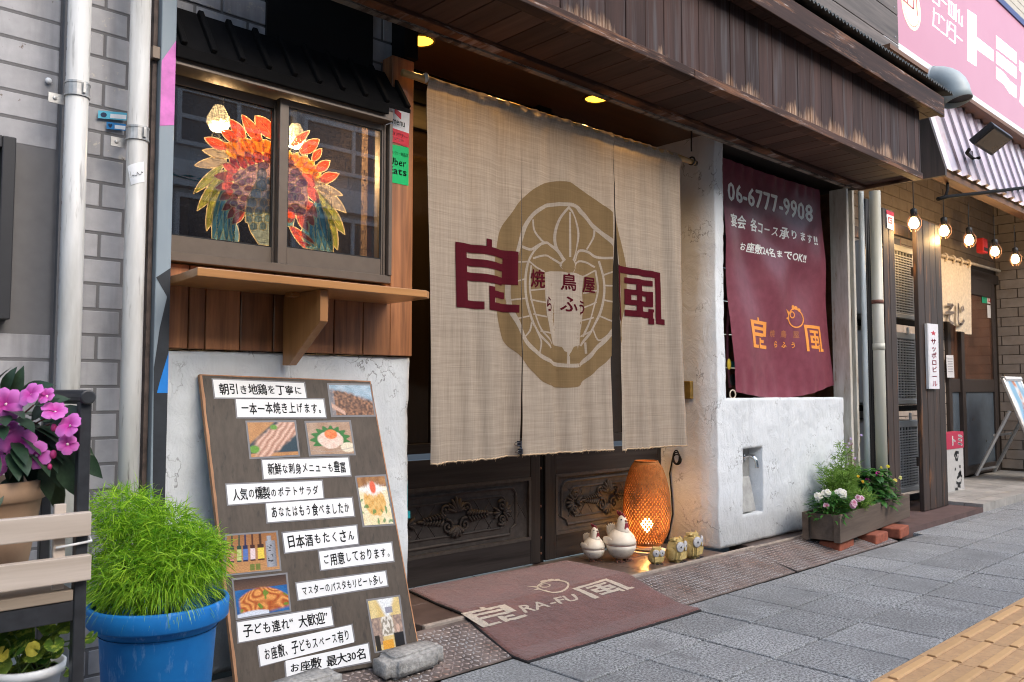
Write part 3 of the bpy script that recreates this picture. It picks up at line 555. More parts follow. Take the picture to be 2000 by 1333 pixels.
def door(x0, x1, label, Y):
    d = thing('sliding_door', label, 'door', ((x0+x1)/2, Y, STEP), group='carved sliding doors behind the split curtain')
    for a_, b_ in ((.086, .196), (.462, .575), (.60, .64), (1.90, 2.0)): MB().box(x0+.07, x1-.06, Y, Y+.035, a_, b_).build('rail', m_door, d, bevel=.003)
    for a_, b_ in ((x0, x0+.07), (x1-.06, x1)): MB().box(a_, b_, Y-.001, Y+.036, .086, 2.0).build('stile', m_doorv, d, bevel=.003)
    cx = (x0+x1)/2-.01; hw = (x1-x0)/2-.075
    c = MB(); c.box(x0+.07, x1-.06, Y+.012, Y+.03, .196, .462); c.build('carved_panel', m_carve, d)
    g = MB(); yb = Y+.012
    def rail(a, b, n, r, notch):
        p = [(-a+notch, b), (a-notch, b)]+[(a-notch+notch*sin(t), b-notch+notch*cos(t)) for t in (.5, 1.05)]+[(a, b-notch), (a, -b+notch)]+[(a-notch*.75, -b+notch*.6), (a-notch, -b)]+[(-a+notch, -b)]+[(-a+notch*.75, -b+notch*.6), (-a, -b+notch), (-a, b-notch)]+[(-a+notch-notch*cos(t), b-notch+notch*sin(t)) for t in (.5, 1.05)]
        g.tube([(cx+x*1.0, yb, .329+z) for x, z in p], r, 6, closed=True)
    rail(hw*.86, .100, 4, .007, .04); rail(hw*.70, .068, 4, .0055, .03)
    g.box(x0+.07, x1-.06, Y-.003, Y+.01, .452, .466).box(x0+.07, x1-.06, Y-.003, Y+.01, .192, .206).box(x1-.072, x1-.058, Y-.003, Y+.01, .206, .452).box(x0+.068, x0+.082, Y-.003, Y+.01, .206, .452)
    g.build('moulding', m_carve, d, smooth=False)
    o = MB(); yo = Y+.004
    for sx_ in (-1, 1):
        for k in range(4):
            xa = cx+sx_*(.10+.075*k); o.tube([(xa, yb, .263), (xa+sx_*.10, yb, .395)], .002, 4); o.tube([(xa+sx_*.10, yb, .263), (xa, yb, .395)], .002, 4)
    C = (cx, yo, .329)
    for k in range(7): leafball(o, (cx, yo, .355), rad(90+(k-3)*24), .062-.004*abs(k-3), .016, .012)
    for k in range(5): leafball(o, (cx, yo, .300), rad(270+(k-2)*26), .052, .02, .012)
    for sx_ in (-1, 1):
        scroll(o, (cx+sx_*.045, yo, .300), .030, sx_, 1.2); scroll(o, (cx+sx_*.052, yo, .368), .026, sx_, -1.4, 1.2, .006, 1)
        for k in range(7):
            xx = cx+sx_*(.065+.016*k)
            for q in (1, -1): leafball(o, (xx, yo, .332), rad(0 if sx_ > 0 else 180)+q*rad(52)*sx_, .034-.003*k, .011, .009)
        leafball(o, (cx+sx_*.16, yo, .332), 0 if sx_ > 0 else pi, .04, .013, .009)
        xe = cx+sx_*hw*.66; scroll(o, (xe-sx_*.01, yo, .358), .024, -sx_, .6); scroll(o, (xe-sx_*.01, yo, .298), .024, -sx_, .6, 1.4, .006, -1)
        for k in range(5): leafball(o, (xe, yo, .329), (0 if sx_ > 0 else pi)+(k-2)*.5, .048, .014, .01)
        for k in range(3): leafball(o, (xe-sx_*.02, yo, .329), (pi if sx_ > 0 else 0)+(k-1)*.6, .04, .014, .01)
    o.build('carving', m_carve, d, smooth=True)
    MB().box(x0+.07, x1-.06, Y+.014, Y+.02, .64, 1.90).build('pane', m_dpane, d)
    k = MB(); 
    for q in (1, 2): k.box(x0+.07+(x1-x0-.13)*q/3-.01, x0+.07+(x1-x0-.13)*q/3+.01, Y+.004, Y+.03, .64, 1.90)
    k.build('glazing_bar', m_doorv, d); return d
door(1.735, 2.680, 'black brown carved sliding door on the left, beside the menu board and behind the doormat', 2.655)
door(2.722, 3.62, 'black brown carved sliding door on the right, behind the lantern and the metal hens', 2.665)
dj = thing('door_surround', 'dark door frame with bolted middle post and glazed transom above the sliding doors', 'door frame', (2.7, 2.68, STEP))
m = MB(); m.box(2.684, 2.718, 2.672, 2.71, .08, 2.15).box(1.706, 1.733, 2.64, 2.71, .08, 2.15).box(1.706, 3.62, 2.64, 2.71, 2.0, 2.05); m.build('post', m_black, dj)
MB().box(2.66, 2.74, 2.635, 2.72, 2.05, 2.16).build('transom_post', m_black, dj)
MB().box(1.706, 3.62, 2.68, 2.69, 2.05, 2.2).build('transom_pane', m_dpane, dj)
sc = MB()
for z in (.12, .19, .33, .50): sc.ball((2.701, 2.671, z), (.006, .003, .006), 8, 5)
sc.build('bolt', pm('rusty bolt', (.16, .07, .04), .6, metal=.4), dj, smooth=True)
# porch ceiling with downlights
m_pc = wood('porch ceiling board', (.035, .017, .009), (.085, .042, .020), .4, 'x', 30, .1)
pc = thing('porch_ceiling', 'dark brown porch ceiling between the doors and the eave', 'ceiling', (2.7, 2.45, 2.15))
MB().box(1.70, 3.62, 2.228, 2.70, 2.15, 2.17).build('boards', m_pc, pc); MB().box(1.706, 1.72, 2.33, 2.66, 1.95, 2.15).build('side_lining', m_pc, pc)
m_dl = pm('amber lamp glass', (1, .6, .1), .4, bump=0, emit=(1, .48, .03), es=2.2)
for i, (u, v, lb) in enumerate(((820, 80, 'amber downlight in the porch ceiling above the left end of the curtain rod'), (1165, 193, 'amber downlight in the porch ceiling above the right curtain panel'), (992, 111, 'amber downlight mostly hidden behind the eave edge above the curtain'))):
    p = PZ(u, v, 2.147); 
    th = thing('downlight', lb, 'downlight', p, group='amber downlights in the porch ceiling')
    MB().lathe([(1e-5, -.002), (.038, -.003), (.050, 0)], 28).build('lamp_glass', m_dl, th, local=True, smooth=True)
    MB().lathe([(.050, 0), (.051, -.004), (.057, -.003), (.059, .002)], 28).build('trim_ring', pm('brass ring', (.45, .28, .08), .35, metal=.8), th, local=True, smooth=True)
    l = bpy.data.lights.new('downlight', 'SPOT'); l.energy = 7; l.spot_size = rad(150); l.spot_blend = .6; l.color = (1, .55, .15); l.shadow_soft_size = .03
    o = bpy.data.objects.new('downlight_lamp', l); COL.objects.link(o); o.location = p+Vector((0, 0, -.012))
# ================================================================ the split curtain (three linen panels) on its bamboo rod
NY = 2.25; TAMP = .019
def fold(x, z):
    t = max(0, min(1, (z-.6)/1.33)); a = .0035+TAMP*(1-t)**.8
    w = .55*sin(2*pi*x/.235+1.2+.5*z)+.42*sin(2*pi*x/.142+2.6*z+.5)+.34*sin(2*pi*x/.41+.8)+.22*sin(2*pi*x/.083+5*z)
    y = NY+a*w+.0022*noise.noise(Vector((x*14, z*9, 0)))
    if z > 1.86: y += .003*sin(x*95+2*noise.noise(Vector((x*7, 0, 0))))*(z-1.86)/.06 - .013*exp(-((z-1.915)/.022)**2)
    return y
def weave(name, col, k=1, trans=.22):
    t = NT(name)
    a = t.noise(t.map((420, 1, 9)), 1, 3, .7); b = t.noise(t.map((9, 1, 420)), 1, 3, .7); s1 = t.noise(t.map((170, 1, 3.5)), 1, 2, .6); s2 = t.noise(t.map((3.5, 1, 170)), 1, 2, .6)
    w = t.math('ADD', t.math('ADD', t.math('MULTIPLY', a, .30), t.math('MULTIPLY', b, .30)), t.math('ADD', t.math('MULTIPLY', s1, .2), t.math('MULTIPLY', s2, .2)))
    c = t.mix(mul(col, 1-.30*k), mul(col, 1+.28*k), t.ramp(w, [(.36, 0), (.64, 1)]))
    d = t.n.new('ShaderNodeBsdfDiffuse'); tl = t.n.new('ShaderNodeBsdfTranslucent'); mx = t.n.new('ShaderNodeMixShader'); mx.inputs[0].default_value = trans
    bp = t.n.new('ShaderNodeBump'); bp.inputs['Strength'].default_value = .35; bp.inputs['Distance'].default_value = .001; t.L(w, bp.inputs['Height']); t.L(bp.outputs[0], d.inputs['Normal'])
    t.L(c, d.inputs[0]); t.L(c, tl.inputs[0]); t.L(d.outputs[0], mx.inputs[1]); t.L(tl.outputs[0], mx.inputs[2]); t.L(mx.outputs[0], t.out.inputs[0]); return t.m
LINEN = (.405, .335, .265)
m_linen = weave('natural linen', LINEN); m_linen2 = weave('bare linen line', mul(LINEN, 1.0), .8); m_khaki = weave('khaki print', (.225, .15, .075), .6); m_maroon = weave('maroon print', (.078, .010, .016), .4, .08)
nq = [((833, 152), (1020, 209), (1015, 892), (838, 908)), ((1020, 209), (1196, 262), (1195, 880), (1017.5, 890)), ((1196, 262), (1328, 302), (1331, 871), (1208, 881))]
nr = thing('split_curtain', 'natural linen split curtain with a khaki round crest and maroon characters over the doors', 'curtain', (2.4, NY, .6))
slit = [None, (250, 'a'), (400, 'b')]
PAN = []
for i, q in enumerate(nq):
    TL, TR, BR, BL = [PY(u, v, NY) for u, v in q]; PAN.append((TL, TR, BR, BL)); nx, nz = (70, 64, 54)[i], 120; m = MB(); vs = []
    TL = TL+Vector((0, 0, .0)); 
    for j in range(nz+1):
        for k in range(nx+1):
            u, v = k/nx, j/nz; p = (TL*(1-u)+TR*u)*(1-v)+(BL*(1-u)+BR*u)*v
            if i == 1: p.x -= .018*u**6*sin(pi*max(0, (v-.25)/.75))
            if v == 1: p.z += .003*noise.noise(Vector((p.x*60, 0, 0)))-.002*abs(sin(p.x*190))
            vs.append((p.x, fold(p.x, p.z), p.z))
    fs = [(j*(nx+1)+k, j*(nx+1)+k+1, (j+1)*(nx+1)+k+1, (j+1)*(nx+1)+k) for j in range(nz) for k in range(nx)]
    m.add(vs, fs).build('curtain_panel', m_linen, nr, smooth=True, fixn=False)
    h = MB(); hp = [(p[0], p[1]-.0012, p[2]+.004+.001*sin(p[0]*300)) for p in vs[nz*(nx+1):]]; h.tube(hp, .0028, 5)
    rn = random.Random(i)
    for p in hp:
        if rn.random() < .35: h.tube([p, (p[0]+rn.uniform(-.004, .004), p[1]-.001, p[2]-rn.uniform(.004, .011))], .0005, 3)
    h.build('frayed_hem', weave('frayed hem', (.62, .46, .30), .3), nr, smooth=True)
def clipx(poly, a, b, keep):         # keep side of the line x = a+b*z
    out = []; s_ = lambda p: keep*(p[0]-a-b*p[1])
    for i in range(len(poly)):
        p, q = poly[i-1], poly[i]; sp, sq = s_(p), s_(q)
        if (sp >= 0) != (sq >= 0): t = sp/(sp-sq); out.append((p[0]+(q[0]-p[0])*t, p[1]+(q[1]-p[1])*t))
        if sq >= 0: out.append(q)
    return out
def noren_print(name, tris, mat, lift):
    """tris in photo pixels, laid on the cloth, cut where the panels part and bent along the folds"""
    m = MB(); T = [[(lambda q: (q.x, q.z))(PY(*p, NY)) for p in t] for t in tris]
    for i, (TL, TR, BR, BL) in enumerate(PAN):
        lb = (TL.x-BL.x)/(TL.z-BL.z); la = BL.x-lb*BL.z; rb = (TR.x-BR.x)/(TR.z-BR.z); ra = BR.x-rb*BR.z
        for t in T:
            p = clipx(t, la+.001, lb, 1); p = clipx(p, ra-.001 - (.012 if i == 1 else 0), rb, -1) if len(p) > 2 else []
            for k in range(1, len(p)-1):
                for tri in split((p[0], p[k], p[k+1])): m.add([(x, fold(x, z)-lift, z) for x, z in tri], [(0, 1, 2)])
    o = m.build(name, mat, nr, fixn=False); b = bmesh.new(); b.from_mesh(o.data); bmesh.ops.remove_doubles(b, verts=b.verts, dist=.00002); b.to_mesh(o.data); b.free()
    o.data.polygons.foreach_set('use_smooth', [True]*len(o.data.polygons)); return o
cn = crop(880, 340, 3.0295); px = lambda tr: [[cn(*p) for p in t] for t in tr]
poly = [(258, 640), (262, 500), (300, 350), (370, 220), (440, 130), (520, 70), (600, 46), (680, 46), (740, 66), (790, 105), (860, 150), (940, 225), (985, 320), (1020, 430), (1045, 540), (1050, 640), (1045, 760), (1020, 880), (985, 1000), (935, 1090), (870, 1160), (820, 1210), (770, 1250), (700, 1265), (600, 1258), (520, 1215), (450, 1140), (400, 1070), (340, 990), (290, 880), (265, 760)]
noren_print('crest_ring', px(fan(curve(poly+[poly[0]], 3)[:-1])), m_khaki, .0009)
R_ = []
ring = [(640, 180), (560, 190), (490, 235), (440, 305), (412, 400), (385, 500), (362, 590), (352, 680), (362, 790), (400, 890), (440, 985), (500, 1055), (590, 1112), (690, 1135), (790, 1120), (860, 1040), (930, 960), (985, 850), (1000, 740), (995, 640), (975, 520), (945, 410), (850, 310), (780, 230), (740, 190), (640, 180)]
R_ += stroke(curve(ring, 5), 22)
for a in (530, 600, 470): pass
R_ += fan([(545, 585), (600, 575), (650, 578), (700, 585), (760, 590), (795, 605), (790, 700), (797, 800), (790, 900), (775, 1010), (740, 1040), (700, 1062), (650, 1040), (612, 1000), (580, 930), (556, 830), (546, 700)])
for pts, w in [([(690, 200), (645, 265), (622, 360), (630, 440), (668, 510)], 13), ([(690, 200), (738, 262), (763, 350), (752, 430), (717, 510)], 13), ([(697, 232), (697, 490)], 11),
    ([(482, 275), (490, 335), (528, 395), (548, 410)], 10), ([(425, 432), (470, 448), (530, 415), (580, 412), (630, 448), (662, 505)], 15), ([(857, 320), (850, 380), (808, 445)], 10), ([(735, 512), (768, 455), (820, 465), (868, 493), (940, 500)], 14),
    ([(485, 500), (540, 485), (600, 495), (650, 532)], 11), ([(735, 535), (780, 516), (855, 550)], 11), ([(462, 522), (500, 552), (540, 580)], 9), ([(860, 572), (820, 592), (795, 606)], 9),
    ([(530, 412), (472, 480), (447, 560), (441, 700), (460, 820), (500, 920), (588, 1030)], 12), ([(470, 545), (462, 680), (482, 800), (530, 920), (600, 1005)], 9), ([(880, 520), (903, 620), (905, 720), (880, 840), (830, 940), (788, 1015)], 12), ([(862, 575), (874, 690), (850, 800), (800, 960)], 9),
    ([(462, 690), (545, 682)], 9), ([(465, 745), (552, 762)], 9), ([(482, 830), (566, 848)], 9), ([(528, 930), (582, 942)], 9), ([(392, 522), (446, 520)], 9), ([(372, 640), (440, 622)], 9), ([(362, 745), (440, 737)], 9), ([(398, 855), (456, 842)], 9), ([(435, 965), (462, 930), (472, 880)], 9),
    ([(520, 1060), (530, 990), (500, 925)], 9), ([(872, 690), (798, 705)], 9), ([(866, 760), (795, 792)], 9), ([(850, 850), (794, 866)], 9), ([(828, 935), (786, 962)], 9), ([(903, 600), (960, 575)], 9), ([(905, 660), (985, 668)], 9), ([(900, 745), (985, 770)], 9), ([(880, 840), (960, 880)], 9), ([(848, 925), (880, 985), (930, 950)], 9), ([(815, 1060), (810, 1000)], 9),
    ([(668, 510), (650, 540), (680, 580)], 10), ([(717, 510), (735, 540), (715, 580)], 10), ([(690, 1060), (690, 1130)], 14)]:
    R_ += stroke(curve(pts, 5) if len(pts) > 2 else pts, w)
noren_print('crest_line', px(R_), m_linen2, .0016)
B_ = []
for bx, by, s in [(632, 1062, 1), (744, 1062, -1)]: B_ += fan([(bx-s*48, by-30), (bx-s*10, by-48), (bx+s*28, by-38), (bx+s*40, by-10), (bx+s*52, by+12), (bx+s*38, by+42), (bx, by+44), (bx-s*35, by+30), (bx-s*50, by+5)])
B_ += fan([(672, 520), (690, 500), (712, 520), (735, 550), (715, 582), (690, 588), (668, 580), (652, 550)])
noren_print('crest_bud', px(B_), m_khaki, .0022)
def qpx(tr, q): f = lambda u, v: tuple((q[0][k]*(1-u)+q[1][k]*u)*(1-v)+(q[3][k]*(1-u)+q[2][k]*u)*v for k in (0, 1)); return [[cn(*f(*p)) for p in t] for t in tr]
noren_print('character', qpx(RYO, [(25, 402), (400, 462), (393, 822), (35, 788)]), m_maroon, .0026)
noren_print('character', qpx(FU, [(965, 537), (1243, 585), (1250, 880), (972, 850)]), m_maroon, .0026)
L3 = []
for ch, x0, y0, x1, y1 in [('焼', 466, 562, 545, 672), ('鳥', 650, 585, 735, 688), ('屋', 790, 608, 860, 700), ('ら', 556, 725, 606, 810), ('ふ', 648, 722, 740, 812), ('う', 772, 745, 802, 828)]:
    L3 += qpx(text(ch, .022), [(x0, y0), (x1, y0+10), (x1, y1+8), (x0, y1)])
noren_print('lettering', L3, m_maroon, .0026)
rod = thing('bamboo_rod', 'bamboo rod with node rings that carries the split curtain', 'rod', (2.4, NY, 1.92))
ra, rb_ = PY(786, 142, NY+.004), PY(1356, 318, NY+.004); n = 30; m = MB()
pts = [ra.lerp(rb_, i/n) for i in range(n+1)]; m.tube(pts, [.0125+(.0022 if i in (2, 9, 16, 23, 28) else 0) for i in range(n+1)], 12)
m.build('culm', pm('yellow bamboo', (.42, .25, .09), .42, .25, 12, .1, 60, stretch=(.1, 1, 1)), rod, smooth=True)
MB().ball(ra.lerp(rb_, .055)+Vector((0, -.004, .004)), (.012, .016, .018), 8, 6).build('tape', pm('grey tape', (.45, .44, .42), .5), rod)
hg = thing('rod_hanger', 'thin black hanger with a loop holding the right end of the bamboo rod', 'hanger', rb_)
hx = PY(1352, 300, NY); m = MB(); m.tube([(hx.x, NY+.004, hx.z+.01), (hx.x, NY+.004, 2.10)], .0035, 8); m.tube([(hx.x+.0, NY+.004+.018*sin(a), rb_.z+.004+.018*cos(a)) for a in [2*pi*i/14 for i in range(14)]], .004, 6, closed=True)
m.tube([rb_+Vector((0, 0, 0)), rb_+Vector((.014, 0, -.002))], .013, 10); m.build('hook', flat('black rubber', (.012, .012, .012), .5), hg, smooth=True)
for (u, v, lb) in ((1010, 862, 'black binder clip pinning the curtain panels together, the upper of the two'), (1012, 877, 'black binder clip pinning the curtain panels together, the lower of the two')):
    p = PY(u+6, v+5, NY-.012); th = thing('binder_clip', lb, 'clip', p, group='binder clips on the curtain hem'); MB().prism([(-.007, -.011), (.007, -.004), (.007, .004), (-.007, .011)], -.010, .010, 'z').build('clip_body', flat('black clip steel', (.015, .018, .03), .35), th, local=True)
    w_ = MB()
    for s in (-1, 1): w_.tube([(-.007, s*.009, .006), (-.020, s*.007, .005), (-.025, s*.007, 0), (-.020, s*.007, -.005), (-.007, s*.009, -.006)], .0011, 5)
    w_.build('wire_handle', MATS['chrome'], th, local=True)
# ================================================================ the wooden eave
def peel(zt, col=(.40, .27, .18), amt=1):
    def w(t, c):
        z = t.xyz()[2]; n1 = t.noise(t.map((34, 1, 5)), 1, 5, .75); n2 = t.noise(t.map((2.6, 1, .01)), 1, 3, .6)
        h = t.math('ADD', t.math('MULTIPLY', n1, .17), t.math('MULTIPLY', t.ramp(n2, [(.46, 0), (.62, 1)]), .115))
        mk = t.ramp(t.math('SUBTRACT', t.math('ADD', zt-.115, h), z), [(0, 0), (.05, 1)]); br = t.noise(t.map((80, 1, 8)), 1, 3)
        c = t.mix(c, t.mix((.16, .075, .035), mul(col, 1.25), t.ramp(br, [(.40, 0), (.62, 1)])), t.math('MULTIPLY', mk, .85*amt))
        gl = t.noise(t.map((30, 1, 1.6)), 1, 4, .6); return t.mix(c, (.095, .088, .092), t.ramp(gl, [(.52, 0), (.70, .65)]))
    return w
m_eave = wood('stained eave board', (.024, .013, .0105), (.082, .043, .034), .6, 'z', 40, .3, (.25, .8), wear=peel(2.135), spec=.15)
def scuff(t, c):
    n = t.noise(t.map((2.2, 1, 26)), 1, 5, .7); n2 = t.noise(t.map((9, 1, 90)), 1, 4, .7)
    c = t.mix(c, (.22, .10, .05), t.ramp(n, [(.5, 0), (.62, .8)])); return t.mix(c, (.42, .38, .36), t.math('MULTIPLY', t.ramp(n2, [(.55, 0), (.66, 1)]), t.ramp(n, [(.5, 0), (.6, .8)])))
m_eavex = wood('stained eave rail', (.026, .014, .010), (.088, .046, .034), .6, 'x', 40, .3, wear=scuff, spec=.15)
m_soff = wood('stained soffit board', (.048, .027, .021), (.098, .056, .043), .6, 'y', 40, .2, spec=.15)
ev = thing('wooden_eave', 'dark stained wooden eave with peeling vertical boards running above the curtain and banner', 'eave', (3, 2, 2.1))
m = MB(); x = 2.91-.1155*17; b_ = MB(); XE = 5.045
while x < XE-.01:
    m.box(x+.0016, min(x+.1140, XE), 1.868+random.uniform(-.0008, .0008), 1.884, 2.118, 2.495); x += .1155
m.build('fascia_board', m_eave, ev, bevel=.002, seg=1)
MB().box(.95, XE, 1.885, 1.90, 2.10, 2.50).build('fascia_backing', flat('dark gap', (.012, .009, .008)), ev)
fr_ = MB(); fr_.box(.95, 2.74, 1.852, 1.905, 2.080, 2.117); fr_.box(2.743, XE+.006, 1.852, 1.905, 2.080, 2.117); fr_.build('lower_rail', m_eavex, ev, bevel=.003)
m = MB(); x = .95
while x < XE-.02: m.box(x+.0018, min(x+.1135, XE), 1.906, 2.185, 2.103, 2.113); x += .1153
m.build('soffit_board', m_soff, ev, bevel=.0015, seg=1); MB().box(.95, XE, 1.906, 2.2, 2.1145, 2.12).build('soffit_backing', MATS['dark gap'], ev)
MB().box(.95, XE, 2.186, 2.232, 2.086, 2.118).build('inner_rail', m_eavex, ev, bevel=.003)
t = NT('flaking pale paint'); n = t.noise(t.map((9, 1, 40)), 1, 5, .7); c = t.mix((.20, .18, .155), (.045, .032, .025), t.ramp(n, [(.5, 0), (.58, 1)])); m_flake = t.fin(c, .8)
m = MB(); m.box(.95, XE-.1, 2.2335, 2.262, 2.0795, 2.095); m.build('drip_lip', m_flake, ev, bevel=.002)
m = MB(); x = .95
while x < 5.2: m.box(x+.0018, min(x+.128, 5.215), 1.806, 1.866, 2.488, 2.498); x += .13
m.build('upper_soffit', m_soff, ev, bevel=.0015, seg=1)
MB().box(.95, 5.222, 1.782, 1.805, 2.474, 2.592).build('upper_fascia', m_eavex, ev, bevel=.003)
e_ = MB(); e_.box(XE+.001, XE+.018, 1.868, 2.24, 2.082, 2.50); e_.box(XE+.019, 5.215, 1.868, 2.24, 2.488, 2.50); e_.build('end_board', m_eave, ev, bevel=.002)
m = MB(); P_ = .0185; x = .95; pts = []
while x < 5.32: pts.append(x); x += P_/2
top = []; 
for yy, zz in ((1.762, 2.632), (2.27, 2.715)):
    for k, x in enumerate(pts): top.append((x, yy, zz+.0095*sin(2*pi*k/4)))
n = len(pts); m.add(top, [(k, k+1, n+k+1, n+k) for k in range(n-1)]); m.build('corrugated_sheet', pm('corrugated iron', (.10, .10, .09), .45, .3, 15, .1, 80, metal=.5), ev, solid=.0035, fixn=False)
MB().box(.95, 5.21, 1.806, 2.26, 2.593, 2.612).build('rafter_deck', MATS['dark gap'], ev)
# weathered boarding above the eave
m_wb = wood('weathered grey boarding', (.040, .033, .030), (.17, .14, .125), .7, 'x', 34, .5, (.3, .72))
ub = thing('upper_boarding', 'weathered grey brown horizontal boards above the eave roof', 'boarding', (4.5, 2.3, 2.7)); m = MB()
for k in range(8): m.box(.95, 5.86, 2.285, 2.31, 2.62+.21*k, 2.825+.21*k)
m.build('board', m_wb, ub, bevel=.003); m = MB()
for k in range(8):
    for x in (5.80, 4.9, 4.0): m.ball((x, 2.284, 2.66+.21*k), (.007, .004, .007), 8, 5)
m.build('nail', pm('nail', (.30, .30, .31), .4, metal=.7), ub)
# ================================================================ bay with the maroon banner
m_plank = wood('brown plank', (.05, .018, .007), (.16, .065, .026), .6, 'x', 30, .3)
bb = thing('plank_wall', 'brown horizontal planks at the back of the bay behind the maroon banner', 'wall', (4.5, 2.6, .8)); m = MB()
for k in range(9): m.box(3.68, 5.2, 2.602, 2.62, .60+.19*k, .786+.19*k)
m.build('plank', m_plank, bb, bevel=.003); MB().box(3.66, 5.2, 2.27, 2.62, 2.125, 2.14).build('bay_ceiling', MATS['dark gap'], bb); MB().box(5.165, 5.2, 2.40, 2.60, .1, 2.12).build('bay_side', m_plank, bb)
gp = thing('grey_pole', 'grey pole standing behind the right edge of the maroon banner', 'pole', (5.1, 2.52, .8)); a, b = PY(1612, 360, 2.52), PY(1627, 775, 2.52)
MB().tube([(a.x, 2.52, 2.12), (a.x, 2.52, .80)], .022, 12).build('tube', pm('grey pvc', (.28, .29, .30), .45), gp, smooth=True); MB().ball((a.x-.01, 2.497, PY(1617, 578, 2.5).z), (.012, .008, .012), 8, 6).build('cap', flat('white cap', (.8, .8, .8), .4), gp)
BY = 2.40; bq = [PY(*p, BY) for p in ((1405, 305), (1600, 371), (1628, 752), (1437, 766))]; bn = thing('maroon_banner', 'maroon vinyl banner with a phone number and orange shop logo hung in the bay', 'banner', (4.4, BY, .83))
def bfold(x, z):
    u = (x-3.77)/1.15; v = (2.09-z)/1.25
    y = BY+.022*sin(pi*max(0, min(1, u)))*v*(1.2-v*.6)
    for cx, cz, k, ph in ((3.77, 2.10, 13, 0), (4.93, 2.10, 12, 1.2)):
        an = atan2(cz-z, abs(x-cx)+.02); r = sqrt((x-cx)**2+(z-cz)**2); y += .0125*sin(an*k+ph)*min(1, r*1.4)*min(1, max(0, (2.08-z)*2.2))*exp(-((u-.5)*1.1)**2)
    y += .006*sin(x*55+3*noise.noise(Vector((x*4, 0, 0))))*max(0, 1-abs(z-2.05)/.07)+.004*sin(x*48+z*5)*max(0, min(1, (1.0-z)/.06))
    return y+.003*noise.noise(Vector((x*6, 0, z*6)))
nx, nz = 60, 70; vs = []
for j in range(nz+1):
    for k in range(nx+1):
        u, v = k/nx, j/nz; p = (bq[0]*(1-u)+bq[1]*u)*(1-v)+(bq[3]*(1-u)+bq[2]*u)*v; p.z -= .055*sin(pi*u)*v**3 + .008*sin(pi*u)*(1-v)**6; vs.append((p.x, bfold(p.x, p.z), p.z))
t = NT('maroon vinyl'); n = t.noise(t.map((1, 1, 1)), 22, 4, .6); c = t.mix((.16, .034, .050), (.21, .052, .074), t.ramp(n, [(.3, 0), (.7, 1)])); t.bump(t.noise(t.obj, 160, 3), .12, .001); m_vinyl = t.fin(c, .42, spec=.4)
MB().add(vs, [(j*(nx+1)+k, j*(nx+1)+k+1, (j+1)*(nx+1)+k+1, (j+1)*(nx+1)+k) for j in range(nz) for k in range(nx)]).build('banner_cloth', m_vinyl, bn, smooth=True, fixn=False)
m_white = flat('white print', (.9, .9, .86), .6); m_orange = flat('orange print', (.80, .30, .055), .5)
def banner_print(name, tr, q, cr, mat):
    m = MB()
    for t_ in tr:
        pp = [(lambda u, v: tuple((q[0][k]*(1-u)+q[1][k]*u)*(1-v)+(q[3][k]*(1-u)+q[2][k]*u)*v for k in (0, 1)))(*p) for p in t_]
        ww = [(lambda w: (w.x, w.z))(PY(*cr(*p), BY)) for p in pp]
        for s in split(ww, .03): m.add([(x, bfold(x, z)-.0016, z) for x, z in s], [(0, 1, 2)])
    return m.build(name, mat, bn, fixn=False)
b3 = crop(1400, 300, 5.125); b4 = crop(1420, 560, 5.796)
banner_print('lettering', text('06-6777-9908', .030), [(105, 278), (962, 520), (962, 696), (108, 470)], b3, m_white)
banner_print('lettering', text('宴会 各コース承ります!!', .030, .03), [(125, 592), (1000, 812), (1005, 930), (128, 730)], b3, m_white)
banner_print('lettering', text('お座敷24名までOK!!', .030, .03), [(258, 872), (905, 1005), (905, 1102), (262, 975)], b3, m_white)
banner_print('logo', RYO, [(248, 372), (468, 402), (490, 708), (278, 690)], b4, m_orange); banner_print('logo', FU, [(865, 432), (1062, 452), (1085, 728), (882, 716)], b4, m_orange)
banner_print('logo', chick_marks(), [(695, 205), (880, 215), (885, 480), (700, 470)], b4, m_orange)
banner_print('lettering', text('焼  鳥  屋', .02), [(522, 488), (815, 503), (818, 585), (526, 570)], b4, pm('dull orange print', (.42, .14, .06), .5)); banner_print('lettering', text('ら ふ う', .035), [(588, 615), (775, 635), (775, 698), (590, 690)], b4, m_orange)
r_ = MB(); p = bq[3]+Vector((-.03, 0, -.012)); r_.tube([p+Vector((.028*cos(a), 0, .022*sin(a))) for a in [2*pi*i/16 for i in range(16)]], .004, 6, closed=True)
p = bq[0]+Vector((-.02, -.004, .0)); r_.tube([p+Vector((.022*cos(a), 0, .022*sin(a))) for a in [2*pi*i/16 for i in range(16)]], .004, 6, closed=True); r_.build('ring', pm('pale ring', (.55, .45, .34), .5), bn, smooth=True)
MB().tube([bq[2]+Vector((-.12, .03, .005)), bq[2]+Vector((.075, .03, .005))], .011, 8).build('bottom_pole', pm('grey pvc', (.28, .29, .30), .45), bn, smooth=True)
sb = thing('hanging_strap', 'dark strap with a teal and yellow tag hanging in the gap left of the banner', 'strap', PY(1425, 700, 2.44)); p0 = PY(1421, 640, 2.44); p1 = PY(1426, 757, 2.44)
MB().tube([p0+Vector((.02, 0, .12)), p0, p0.lerp(p1, .5)+Vector((-.012, 0, 0)), p1], .008, 6).build('strap', flat('maroon strap', (.09, .02, .03), .7), sb, smooth=True); q = PY(1430, 712, 2.43)
MB().box(q.x-.03, q.x+.03, 2.43, 2.44, q.z-.015, q.z+.015).build('teal_tag', flat('teal tag', (.02, .25, .24), .5), sb); MB().ball(q+Vector((-.035, -.003, 0)), (.016, .01, .03), 8, 6).build('yellow_tag', flat('yellow tag', (.6, .42, .04), .5), sb)
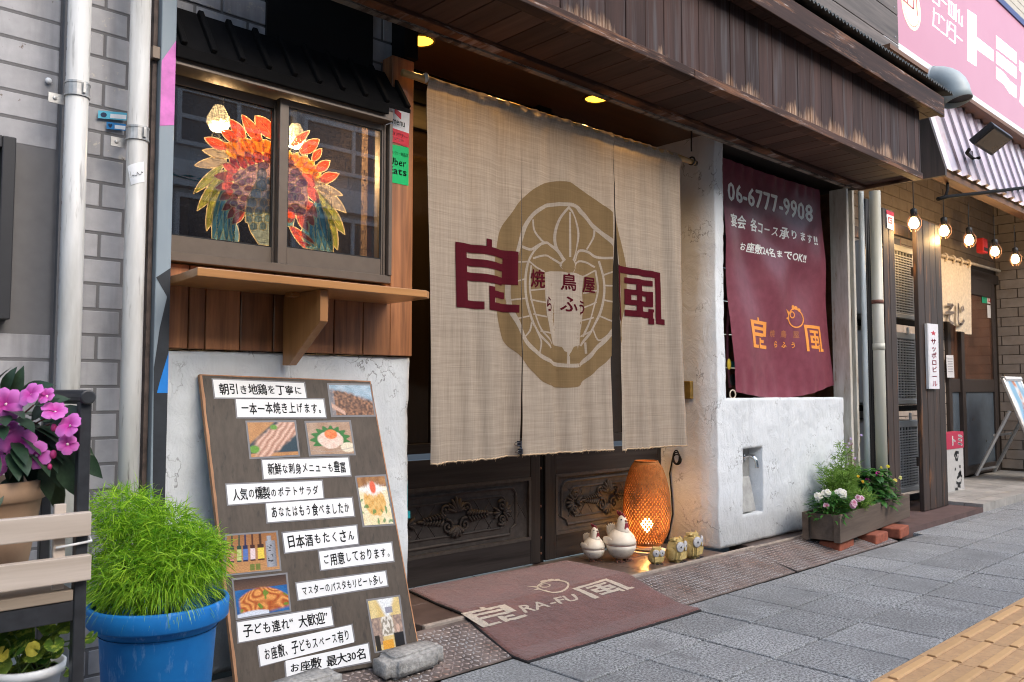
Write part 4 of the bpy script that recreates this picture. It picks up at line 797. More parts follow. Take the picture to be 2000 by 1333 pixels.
q = PY(1432, 742, 2.43); MB().lathe([(.012, -.008), (.03, -.004), (.03, .004), (.012, .008)], 14, Matrix.Translation(q) @ Matrix.Rotation(rad(90), 4, 'X')).build('wheel', flat('black rubber', (.012, .012, .012), .5), sb)
# ================================================================ left edge: tiled wall, pipes, painted steel post
lw = thing('tiled_wall', 'grey tiled wall behind the two white downpipes at the left edge', 'wall', (.3, 2.3, 0)); m = MB()
tiles(m, -.8, .595, .0, 2.1, 2.3245, .0664, 1.6, .0075, lambda a, b, z: a < .36 and .95 < z < 1.46, phase=.06); tiles(m, .605, .805, .0, 2.1, 2.305, .0664, .1085, .0075, stag=True, phase=.02)
m.build('tile', m_tile, lw, bevel=.0012, seg=1); MB().box(-.8, .6, 2.321, 2.40, -.02, 2.12).box(.6, .82, 2.302, 2.40, -.02, 2.12).build('grout', m_grout, lw)
p = PY(95, 158, 2.312); MB().ball(p, (.008, .005, .008), 10, 6).build('plug', flat('white cap', (.8, .8, .8), .4), lw, smooth=True)
wf = thing('dark_frame', 'dark metal frame on the tiled wall at the left edge of the picture', 'frame', (.3, 2.29, 1)); m = MB()
q1 = PY(32, 270, 2.28); q2 = PY(24, 625, 2.28); m.box(q1.x-.03, q1.x, 2.275, 2.33, q2.z, q1.z).box(-.5, q1.x-.03, 2.275, 2.33, q1.z-.03, q1.z).box(-.5, q1.x-.03, 2.275, 2.33, q2.z, q2.z+.03); m.build('casing', flat('charcoal frame', (.035, .035, .038), .45), wf, bevel=.003)
MB().box(-.5, q1.x-.03, 2.30, 2.31, q2.z+.03, q1.z-.03).build('panel', m_dpane, wf)
t = NT('grimy white pipe'); n = t.noise(t.map((14, 14, 2)), 1, 5, .65); n2 = t.noise(t.map((60, 60, 5)), 1, 4, .7); c = t.mix((.62, .61, .58), (.40, .385, .35), t.ramp(n, [(.42, 0), (.72, 1)])); c = t.mix(c, (.12, .10, .085), t.ramp(n2, [(.58, 0), (.72, .85)])); m_pipe = t.fin(c, .45)
m_galv = pm('galvanised strap', (.46, .455, .44), .45, .25, 40, .15, 120, metal=.5)
def pipe(label, ta, ba, Y, r, zc, sticker_=None):
    a, b = PY(*ta, Y), PY(*ba, Y); xc = (a.x+b.x)/2; th = thing('downpipe', label, 'downpipe', (xc, Y, 0), group='white downpipes on the tiled wall')
    MB().tube([(xc, Y, -.02), (xc, Y, 2.15)], r, 20).build('pipe', m_pipe, th, smooth=True)
    m = MB(); m.tube([(xc, Y, zc-.017), (xc, Y, zc+.017)], r+.0022, 20); m.tube([(xc, Y, zc-.018), (xc, Y, zc-.013)], r+.0035, 20); m.tube([(xc, Y, zc+.013), (xc, Y, zc+.018)], r+.0035, 20)
    m.box(xc+.004, xc+.010, Y-r-.009, Y-r+.002, zc-.012, zc+.013); m.box(xc-r-.030, xc-r+.006, Y+.03, Y+.034, zc-.033, zc-.009); m.ball((xc-r-.016, Y+.029, zc-.021), (.005, .003, .005), 8, 5); m.tube([(xc, Y, zc), (xc, 2.32, zc)], .006, 8)
    m.build('clamp', m_galv, th, smooth=False); return th, xc
p1, xp1 = pipe('white downpipe on the tiled wall, the one further left', (155, 0), (135, 745), 2.20, .0258, PY(145, 168, 2.17).z)
p2, xp2 = pipe('white downpipe with a white paper sticker, next to the graffiti steel post', (272, 0), (255, 910), 2.20, .0250, PY(262, 255, 2.17).z)
def cyl(u, v, uc, xc, Y, r, dd):
    """wrap a print round a pipe"""
    w = PY(u, v, Y-r); a = (w.x-xc)/r; a = max(-1.3, min(1.3, a)); return Vector((xc+(r+dd)*sin(a), Y-(r+dd)*cos(a), w.z))
sq = [(246, 322), (281, 316), (283, 355), (257, 361)]; m = MB()
def sqf(u, v, dd): return cyl(*[(sq[0][k]*(1-u)+sq[1][k]*u)*(1-v)+(sq[3][k]*(1-u)+sq[2][k]*u)*v for k in (0, 1)], 0, xp2, 2.20, .025, dd)
m.add([sqf(i/10, j, .001) for j in (0, 1) for i in range(11)], [(i, i+1, 12+i, 11+i) for i in range(10)]).build('paper_sticker', flat('white paper', (.82, .82, .82), .6), p2, smooth=True)
m = MB(); rn = random.Random(5); tr = stroke([(.25+.05*i, .55+rn.uniform(-.09, .09)) for i in range(14)], .022)+stroke([(.25, .56), (.9, .5)], .02)
for t_ in tr: m.add([sqf(*p, .0018) for p in t_], [(0, 1, 2)])
m.build('scribble', flat('black ink', (.02, .02, .022), .6), p2, fixn=False)
for (q, c2, ic) in (([(192, 216), (248, 221), (247, 236), (191, 231)], (.10, .45, .62), 1), ([(208, 238), (246, 243), (245, 256), (208, 252)], (.02, .20, .48), 2)):
    sticker('wall_sticker', ('light blue number sticker on the grey tiles, the upper of the two behind the downpipe', 'deep blue heart sticker on the grey tiles, the lower of the two behind the downpipe')[ic-1], q, 2.291, c2,
        [('emblem', fan(ell(.5, .5, .5, .5, 14)[:-1]) if ic == 1 else fan([(.5, 1), (0, .4), (.1, .05), (.35, .05), (.5, .25), (.65, .05), (.9, .05), (1, .4)]), (.08, .30, .2, .85), (.01, .03, .08)), ('number_field', rects([(0, 1, 0, 1)]), (.42, .98, .30, .85), (.75, .78, .8))])
po = thing('steel_post', 'blue grey steel post with pink, black and blue spray paint beside the window', 'post', (.84, 2.25, 0))
t = NT('blue grey paint'); n = t.noise(t.map((8, 8, 2)), 1, 5, .6); c = t.mix((.21, .27, .315), (.29, .345, .385), t.ramp(n, [(.3, 0), (.7, 1)])); m_post = t.fin(c, .45)
PL, PR = PY(306, 450, 2.24).x, PY(336, 450, 2.24).x
MB().box(PL, PR, 2.24, 2.31, -.02, 2.2).build('post', m_post, po, bevel=.003)
MB().box(PL-.013, PL-.002, 2.262, 2.30, -.02, 2.2).build('edge_strip', pm('rusty strip', (.085, .06, .05), .7, .5, 30, .3, 80), po)
fP = lambda d: (lambda u, v: (lambda w: Vector((max(PL+.0015, min(PR-.0015, w.x)), 2.24-d, w.z)))(PY(u, v, 2.24)))
mark('graffiti_pink', fan([(310, 118), (345, 80), (345, 246), (312, 246), (306, 200), (305, 130)]), fP(.0008), pm('pink spray', (.66, .17, .52), .5, .2, 20), po)
mark('graffiti_black', fan([(302, 542), (345, 525), (345, 560), (332, 600), (345, 640), (345, 1330), (295, 1330), (295, 720), (312, 640), (326, 580)]), fP(.0008), pm('black spray', (.022, .026, .032), .5, .3, 20), po)
mark('graffiti_blue', fan([(331, 688), (312, 745), (306, 768), (345, 768), (345, 660)]), fP(.0014), pm('blue spray', (.01, .20, .62), .5, .15, 20), po)
# ================================================================ handwritten menu board leaning on the wall
bbr = PZ(822, 1288, .03); BK = (2.300-bbr.y)/(.89-.03)
def PB(u, v): d = ray(u, v); return CP+d*((bbr.y+(CAMH-.03)*BK)/(d.y-BK*d.z))
BN = Vector((0, -1, BK)).normalized()
mb_ = thing('menu_board', 'dark wooden menu board with handwritten paper strips and food photos leaning on the wall', 'menu board', (bbr.x-.3, bbr.y, .03))
cq = [PB(*p) for p in ((390, 732), (723, 745), (822, 1288), (461, 1343))]
m = MB(); m.add(cq+[p-BN*.012 for p in cq], [(0, 1, 2, 3), (7, 6, 5, 4), (0, 4, 5, 1), (1, 5, 6, 2), (2, 6, 7, 3), (3, 7, 4, 0)])
t = NT('stained board'); n = t.noise(t.map((60, 60, 7)), 1, 6, .7); n2 = t.noise(t.obj, 5, 4); c = t.mix((.050, .037, .027), (.092, .070, .051), t.ramp(n, [(.3, 0), (.7, 1)])); c = t.mix(c, (.022, .017, .014), t.ramp(t.noise(t.map((70, 70, 12)), 1, 4, .6), [(.58, 0), (.74, .8)])); c = t.mix(c, (.11, .088, .066), t.ramp(n2, [(.5, 0), (.8, .6)])); t.bump(n, .2, .001)
m.build('panel', t.fin(c, .62), mb_); m = MB(); rn = random.Random(3)
def edge(a, b, w, s):
    N = 24; d = (b-a).normalized(); q = BN.cross(d)*s; pa = [a.lerp(b, i/N) for i in range(N+1)]
    inn = [p+q*(w*(.45+.75*abs(noise.noise(p*30)))) for p in pa]; vs = []
    for p, r in zip(pa, inn): vs += [p-q*.0008+BN*.0012, r+BN*.0012, p-q*.0008-BN*.0125]
    for i in range(N): m.add([vs[3*i], vs[3*i+1], vs[3*i+4], vs[3*i+3], vs[3*i+2], vs[3*i+5]], [(0, 1, 2, 3), (0, 3, 5, 4)])
edge(cq[0], cq[3], .010, 1); edge(cq[0], cq[1], .004, -1); edge(cq[1], cq[2], .005, -1)
m.build('bare_edge', pm('bare wood edge', (.40, .20, .10), .7, .35, 30, .2, 80, stretch=(1, 1, .1)), mb_, fixn=False)
c5 = crop(380, 720, 4.3); c6 = crop(380, 1000, 3.846)
m_lam = pm('laminate pouch', (.22, .215, .22), .22, .1, 10, 0); m_paper = pm('menu paper', (.80, .80, .79), .28, .03, 8, 0); m_ink = flat('brush ink', (.012, .012, .013), .5)
def grow(q, k):
    cx = sum(p[0] for p in q)/4; cy = sum(p[1] for p in q)/4; return [(x+(k if x > cx else -k), y+(k if y > cy else -k)) for x, y in q]
def strip(s, q, cr, pad=(.05, .95, .16, .86)):
    q1 = [cr(*p) for p in q]; f0 = px_quad(grow(q1, 2.6), PB, BN*.0012); f1 = px_quad(q1, PB, BN*.0018); f2 = px_quad(q1, PB, BN*.0024)
    o = mark('paper_strip', rects([(0, 1, 0, 1)]), f1, m_paper, mb_); mark('laminate_edge', rects([(0, 1, 0, 1)]), f0, m_lam, o)
    a, b, c_, d = pad; mark('lettering', text(s, .02, .09, kana=.86), lambda u, v: f2(a+(b-a)*u, c_+(d-c_)*v), m_ink, o)
for s, q, cr in [('朝引き地鶏を丁寧に', [(152, 95), (915, 125), (937, 250), (172, 245)], c5), ('一本一本焼き上げます。', [(345, 260), (1078, 262), (1100, 410), (358, 410)], c5), ('新鮮な刺身メニューも豊富', [(565, 772), (1287, 750), (1308, 898), (580, 928)], c5),
    ('人気の燻製のポテトサラダ', [(265, 978), (1065, 945), (1080, 1090), (282, 1145)], c5), ('あなたはもう食べましたか', [(598, 1135), (1318, 1088), (1338, 1238), (612, 1293)], c5), ('日本酒もたくさん', [(660, 162), (1213, 103), (1228, 240), (680, 308)], c6),
    ('ご用意しております。', [(932, 300), (1475, 232), (1493, 368), (950, 437)], c6), ('マスターのパスタもリピート多し', [(762, 540), (1430, 447), (1447, 553), (780, 662)], c6), ('子ども連れ“大歓迎”', [(318, 832), (1018, 718), (1040, 852), (330, 982)], c6),
    ('お座敷、子どもスペース有り', [(475, 1003), (1175, 850), (1197, 980), (495, 1160)], c6), ('お座敷 最大30名', [(680, 1120), (1300, 990), (1318, 1122), (690, 1245)], c6)]: strip(s, q, cr)
# food photographs: little prints whose pictures are painted in code
def lerp3(a, b, t): t = max(0, min(1, t)); return tuple(x+(y-x)*t for x, y in zip(a, b))
def N2(x, y, s, o=0): return .5+.5*noise.noise(Vector((x*s+o, y*s, o*1.7)))
def sm(a, b, x): t = max(0, min(1, (x-a)/(b-a))); return t*t*(3-2*t)
def pic_grill(u, v):
    c = lerp3((.55, .66, .75), (.16, .30, .42), N2(u, v, 5)); d = sm(-.05, .1, (v-.05)-(.15+.55*max(0, u-.25)*.9)+.12*N2(u, v, 9)); n = N2(u*1.4, v, 13, 4)
    meat = lerp3((.05, .02, .012), (.42, .20, .10), n*n*1.6); c = lerp3(c, meat, d*(1 if u > .08 else .7)); return lerp3(c, (.62, .38, .28), sm(.08, .0, abs((v-.78)-(u-.12)*.9)-.03)*(u < .3))
def pic_chicken(u, v):
    c = lerp3((.42, .19, .06), (.55, .27, .10), N2(u, v, 6)); pl = sm(.02, -.02, v-(.9-.0*u)+0) * sm(-.04, .06, u+v*.9-.55)
    c = lerp3(c, (.012, .04, .06), pl); d = abs((u-.2)*.75-(.95-v)*.72+.08); n = .5+.5*sin((u+v*.6)*46+4*N2(u, v, 4)); m_ = sm(.33, .22, d+.10*(N2(u, v, 9)-.5))*sm(.02, .2, u)
    c = lerp3(c, lerp3((.36, .15, .09), (.78, .52, .40), n*.7+.3*N2(u, v, 20)), m_); return lerp3(c, (.12, .30, .03), sm(.14, .08, sqrt((u-.08)**2+(v-.78)**2))+sm(.10, .05, sqrt((u-.54)**2+(v-.15)**2)))
def pic_egg(u, v):
    c = lerp3((.33, .18, .10), (.5, .36, .26), N2(u, v, 4)+.2*sin((u-.5)*60)*.3); r = sqrt((u-.5)**2+(v-.55)**2*1.1); a = atan2(v-.5, u-.5)
    c = lerp3(c, (.03, .17, .03), sm(.45, .40, r+.05*sin(a*14))*(v < .75)); c = lerp3(c, lerp3((.72, .46, .36), (.85, .72, .62), N2(u, v, 10)), sm(.34, .30, r+.06*N2(u, v, 8)))
    c = lerp3(c, lerp3((.72, .10, .02), (.85, .32, .10), N2(u, v, 12)), sm(.17, .13, sqrt((u-.52)**2+(v-.38)**2))); c = lerp3(c, (.75, .66, .50), sm(.17, .14, sqrt((u-.88)**2*.8+(v-.8)**2))); return lerp3(c, (.40, .33, .30), sm(.02, .0, abs(v-.86-.06*sin(u*4)))*.7)
def pic_salad(u, v):
    c = lerp3((.20, .07, .02), (.5, .26, .10), N2(u, v, 6)) if v < .22 else lerp3((.80, .62, .28), (.86, .80, .62), N2(u, v, 5)); r = sqrt(((u-.5)/.42)**2+((v-.52)/.34)**2)
    c = lerp3(c, lerp3((.60, .26, .04), (.88, .62, .24), N2(u, v, 11)), sm(1.02, .9, r+.15*N2(u, v, 9))); c = lerp3(c, (.86, .82, .78), sm(.25, .12, abs(v-.26)+.25*abs(u-.5)+.1*N2(u, v, 16)))
    c = lerp3(c, (.78, .14, .07), sm(.13, .08, sqrt((u-.5)**2+((v-.22)*.8)**2))); return lerp3(c, (.05, .22, .05), sm(.62, .70, N2(u, v, 9, 3))*(v > .45)*.8)
def pic_sake(u, v):
    c = lerp3((.30, .12, .04), (.50, .25, .10), v+.2*N2(u, v, 6))
    for x, w, body, lab in ((.10, .05, (.02, .05, .03), (.6, .2, .2)), (.24, .05, (.02, .06, .04), (.5, .55, .2)), (.36, .055, (.01, .02, .08), (.10, .18, .45)), (.50, .055, (.06, .015, .01), (.75, .60, .60)), (.66, .07, (.05, .015, .008), (.78, .58, .08))):
        ww = w if v > .28 else w*.45; k = sm(ww, ww-.015, abs(u-x))*(v < .72); c = lerp3(c, body, k); c = lerp3(c, lab, k*(.38 < v < .68))
    k = sm(.105, .09, abs(u-.86))*(.22 < v < .93) + sm(.05, .04, abs(u-.84))*(.08 < v < .23); c = lerp3(c, lerp3((.36, .37, .40), (.16, .17, .20), abs(u-.83)*7), min(1, k))
    if abs(u-.84) < .055 and (.33 < v < .50 or .58 < v < .78): c = lerp3(c, (.03, .03, .04), sm(.5, .6, N2(u, v, 20, 2)))
    return lerp3(c, (.12, .18, .03), (sm(.05, .04, abs(u-.48))+sm(.05, .04, abs(u-.59)))*(.80 < v < .97)*.9)
def pic_pasta(u, v):
    c = lerp3((.05, .03, .025), (.16, .09, .06), v*3) if v < .28 else lerp3((.01, .07, .25), (.03, .17, .42), N2(u, v, 5)); h = .26+1.25*(u-.50)**2; k = sm(-.02, .05, v-h)*sm(.98, .86, v+.15*(abs(u-.5)-.3))*sm(.03, .1, u)
    n = .5+.5*sin(26*N2(u, v, 3.4)+30*N2(v, u, 2.2, 5)); c = lerp3(c, lerp3((.34, .05, .01), (.80, .36, .10), n*.8+.25*N2(u, v, 18)), k); c = lerp3(c, (.16, .24, .03), k*sm(.66, .72, N2(u, v, 8, 7))); return lerp3(c, (.66, .70, .78), sm(.90, .95, v+.06*sin(u*5))*(u < .6))
def pic_room(u, v):
    c = lerp3((.62, .42, .13), (.80, .66, .34), N2(u, v, 4)); c = lerp3(c, (.80, .82, .82), sm(.2, .05, abs(u-.55)-.12+(v-.05)*.6)); c = lerp3(c, (.30, .30, .36), sm(.14, .10, abs(u-.62))*(.17 < v < .30))
    c = lerp3(c, lerp3((.75, .70, .62), (.30, .26, .20), sm(.45, .6, N2(u, v, 14))), sm(.05, .0, abs(u-.5)-.13-.1*v)*(v > .36)*(v < .75)); c = lerp3(c, lerp3((.10, .08, .08), (.60, .42, .32), N2(u, v, 13, 3)), (v > .36)*(v < .9)*sm(.16, .24, abs(u-.5)))
    c = lerp3(c, (.75, .36, .05), (v > .82)*(u > .25)*(u < .62)); c = lerp3(c, (.02, .02, .022), sm(.20, .15, abs(u-.84))*(v > .72)); c = lerp3(c, (.62, .42, .32), sm(.07, .05, sqrt((u-.84)**2+((v-.63)*.7)**2))); return lerp3(c, (.03, .025, .02), sm(.09, .07, abs(u-.10))*(v > .70))
t = NT('photo print'); at = t.n.new('ShaderNodeVertexColor'); at.layer_name = 'Col'; m_photo = t.fin(at.outputs[0], .3)
for fn, q, cr in [(pic_grill, [(1125, 140), (1470, 145), (1507, 390), (1160, 395)], c5), (pic_chicken, [(440, 455), (835, 452), (870, 725), (475, 748)], c5), (pic_egg, [(935, 458), (1295, 450), (1338, 715), (975, 725)], c5), (pic_salad, [(1358, 918), (1592, 905), (1668, 1303), (1425, 1320)], c5),
    (pic_sake, [(240, 183), (610, 155), (638, 430), (235, 470)], c6), (pic_pasta, [(290, 515), (682, 470), (712, 735), (322, 800)], c6), (pic_room, [(1300, 672), (1528, 637), (1580, 1000), (1365, 1050)], c6)]:
    q1 = [cr(*p) for p in q]; f0 = px_quad(grow(q1, 3.6), PB, BN*.0012); f1 = px_quad(q1, PB, BN*.0018); nx, ny = 88, 72; m = MB(); m.c = []
    for j in range(ny+1):
        for i in range(nx+1): m.v.append(tuple(f1(i/nx, j/ny))); m.c.append(tuple(x*(.62+.6*N2(i/nx, j/ny, 34)) for x in fn(i/nx, j/ny)))
    m.f = [(j*(nx+1)+i, j*(nx+1)+i+1, (j+1)*(nx+1)+i+1, (j+1)*(nx+1)+i) for j in range(ny) for i in range(nx)]
    o = m.build('food_photo', m_photo, mb_, fixn=False); mark('laminate_edge', rects([(0, 1, 0, 1)]), f0, m_lam, o)
# concrete blocks holding the board's foot
m_conc = pm('rough concrete', (.33, .32, .30), .95, .35, 60, .9, 130, .004)
def block(x0, x1, y0, y1, z0, z1, label, seed, rz=0):
    m = MB(); b = bmesh.new(); bmesh.ops.create_cube(b, size=1); bmesh.ops.bevel(b, geom=b.edges[:], offset=.16, segments=3, affect='EDGES'); bmesh.ops.triangulate(b, faces=b.faces[:]); bmesh.ops.subdivide_edges(b, edges=b.edges[:], cuts=2, use_grid_fill=True)
    for v in b.verts: p = Vector((v.co.x*(x1-x0), v.co.y*(y1-y0), v.co.z*(z1-z0))); v.co = p+noise.noise_vector(p*28+Vector((seed, 0, 0)))*.0045
    me = bpy.data.meshes.new('concrete_block'); b.to_mesh(me); b.free(); me.polygons.foreach_set('use_smooth', [True]*len(me.polygons)); me.materials.append(m_conc); o = bpy.data.objects.new('concrete_block', me); COL.objects.link(o)
    o.location = ((x0+x1)/2, (y0+y1)/2, (z0+z1)/2); o.rotation_euler = (rad(4), rad(-1), rz); tag(o, label, 'concrete block', 'concrete blocks at the foot of the menu board')
pR = PZ(738, 1322, .03); pR2 = PZ(880, 1300, .025); pL = PZ(655, 1340, .03)
block(pR.x, pR2.x-.005, pR.y-.045, pR.y+.045, .022, .088, 'worn concrete block at the right foot of the menu board', 3, rad(3)); block(pL.x-.25, pL.x, pL.y-.055, pL.y+.04, .012, .08, 'worn concrete block below the strip about thirty seats, nearer the blue bucket', 9, rad(4))
# ================================================================ blue bucket and the fluffy bush in it
BC = Vector((.728, 1.915, 0))
t = NT('blue plastic'); n = t.noise(t.obj, 11, 5, .6); sc = t.noise(t.map((40, 40, 9)), 1, 5, .7); c = t.mix((.006, .14, .45), (.011, .20, .56), t.ramp(n, [(.3, 0), (.7, 1)])); c = t.mix(c, (.16, .33, .62), t.ramp(sc, [(.56, 0), (.66, .75)])); m_blue = t.fin(c, .58, spec=.3)
bk = thing('bucket', 'tall blue plastic bucket with scuffed sides in front of the steel post', 'bucket', BC)
MB().lathe([(.096, 0), (.10, .003), (.122, .335), (.125, .340), (.143, .342), (.147, .347), (.148, .381), (.145, .386), (.139, .386), (.137, .380), (.136, .35), (.128, .335), (.112, .30)], 48, Matrix.Translation(BC)).build('tub', m_blue, bk, smooth=True)
MB().lathe([(1e-5, .325), (.126, .325)], 24, Matrix.Translation(BC)).build('soil', pm('soil', (.03, .022, .016), .95, .4, 60, .8, 90, .005), bk)
def leaf_mat(name, a, b, tr=.35, rough=.5, vein=None):
    t = NT(name); isl = t.island(); c = t.mix(a, b, isl); n = t.noise(t.obj, 90, 3); c = t.mix(c, t.ramp(n, [(.3, .75), (.7, 1.2)]), 1, 'MULTIPLY')
    if vein: c = t.mix(c, vein, t.ramp(t.noise(t.obj, 75, 4, .7), [(.50, 0), (.62, .9)]))
    tl = t.n.new('ShaderNodeBsdfTranslucent'); mx = t.n.new('ShaderNodeMixShader'); mx.inputs[0].default_value = tr; t.L(c, tl.inputs[0]); t.fin(c, rough, spec=.35); t.L(t.b.outputs[0], mx.inputs[1]); t.L(tl.outputs[0], mx.inputs[2]); t.L(mx.outputs[0], t.out.inputs[0]); return t.m
m_koc = leaf_mat('kochia green', (.10, .31, .012), (.54, .82, .06), .45)
def blade(m, p, d, L, w, droop, rn):
    d = d.normalized(); s = d.cross(Vector((rn.uniform(-1, 1), rn.uniform(-1, 1), rn.uniform(-1, 1)))).normalized(); vs = []; q = p.copy(); dd = d.copy()
    for k in range(4):
        ww = w*(1, .95, .7, .0)[k]; vs += [q-s*ww/2, q+s*ww/2] if k < 3 else [q]
        dd = (dd+Vector((0, 0, -droop*.33))).normalized(); q = q+dd*L/3
    m.add(vs, [(0, 1, 3, 2), (2, 3, 5, 4), (4, 5, 6)])
ko = thing('kochia_bush', 'fluffy bright green summer cypress bush growing in the blue bucket', 'bush', (BC.x, BC.y, .33)); rn = random.Random(4); fo = MB(); stm = MB()
D0 = CP+ray(290, 1100)*1.86
lobes = [((258, 1075), .090, .125, 1.87, 2300), ((350, 1090), .095, .100, 1.84, 2200), ((330, 1035), .075, .065, 1.85, 1200), ((300, 1120), .115, .085, 1.82, 2000), ((228, 1130), .075, .085, 1.86, 1200), ((400, 1085), .055, .070, 1.86, 900), ((250, 1000), .085, .068, 1.88, 1500)]
for (uv, rx, rz_, dist, cnt) in lobes:
    c = CP+ray(*uv)*dist
    for k in range(cnt):
        a = Vector((rn.gauss(0, 1), rn.gauss(0, 1), rn.gauss(0, 1))).normalized(); r = rn.random()**.36*(.86+.28*noise.noise(a*2.2+c*5)); p = c+Vector((a.x*rx*r, a.y*rx*r, a.z*rz_*r))
        if p.z < .36: p.z = .36+rn.random()*.05
        d = a*.8+Vector((0, 0, .15))+Vector((rn.uniform(-1, 1), rn.uniform(-1, 1), rn.uniform(-.8, .8)))*1.0; blade(fo, p, d, rn.uniform(.024, .046), rn.uniform(.0016, .0024), rn.uniform(.4, 1.3), rn)
for k in range(900):
    a = rn.uniform(0, 2*pi); p = Vector((BC.x+.138*rn.random()**.3*cos(a), BC.y+.138*rn.random()**.3*sin(a), .385+rn.uniform(-.005, .06))); blade(fo, p, Vector((cos(a), sin(a), .1)), rn.uniform(.03, .055), .0014, 1.6, rn)
for k in range(40): a = rn.uniform(0, 2*pi); stm.tube([(BC.x+.03*cos(a), BC.y+.03*sin(a), .32), (BC.x+.08*cos(a), BC.y+.07*sin(a), rn.uniform(.42, .50))], .0016, 4)
fo.build('foliage', m_koc, ko, fixn=False); stm.build('stem', pm('green stem', (.10, .16, .03), .6), ko)
# ================================================================ black plant stand with its pots
m_iron = pm('black iron', (.022, .024, .028), .45, .3, 40, .2, 120); m_slat = wood('pale slat', (.44, .35, .27), (.76, .65, .55), .6, 'x', 30, .25, (.32, .62)); XS, YF, YB = .474, 1.62, 1.85
ps = thing('plant_stand', 'black iron plant stand with pale wooden slats at the left edge', 'plant stand', (.2, 1.73, 0)); m = MB()
for x in (XS, -.30):
    m.box(x-.010, x+.010, YF-.010, YF+.010, 0, .833); m.box(x-.009, x+.009, YB-.009, YB+.009, 0, .833); m.box(x-.008, x+.008, YF+.01, YB-.01, .462, .482)
m.box(-.29, XS-.01, YF-.009, YF+.009, .447, .482); m.box(-.29, XS-.01, YB-.009, YB+.009, .452, .482); m.box(-.29, XS-.01, YB-.006, YB+.006, .28, .292); m.build('iron_frame', m_iron, ps, bevel=.0015, seg=1)
m = MB(); 
for x in (XS,): m.tube([(x, YF-.022, .838), (x, YB+.022, .838)], .0135, 14)
m.build('handle', m_iron, ps, smooth=False, bevel=.003)
fs_ = lambda u, v: PY(u, v, YF-.012)
for (v0, v1, w0, w1) in ((998, 1044, 1008, 1059), (1081, 1130, 1095, 1147)):
    a, b = fs_(174, v0), fs_(174, v1); MB().box(-.35, a.x, YF-.028, YF-.0105, b.z, a.z).build('slat', m_slat, ps, bevel=.002)
m_old = wood('weathered seat', (.26, .20, .14), (.46, .37, .28), .7, 'x', 40, .3); m = MB()
for k in range(4): m.box(-.35, XS-.012, YF-.012+.062*k, YF+.046+.062*k, .483, .502)
m.build('seat_slat', m_old, ps, bevel=.002); a = fs_(120, 985); MB().box(a.x-.010, a.x+.009, YF-.0102, YF-.002, .505, .652).build('upright', m_slat, ps, bevel=.0015)
a = fs_(108, 1070); b = fs_(172, 1057); m = MB(); m.tube([a+Vector((0, -.004, 0)), a.lerp(b, .5)+Vector((0, -.006, .0)), b+Vector((.004, -.004, 0)), b+Vector((.01, .03, .004))], .0024, 6); m.build('cable_tie', flat('white nylon', (.75, .75, .74), .35), ps, smooth=True)
def leafm(m, base, d, up, L, w, bend=.3, fold_=.25, n=6):
    d = d.normalized(); s = d.cross(up); s = s.normalized() if s.length > 1e-4 else Vector((1, 0, 0)); nrm = s.cross(d); vs = []; p = base.copy(); dd = d.copy()
    for k in range(n+1):
        q = k/n; ww = w/2*(sin(pi*q**.85)**.9 if 0 < q < 1 else 0); vs += [p-s*ww+nrm*ww*fold_, p.copy(), p+s*ww+nrm*ww*fold_]; dd = (dd-nrm*bend/n-Vector((0, 0, bend*.5/n))).normalized(); p = p+dd*L/n
    m.add(vs, [f for k in range(n) for f in ((3*k, 3*k+1, 3*k+4, 3*k+3), (3*k+1, 3*k+2, 3*k+5, 3*k+4))])
tpot = thing('flower_pot', 'tan ribbed clay pot standing on the plant stand', 'pot', (.17, 1.755, .503)); PC = Vector((.345, 1.758, .503))
MB().lathe([(.070, 0), (.078, .03), (.079, .034), (.085, .07), (.086, .074), (.092, .11), (.098, .15), (.104, .152), (.105, .185), (.097, .186), (.09, .15)], 36, Matrix.Translation(PC)).build('clay', pm('tan clay', (.42, .27, .17), .8, .12, 20, .2, 70), tpot, smooth=True); MB().lathe([(1e-5, .16), (.095, .16)], 20, Matrix.Translation(PC)).build('soil', MATS['soil'], tpot); tpot.location = PC
for ch in tpot.children: ch.matrix_parent_inverse = Matrix.Translation(-PC)
im = thing('impatiens_plant', 'dark leaved impatiens with violet pink flowers in the tan pot', 'plant', PC+Vector((0, 0, .16))); lv = MB(); stx = MB(); rn = random.Random(8); T0 = 1.52
dpt = lambda u, v, t: CP+ray(u, v)*t
core = PC+Vector((0, 0, .24))
for u, v, an, L_ in [(150, 900, -60, .075), (105, 900, -75, .07), (128, 920, -65, .07), (160, 890, -35, .075), (110, 960, -88, .065), (60, 960, -100, .06), (90, 930, -80, .065), (30, 930, -95, .06), (20, 900, -120, .06), (60, 915, -60, .06), (95, 850, -10, .065), (120, 825, 10, .06), (75, 800, 50, .055), (30, 760, 80, .06), (10, 750, 70, .05), (60, 755, 30, .055), (100, 810, 10, .06), (90, 780, 25, .05), (140, 850, -15, .055), (5, 960, -100, .05), (150, 860, -20, .055), (45, 840, 0, .06), (20, 820, 90, .05), (65, 850, -30, .06), (110, 880, -50, .07), (0, 900, 180, .05), (75, 910, -90, .07), (130, 800, 20, .045)]:
    p = dpt(u, v, T0+rn.uniform(-.03, .06)); d = RT*cos(rad(an))+UP*sin(rad(an))-FW*rn.uniform(.0, .5); st0 = p-d*.45*L_*1.1; leafm(lv, st0, d, (-FW+UP*.6).normalized(), L_*1.25, L_*.50, .5, .22); stx.tube([core, st0], .0016, 4)
for k in range(130):
    a = Vector((rn.gauss(0, 1), rn.gauss(0, 1), rn.uniform(-.3, 1))).normalized(); p = core+Vector((a.x*.115, a.y*.09, a.z*.10)); leafm(lv, p, a+Vector((0, 0, -.4)), Vector((0, 0, 1)), rn.uniform(.055, .085), rn.uniform(.026, .036), .6, .2)
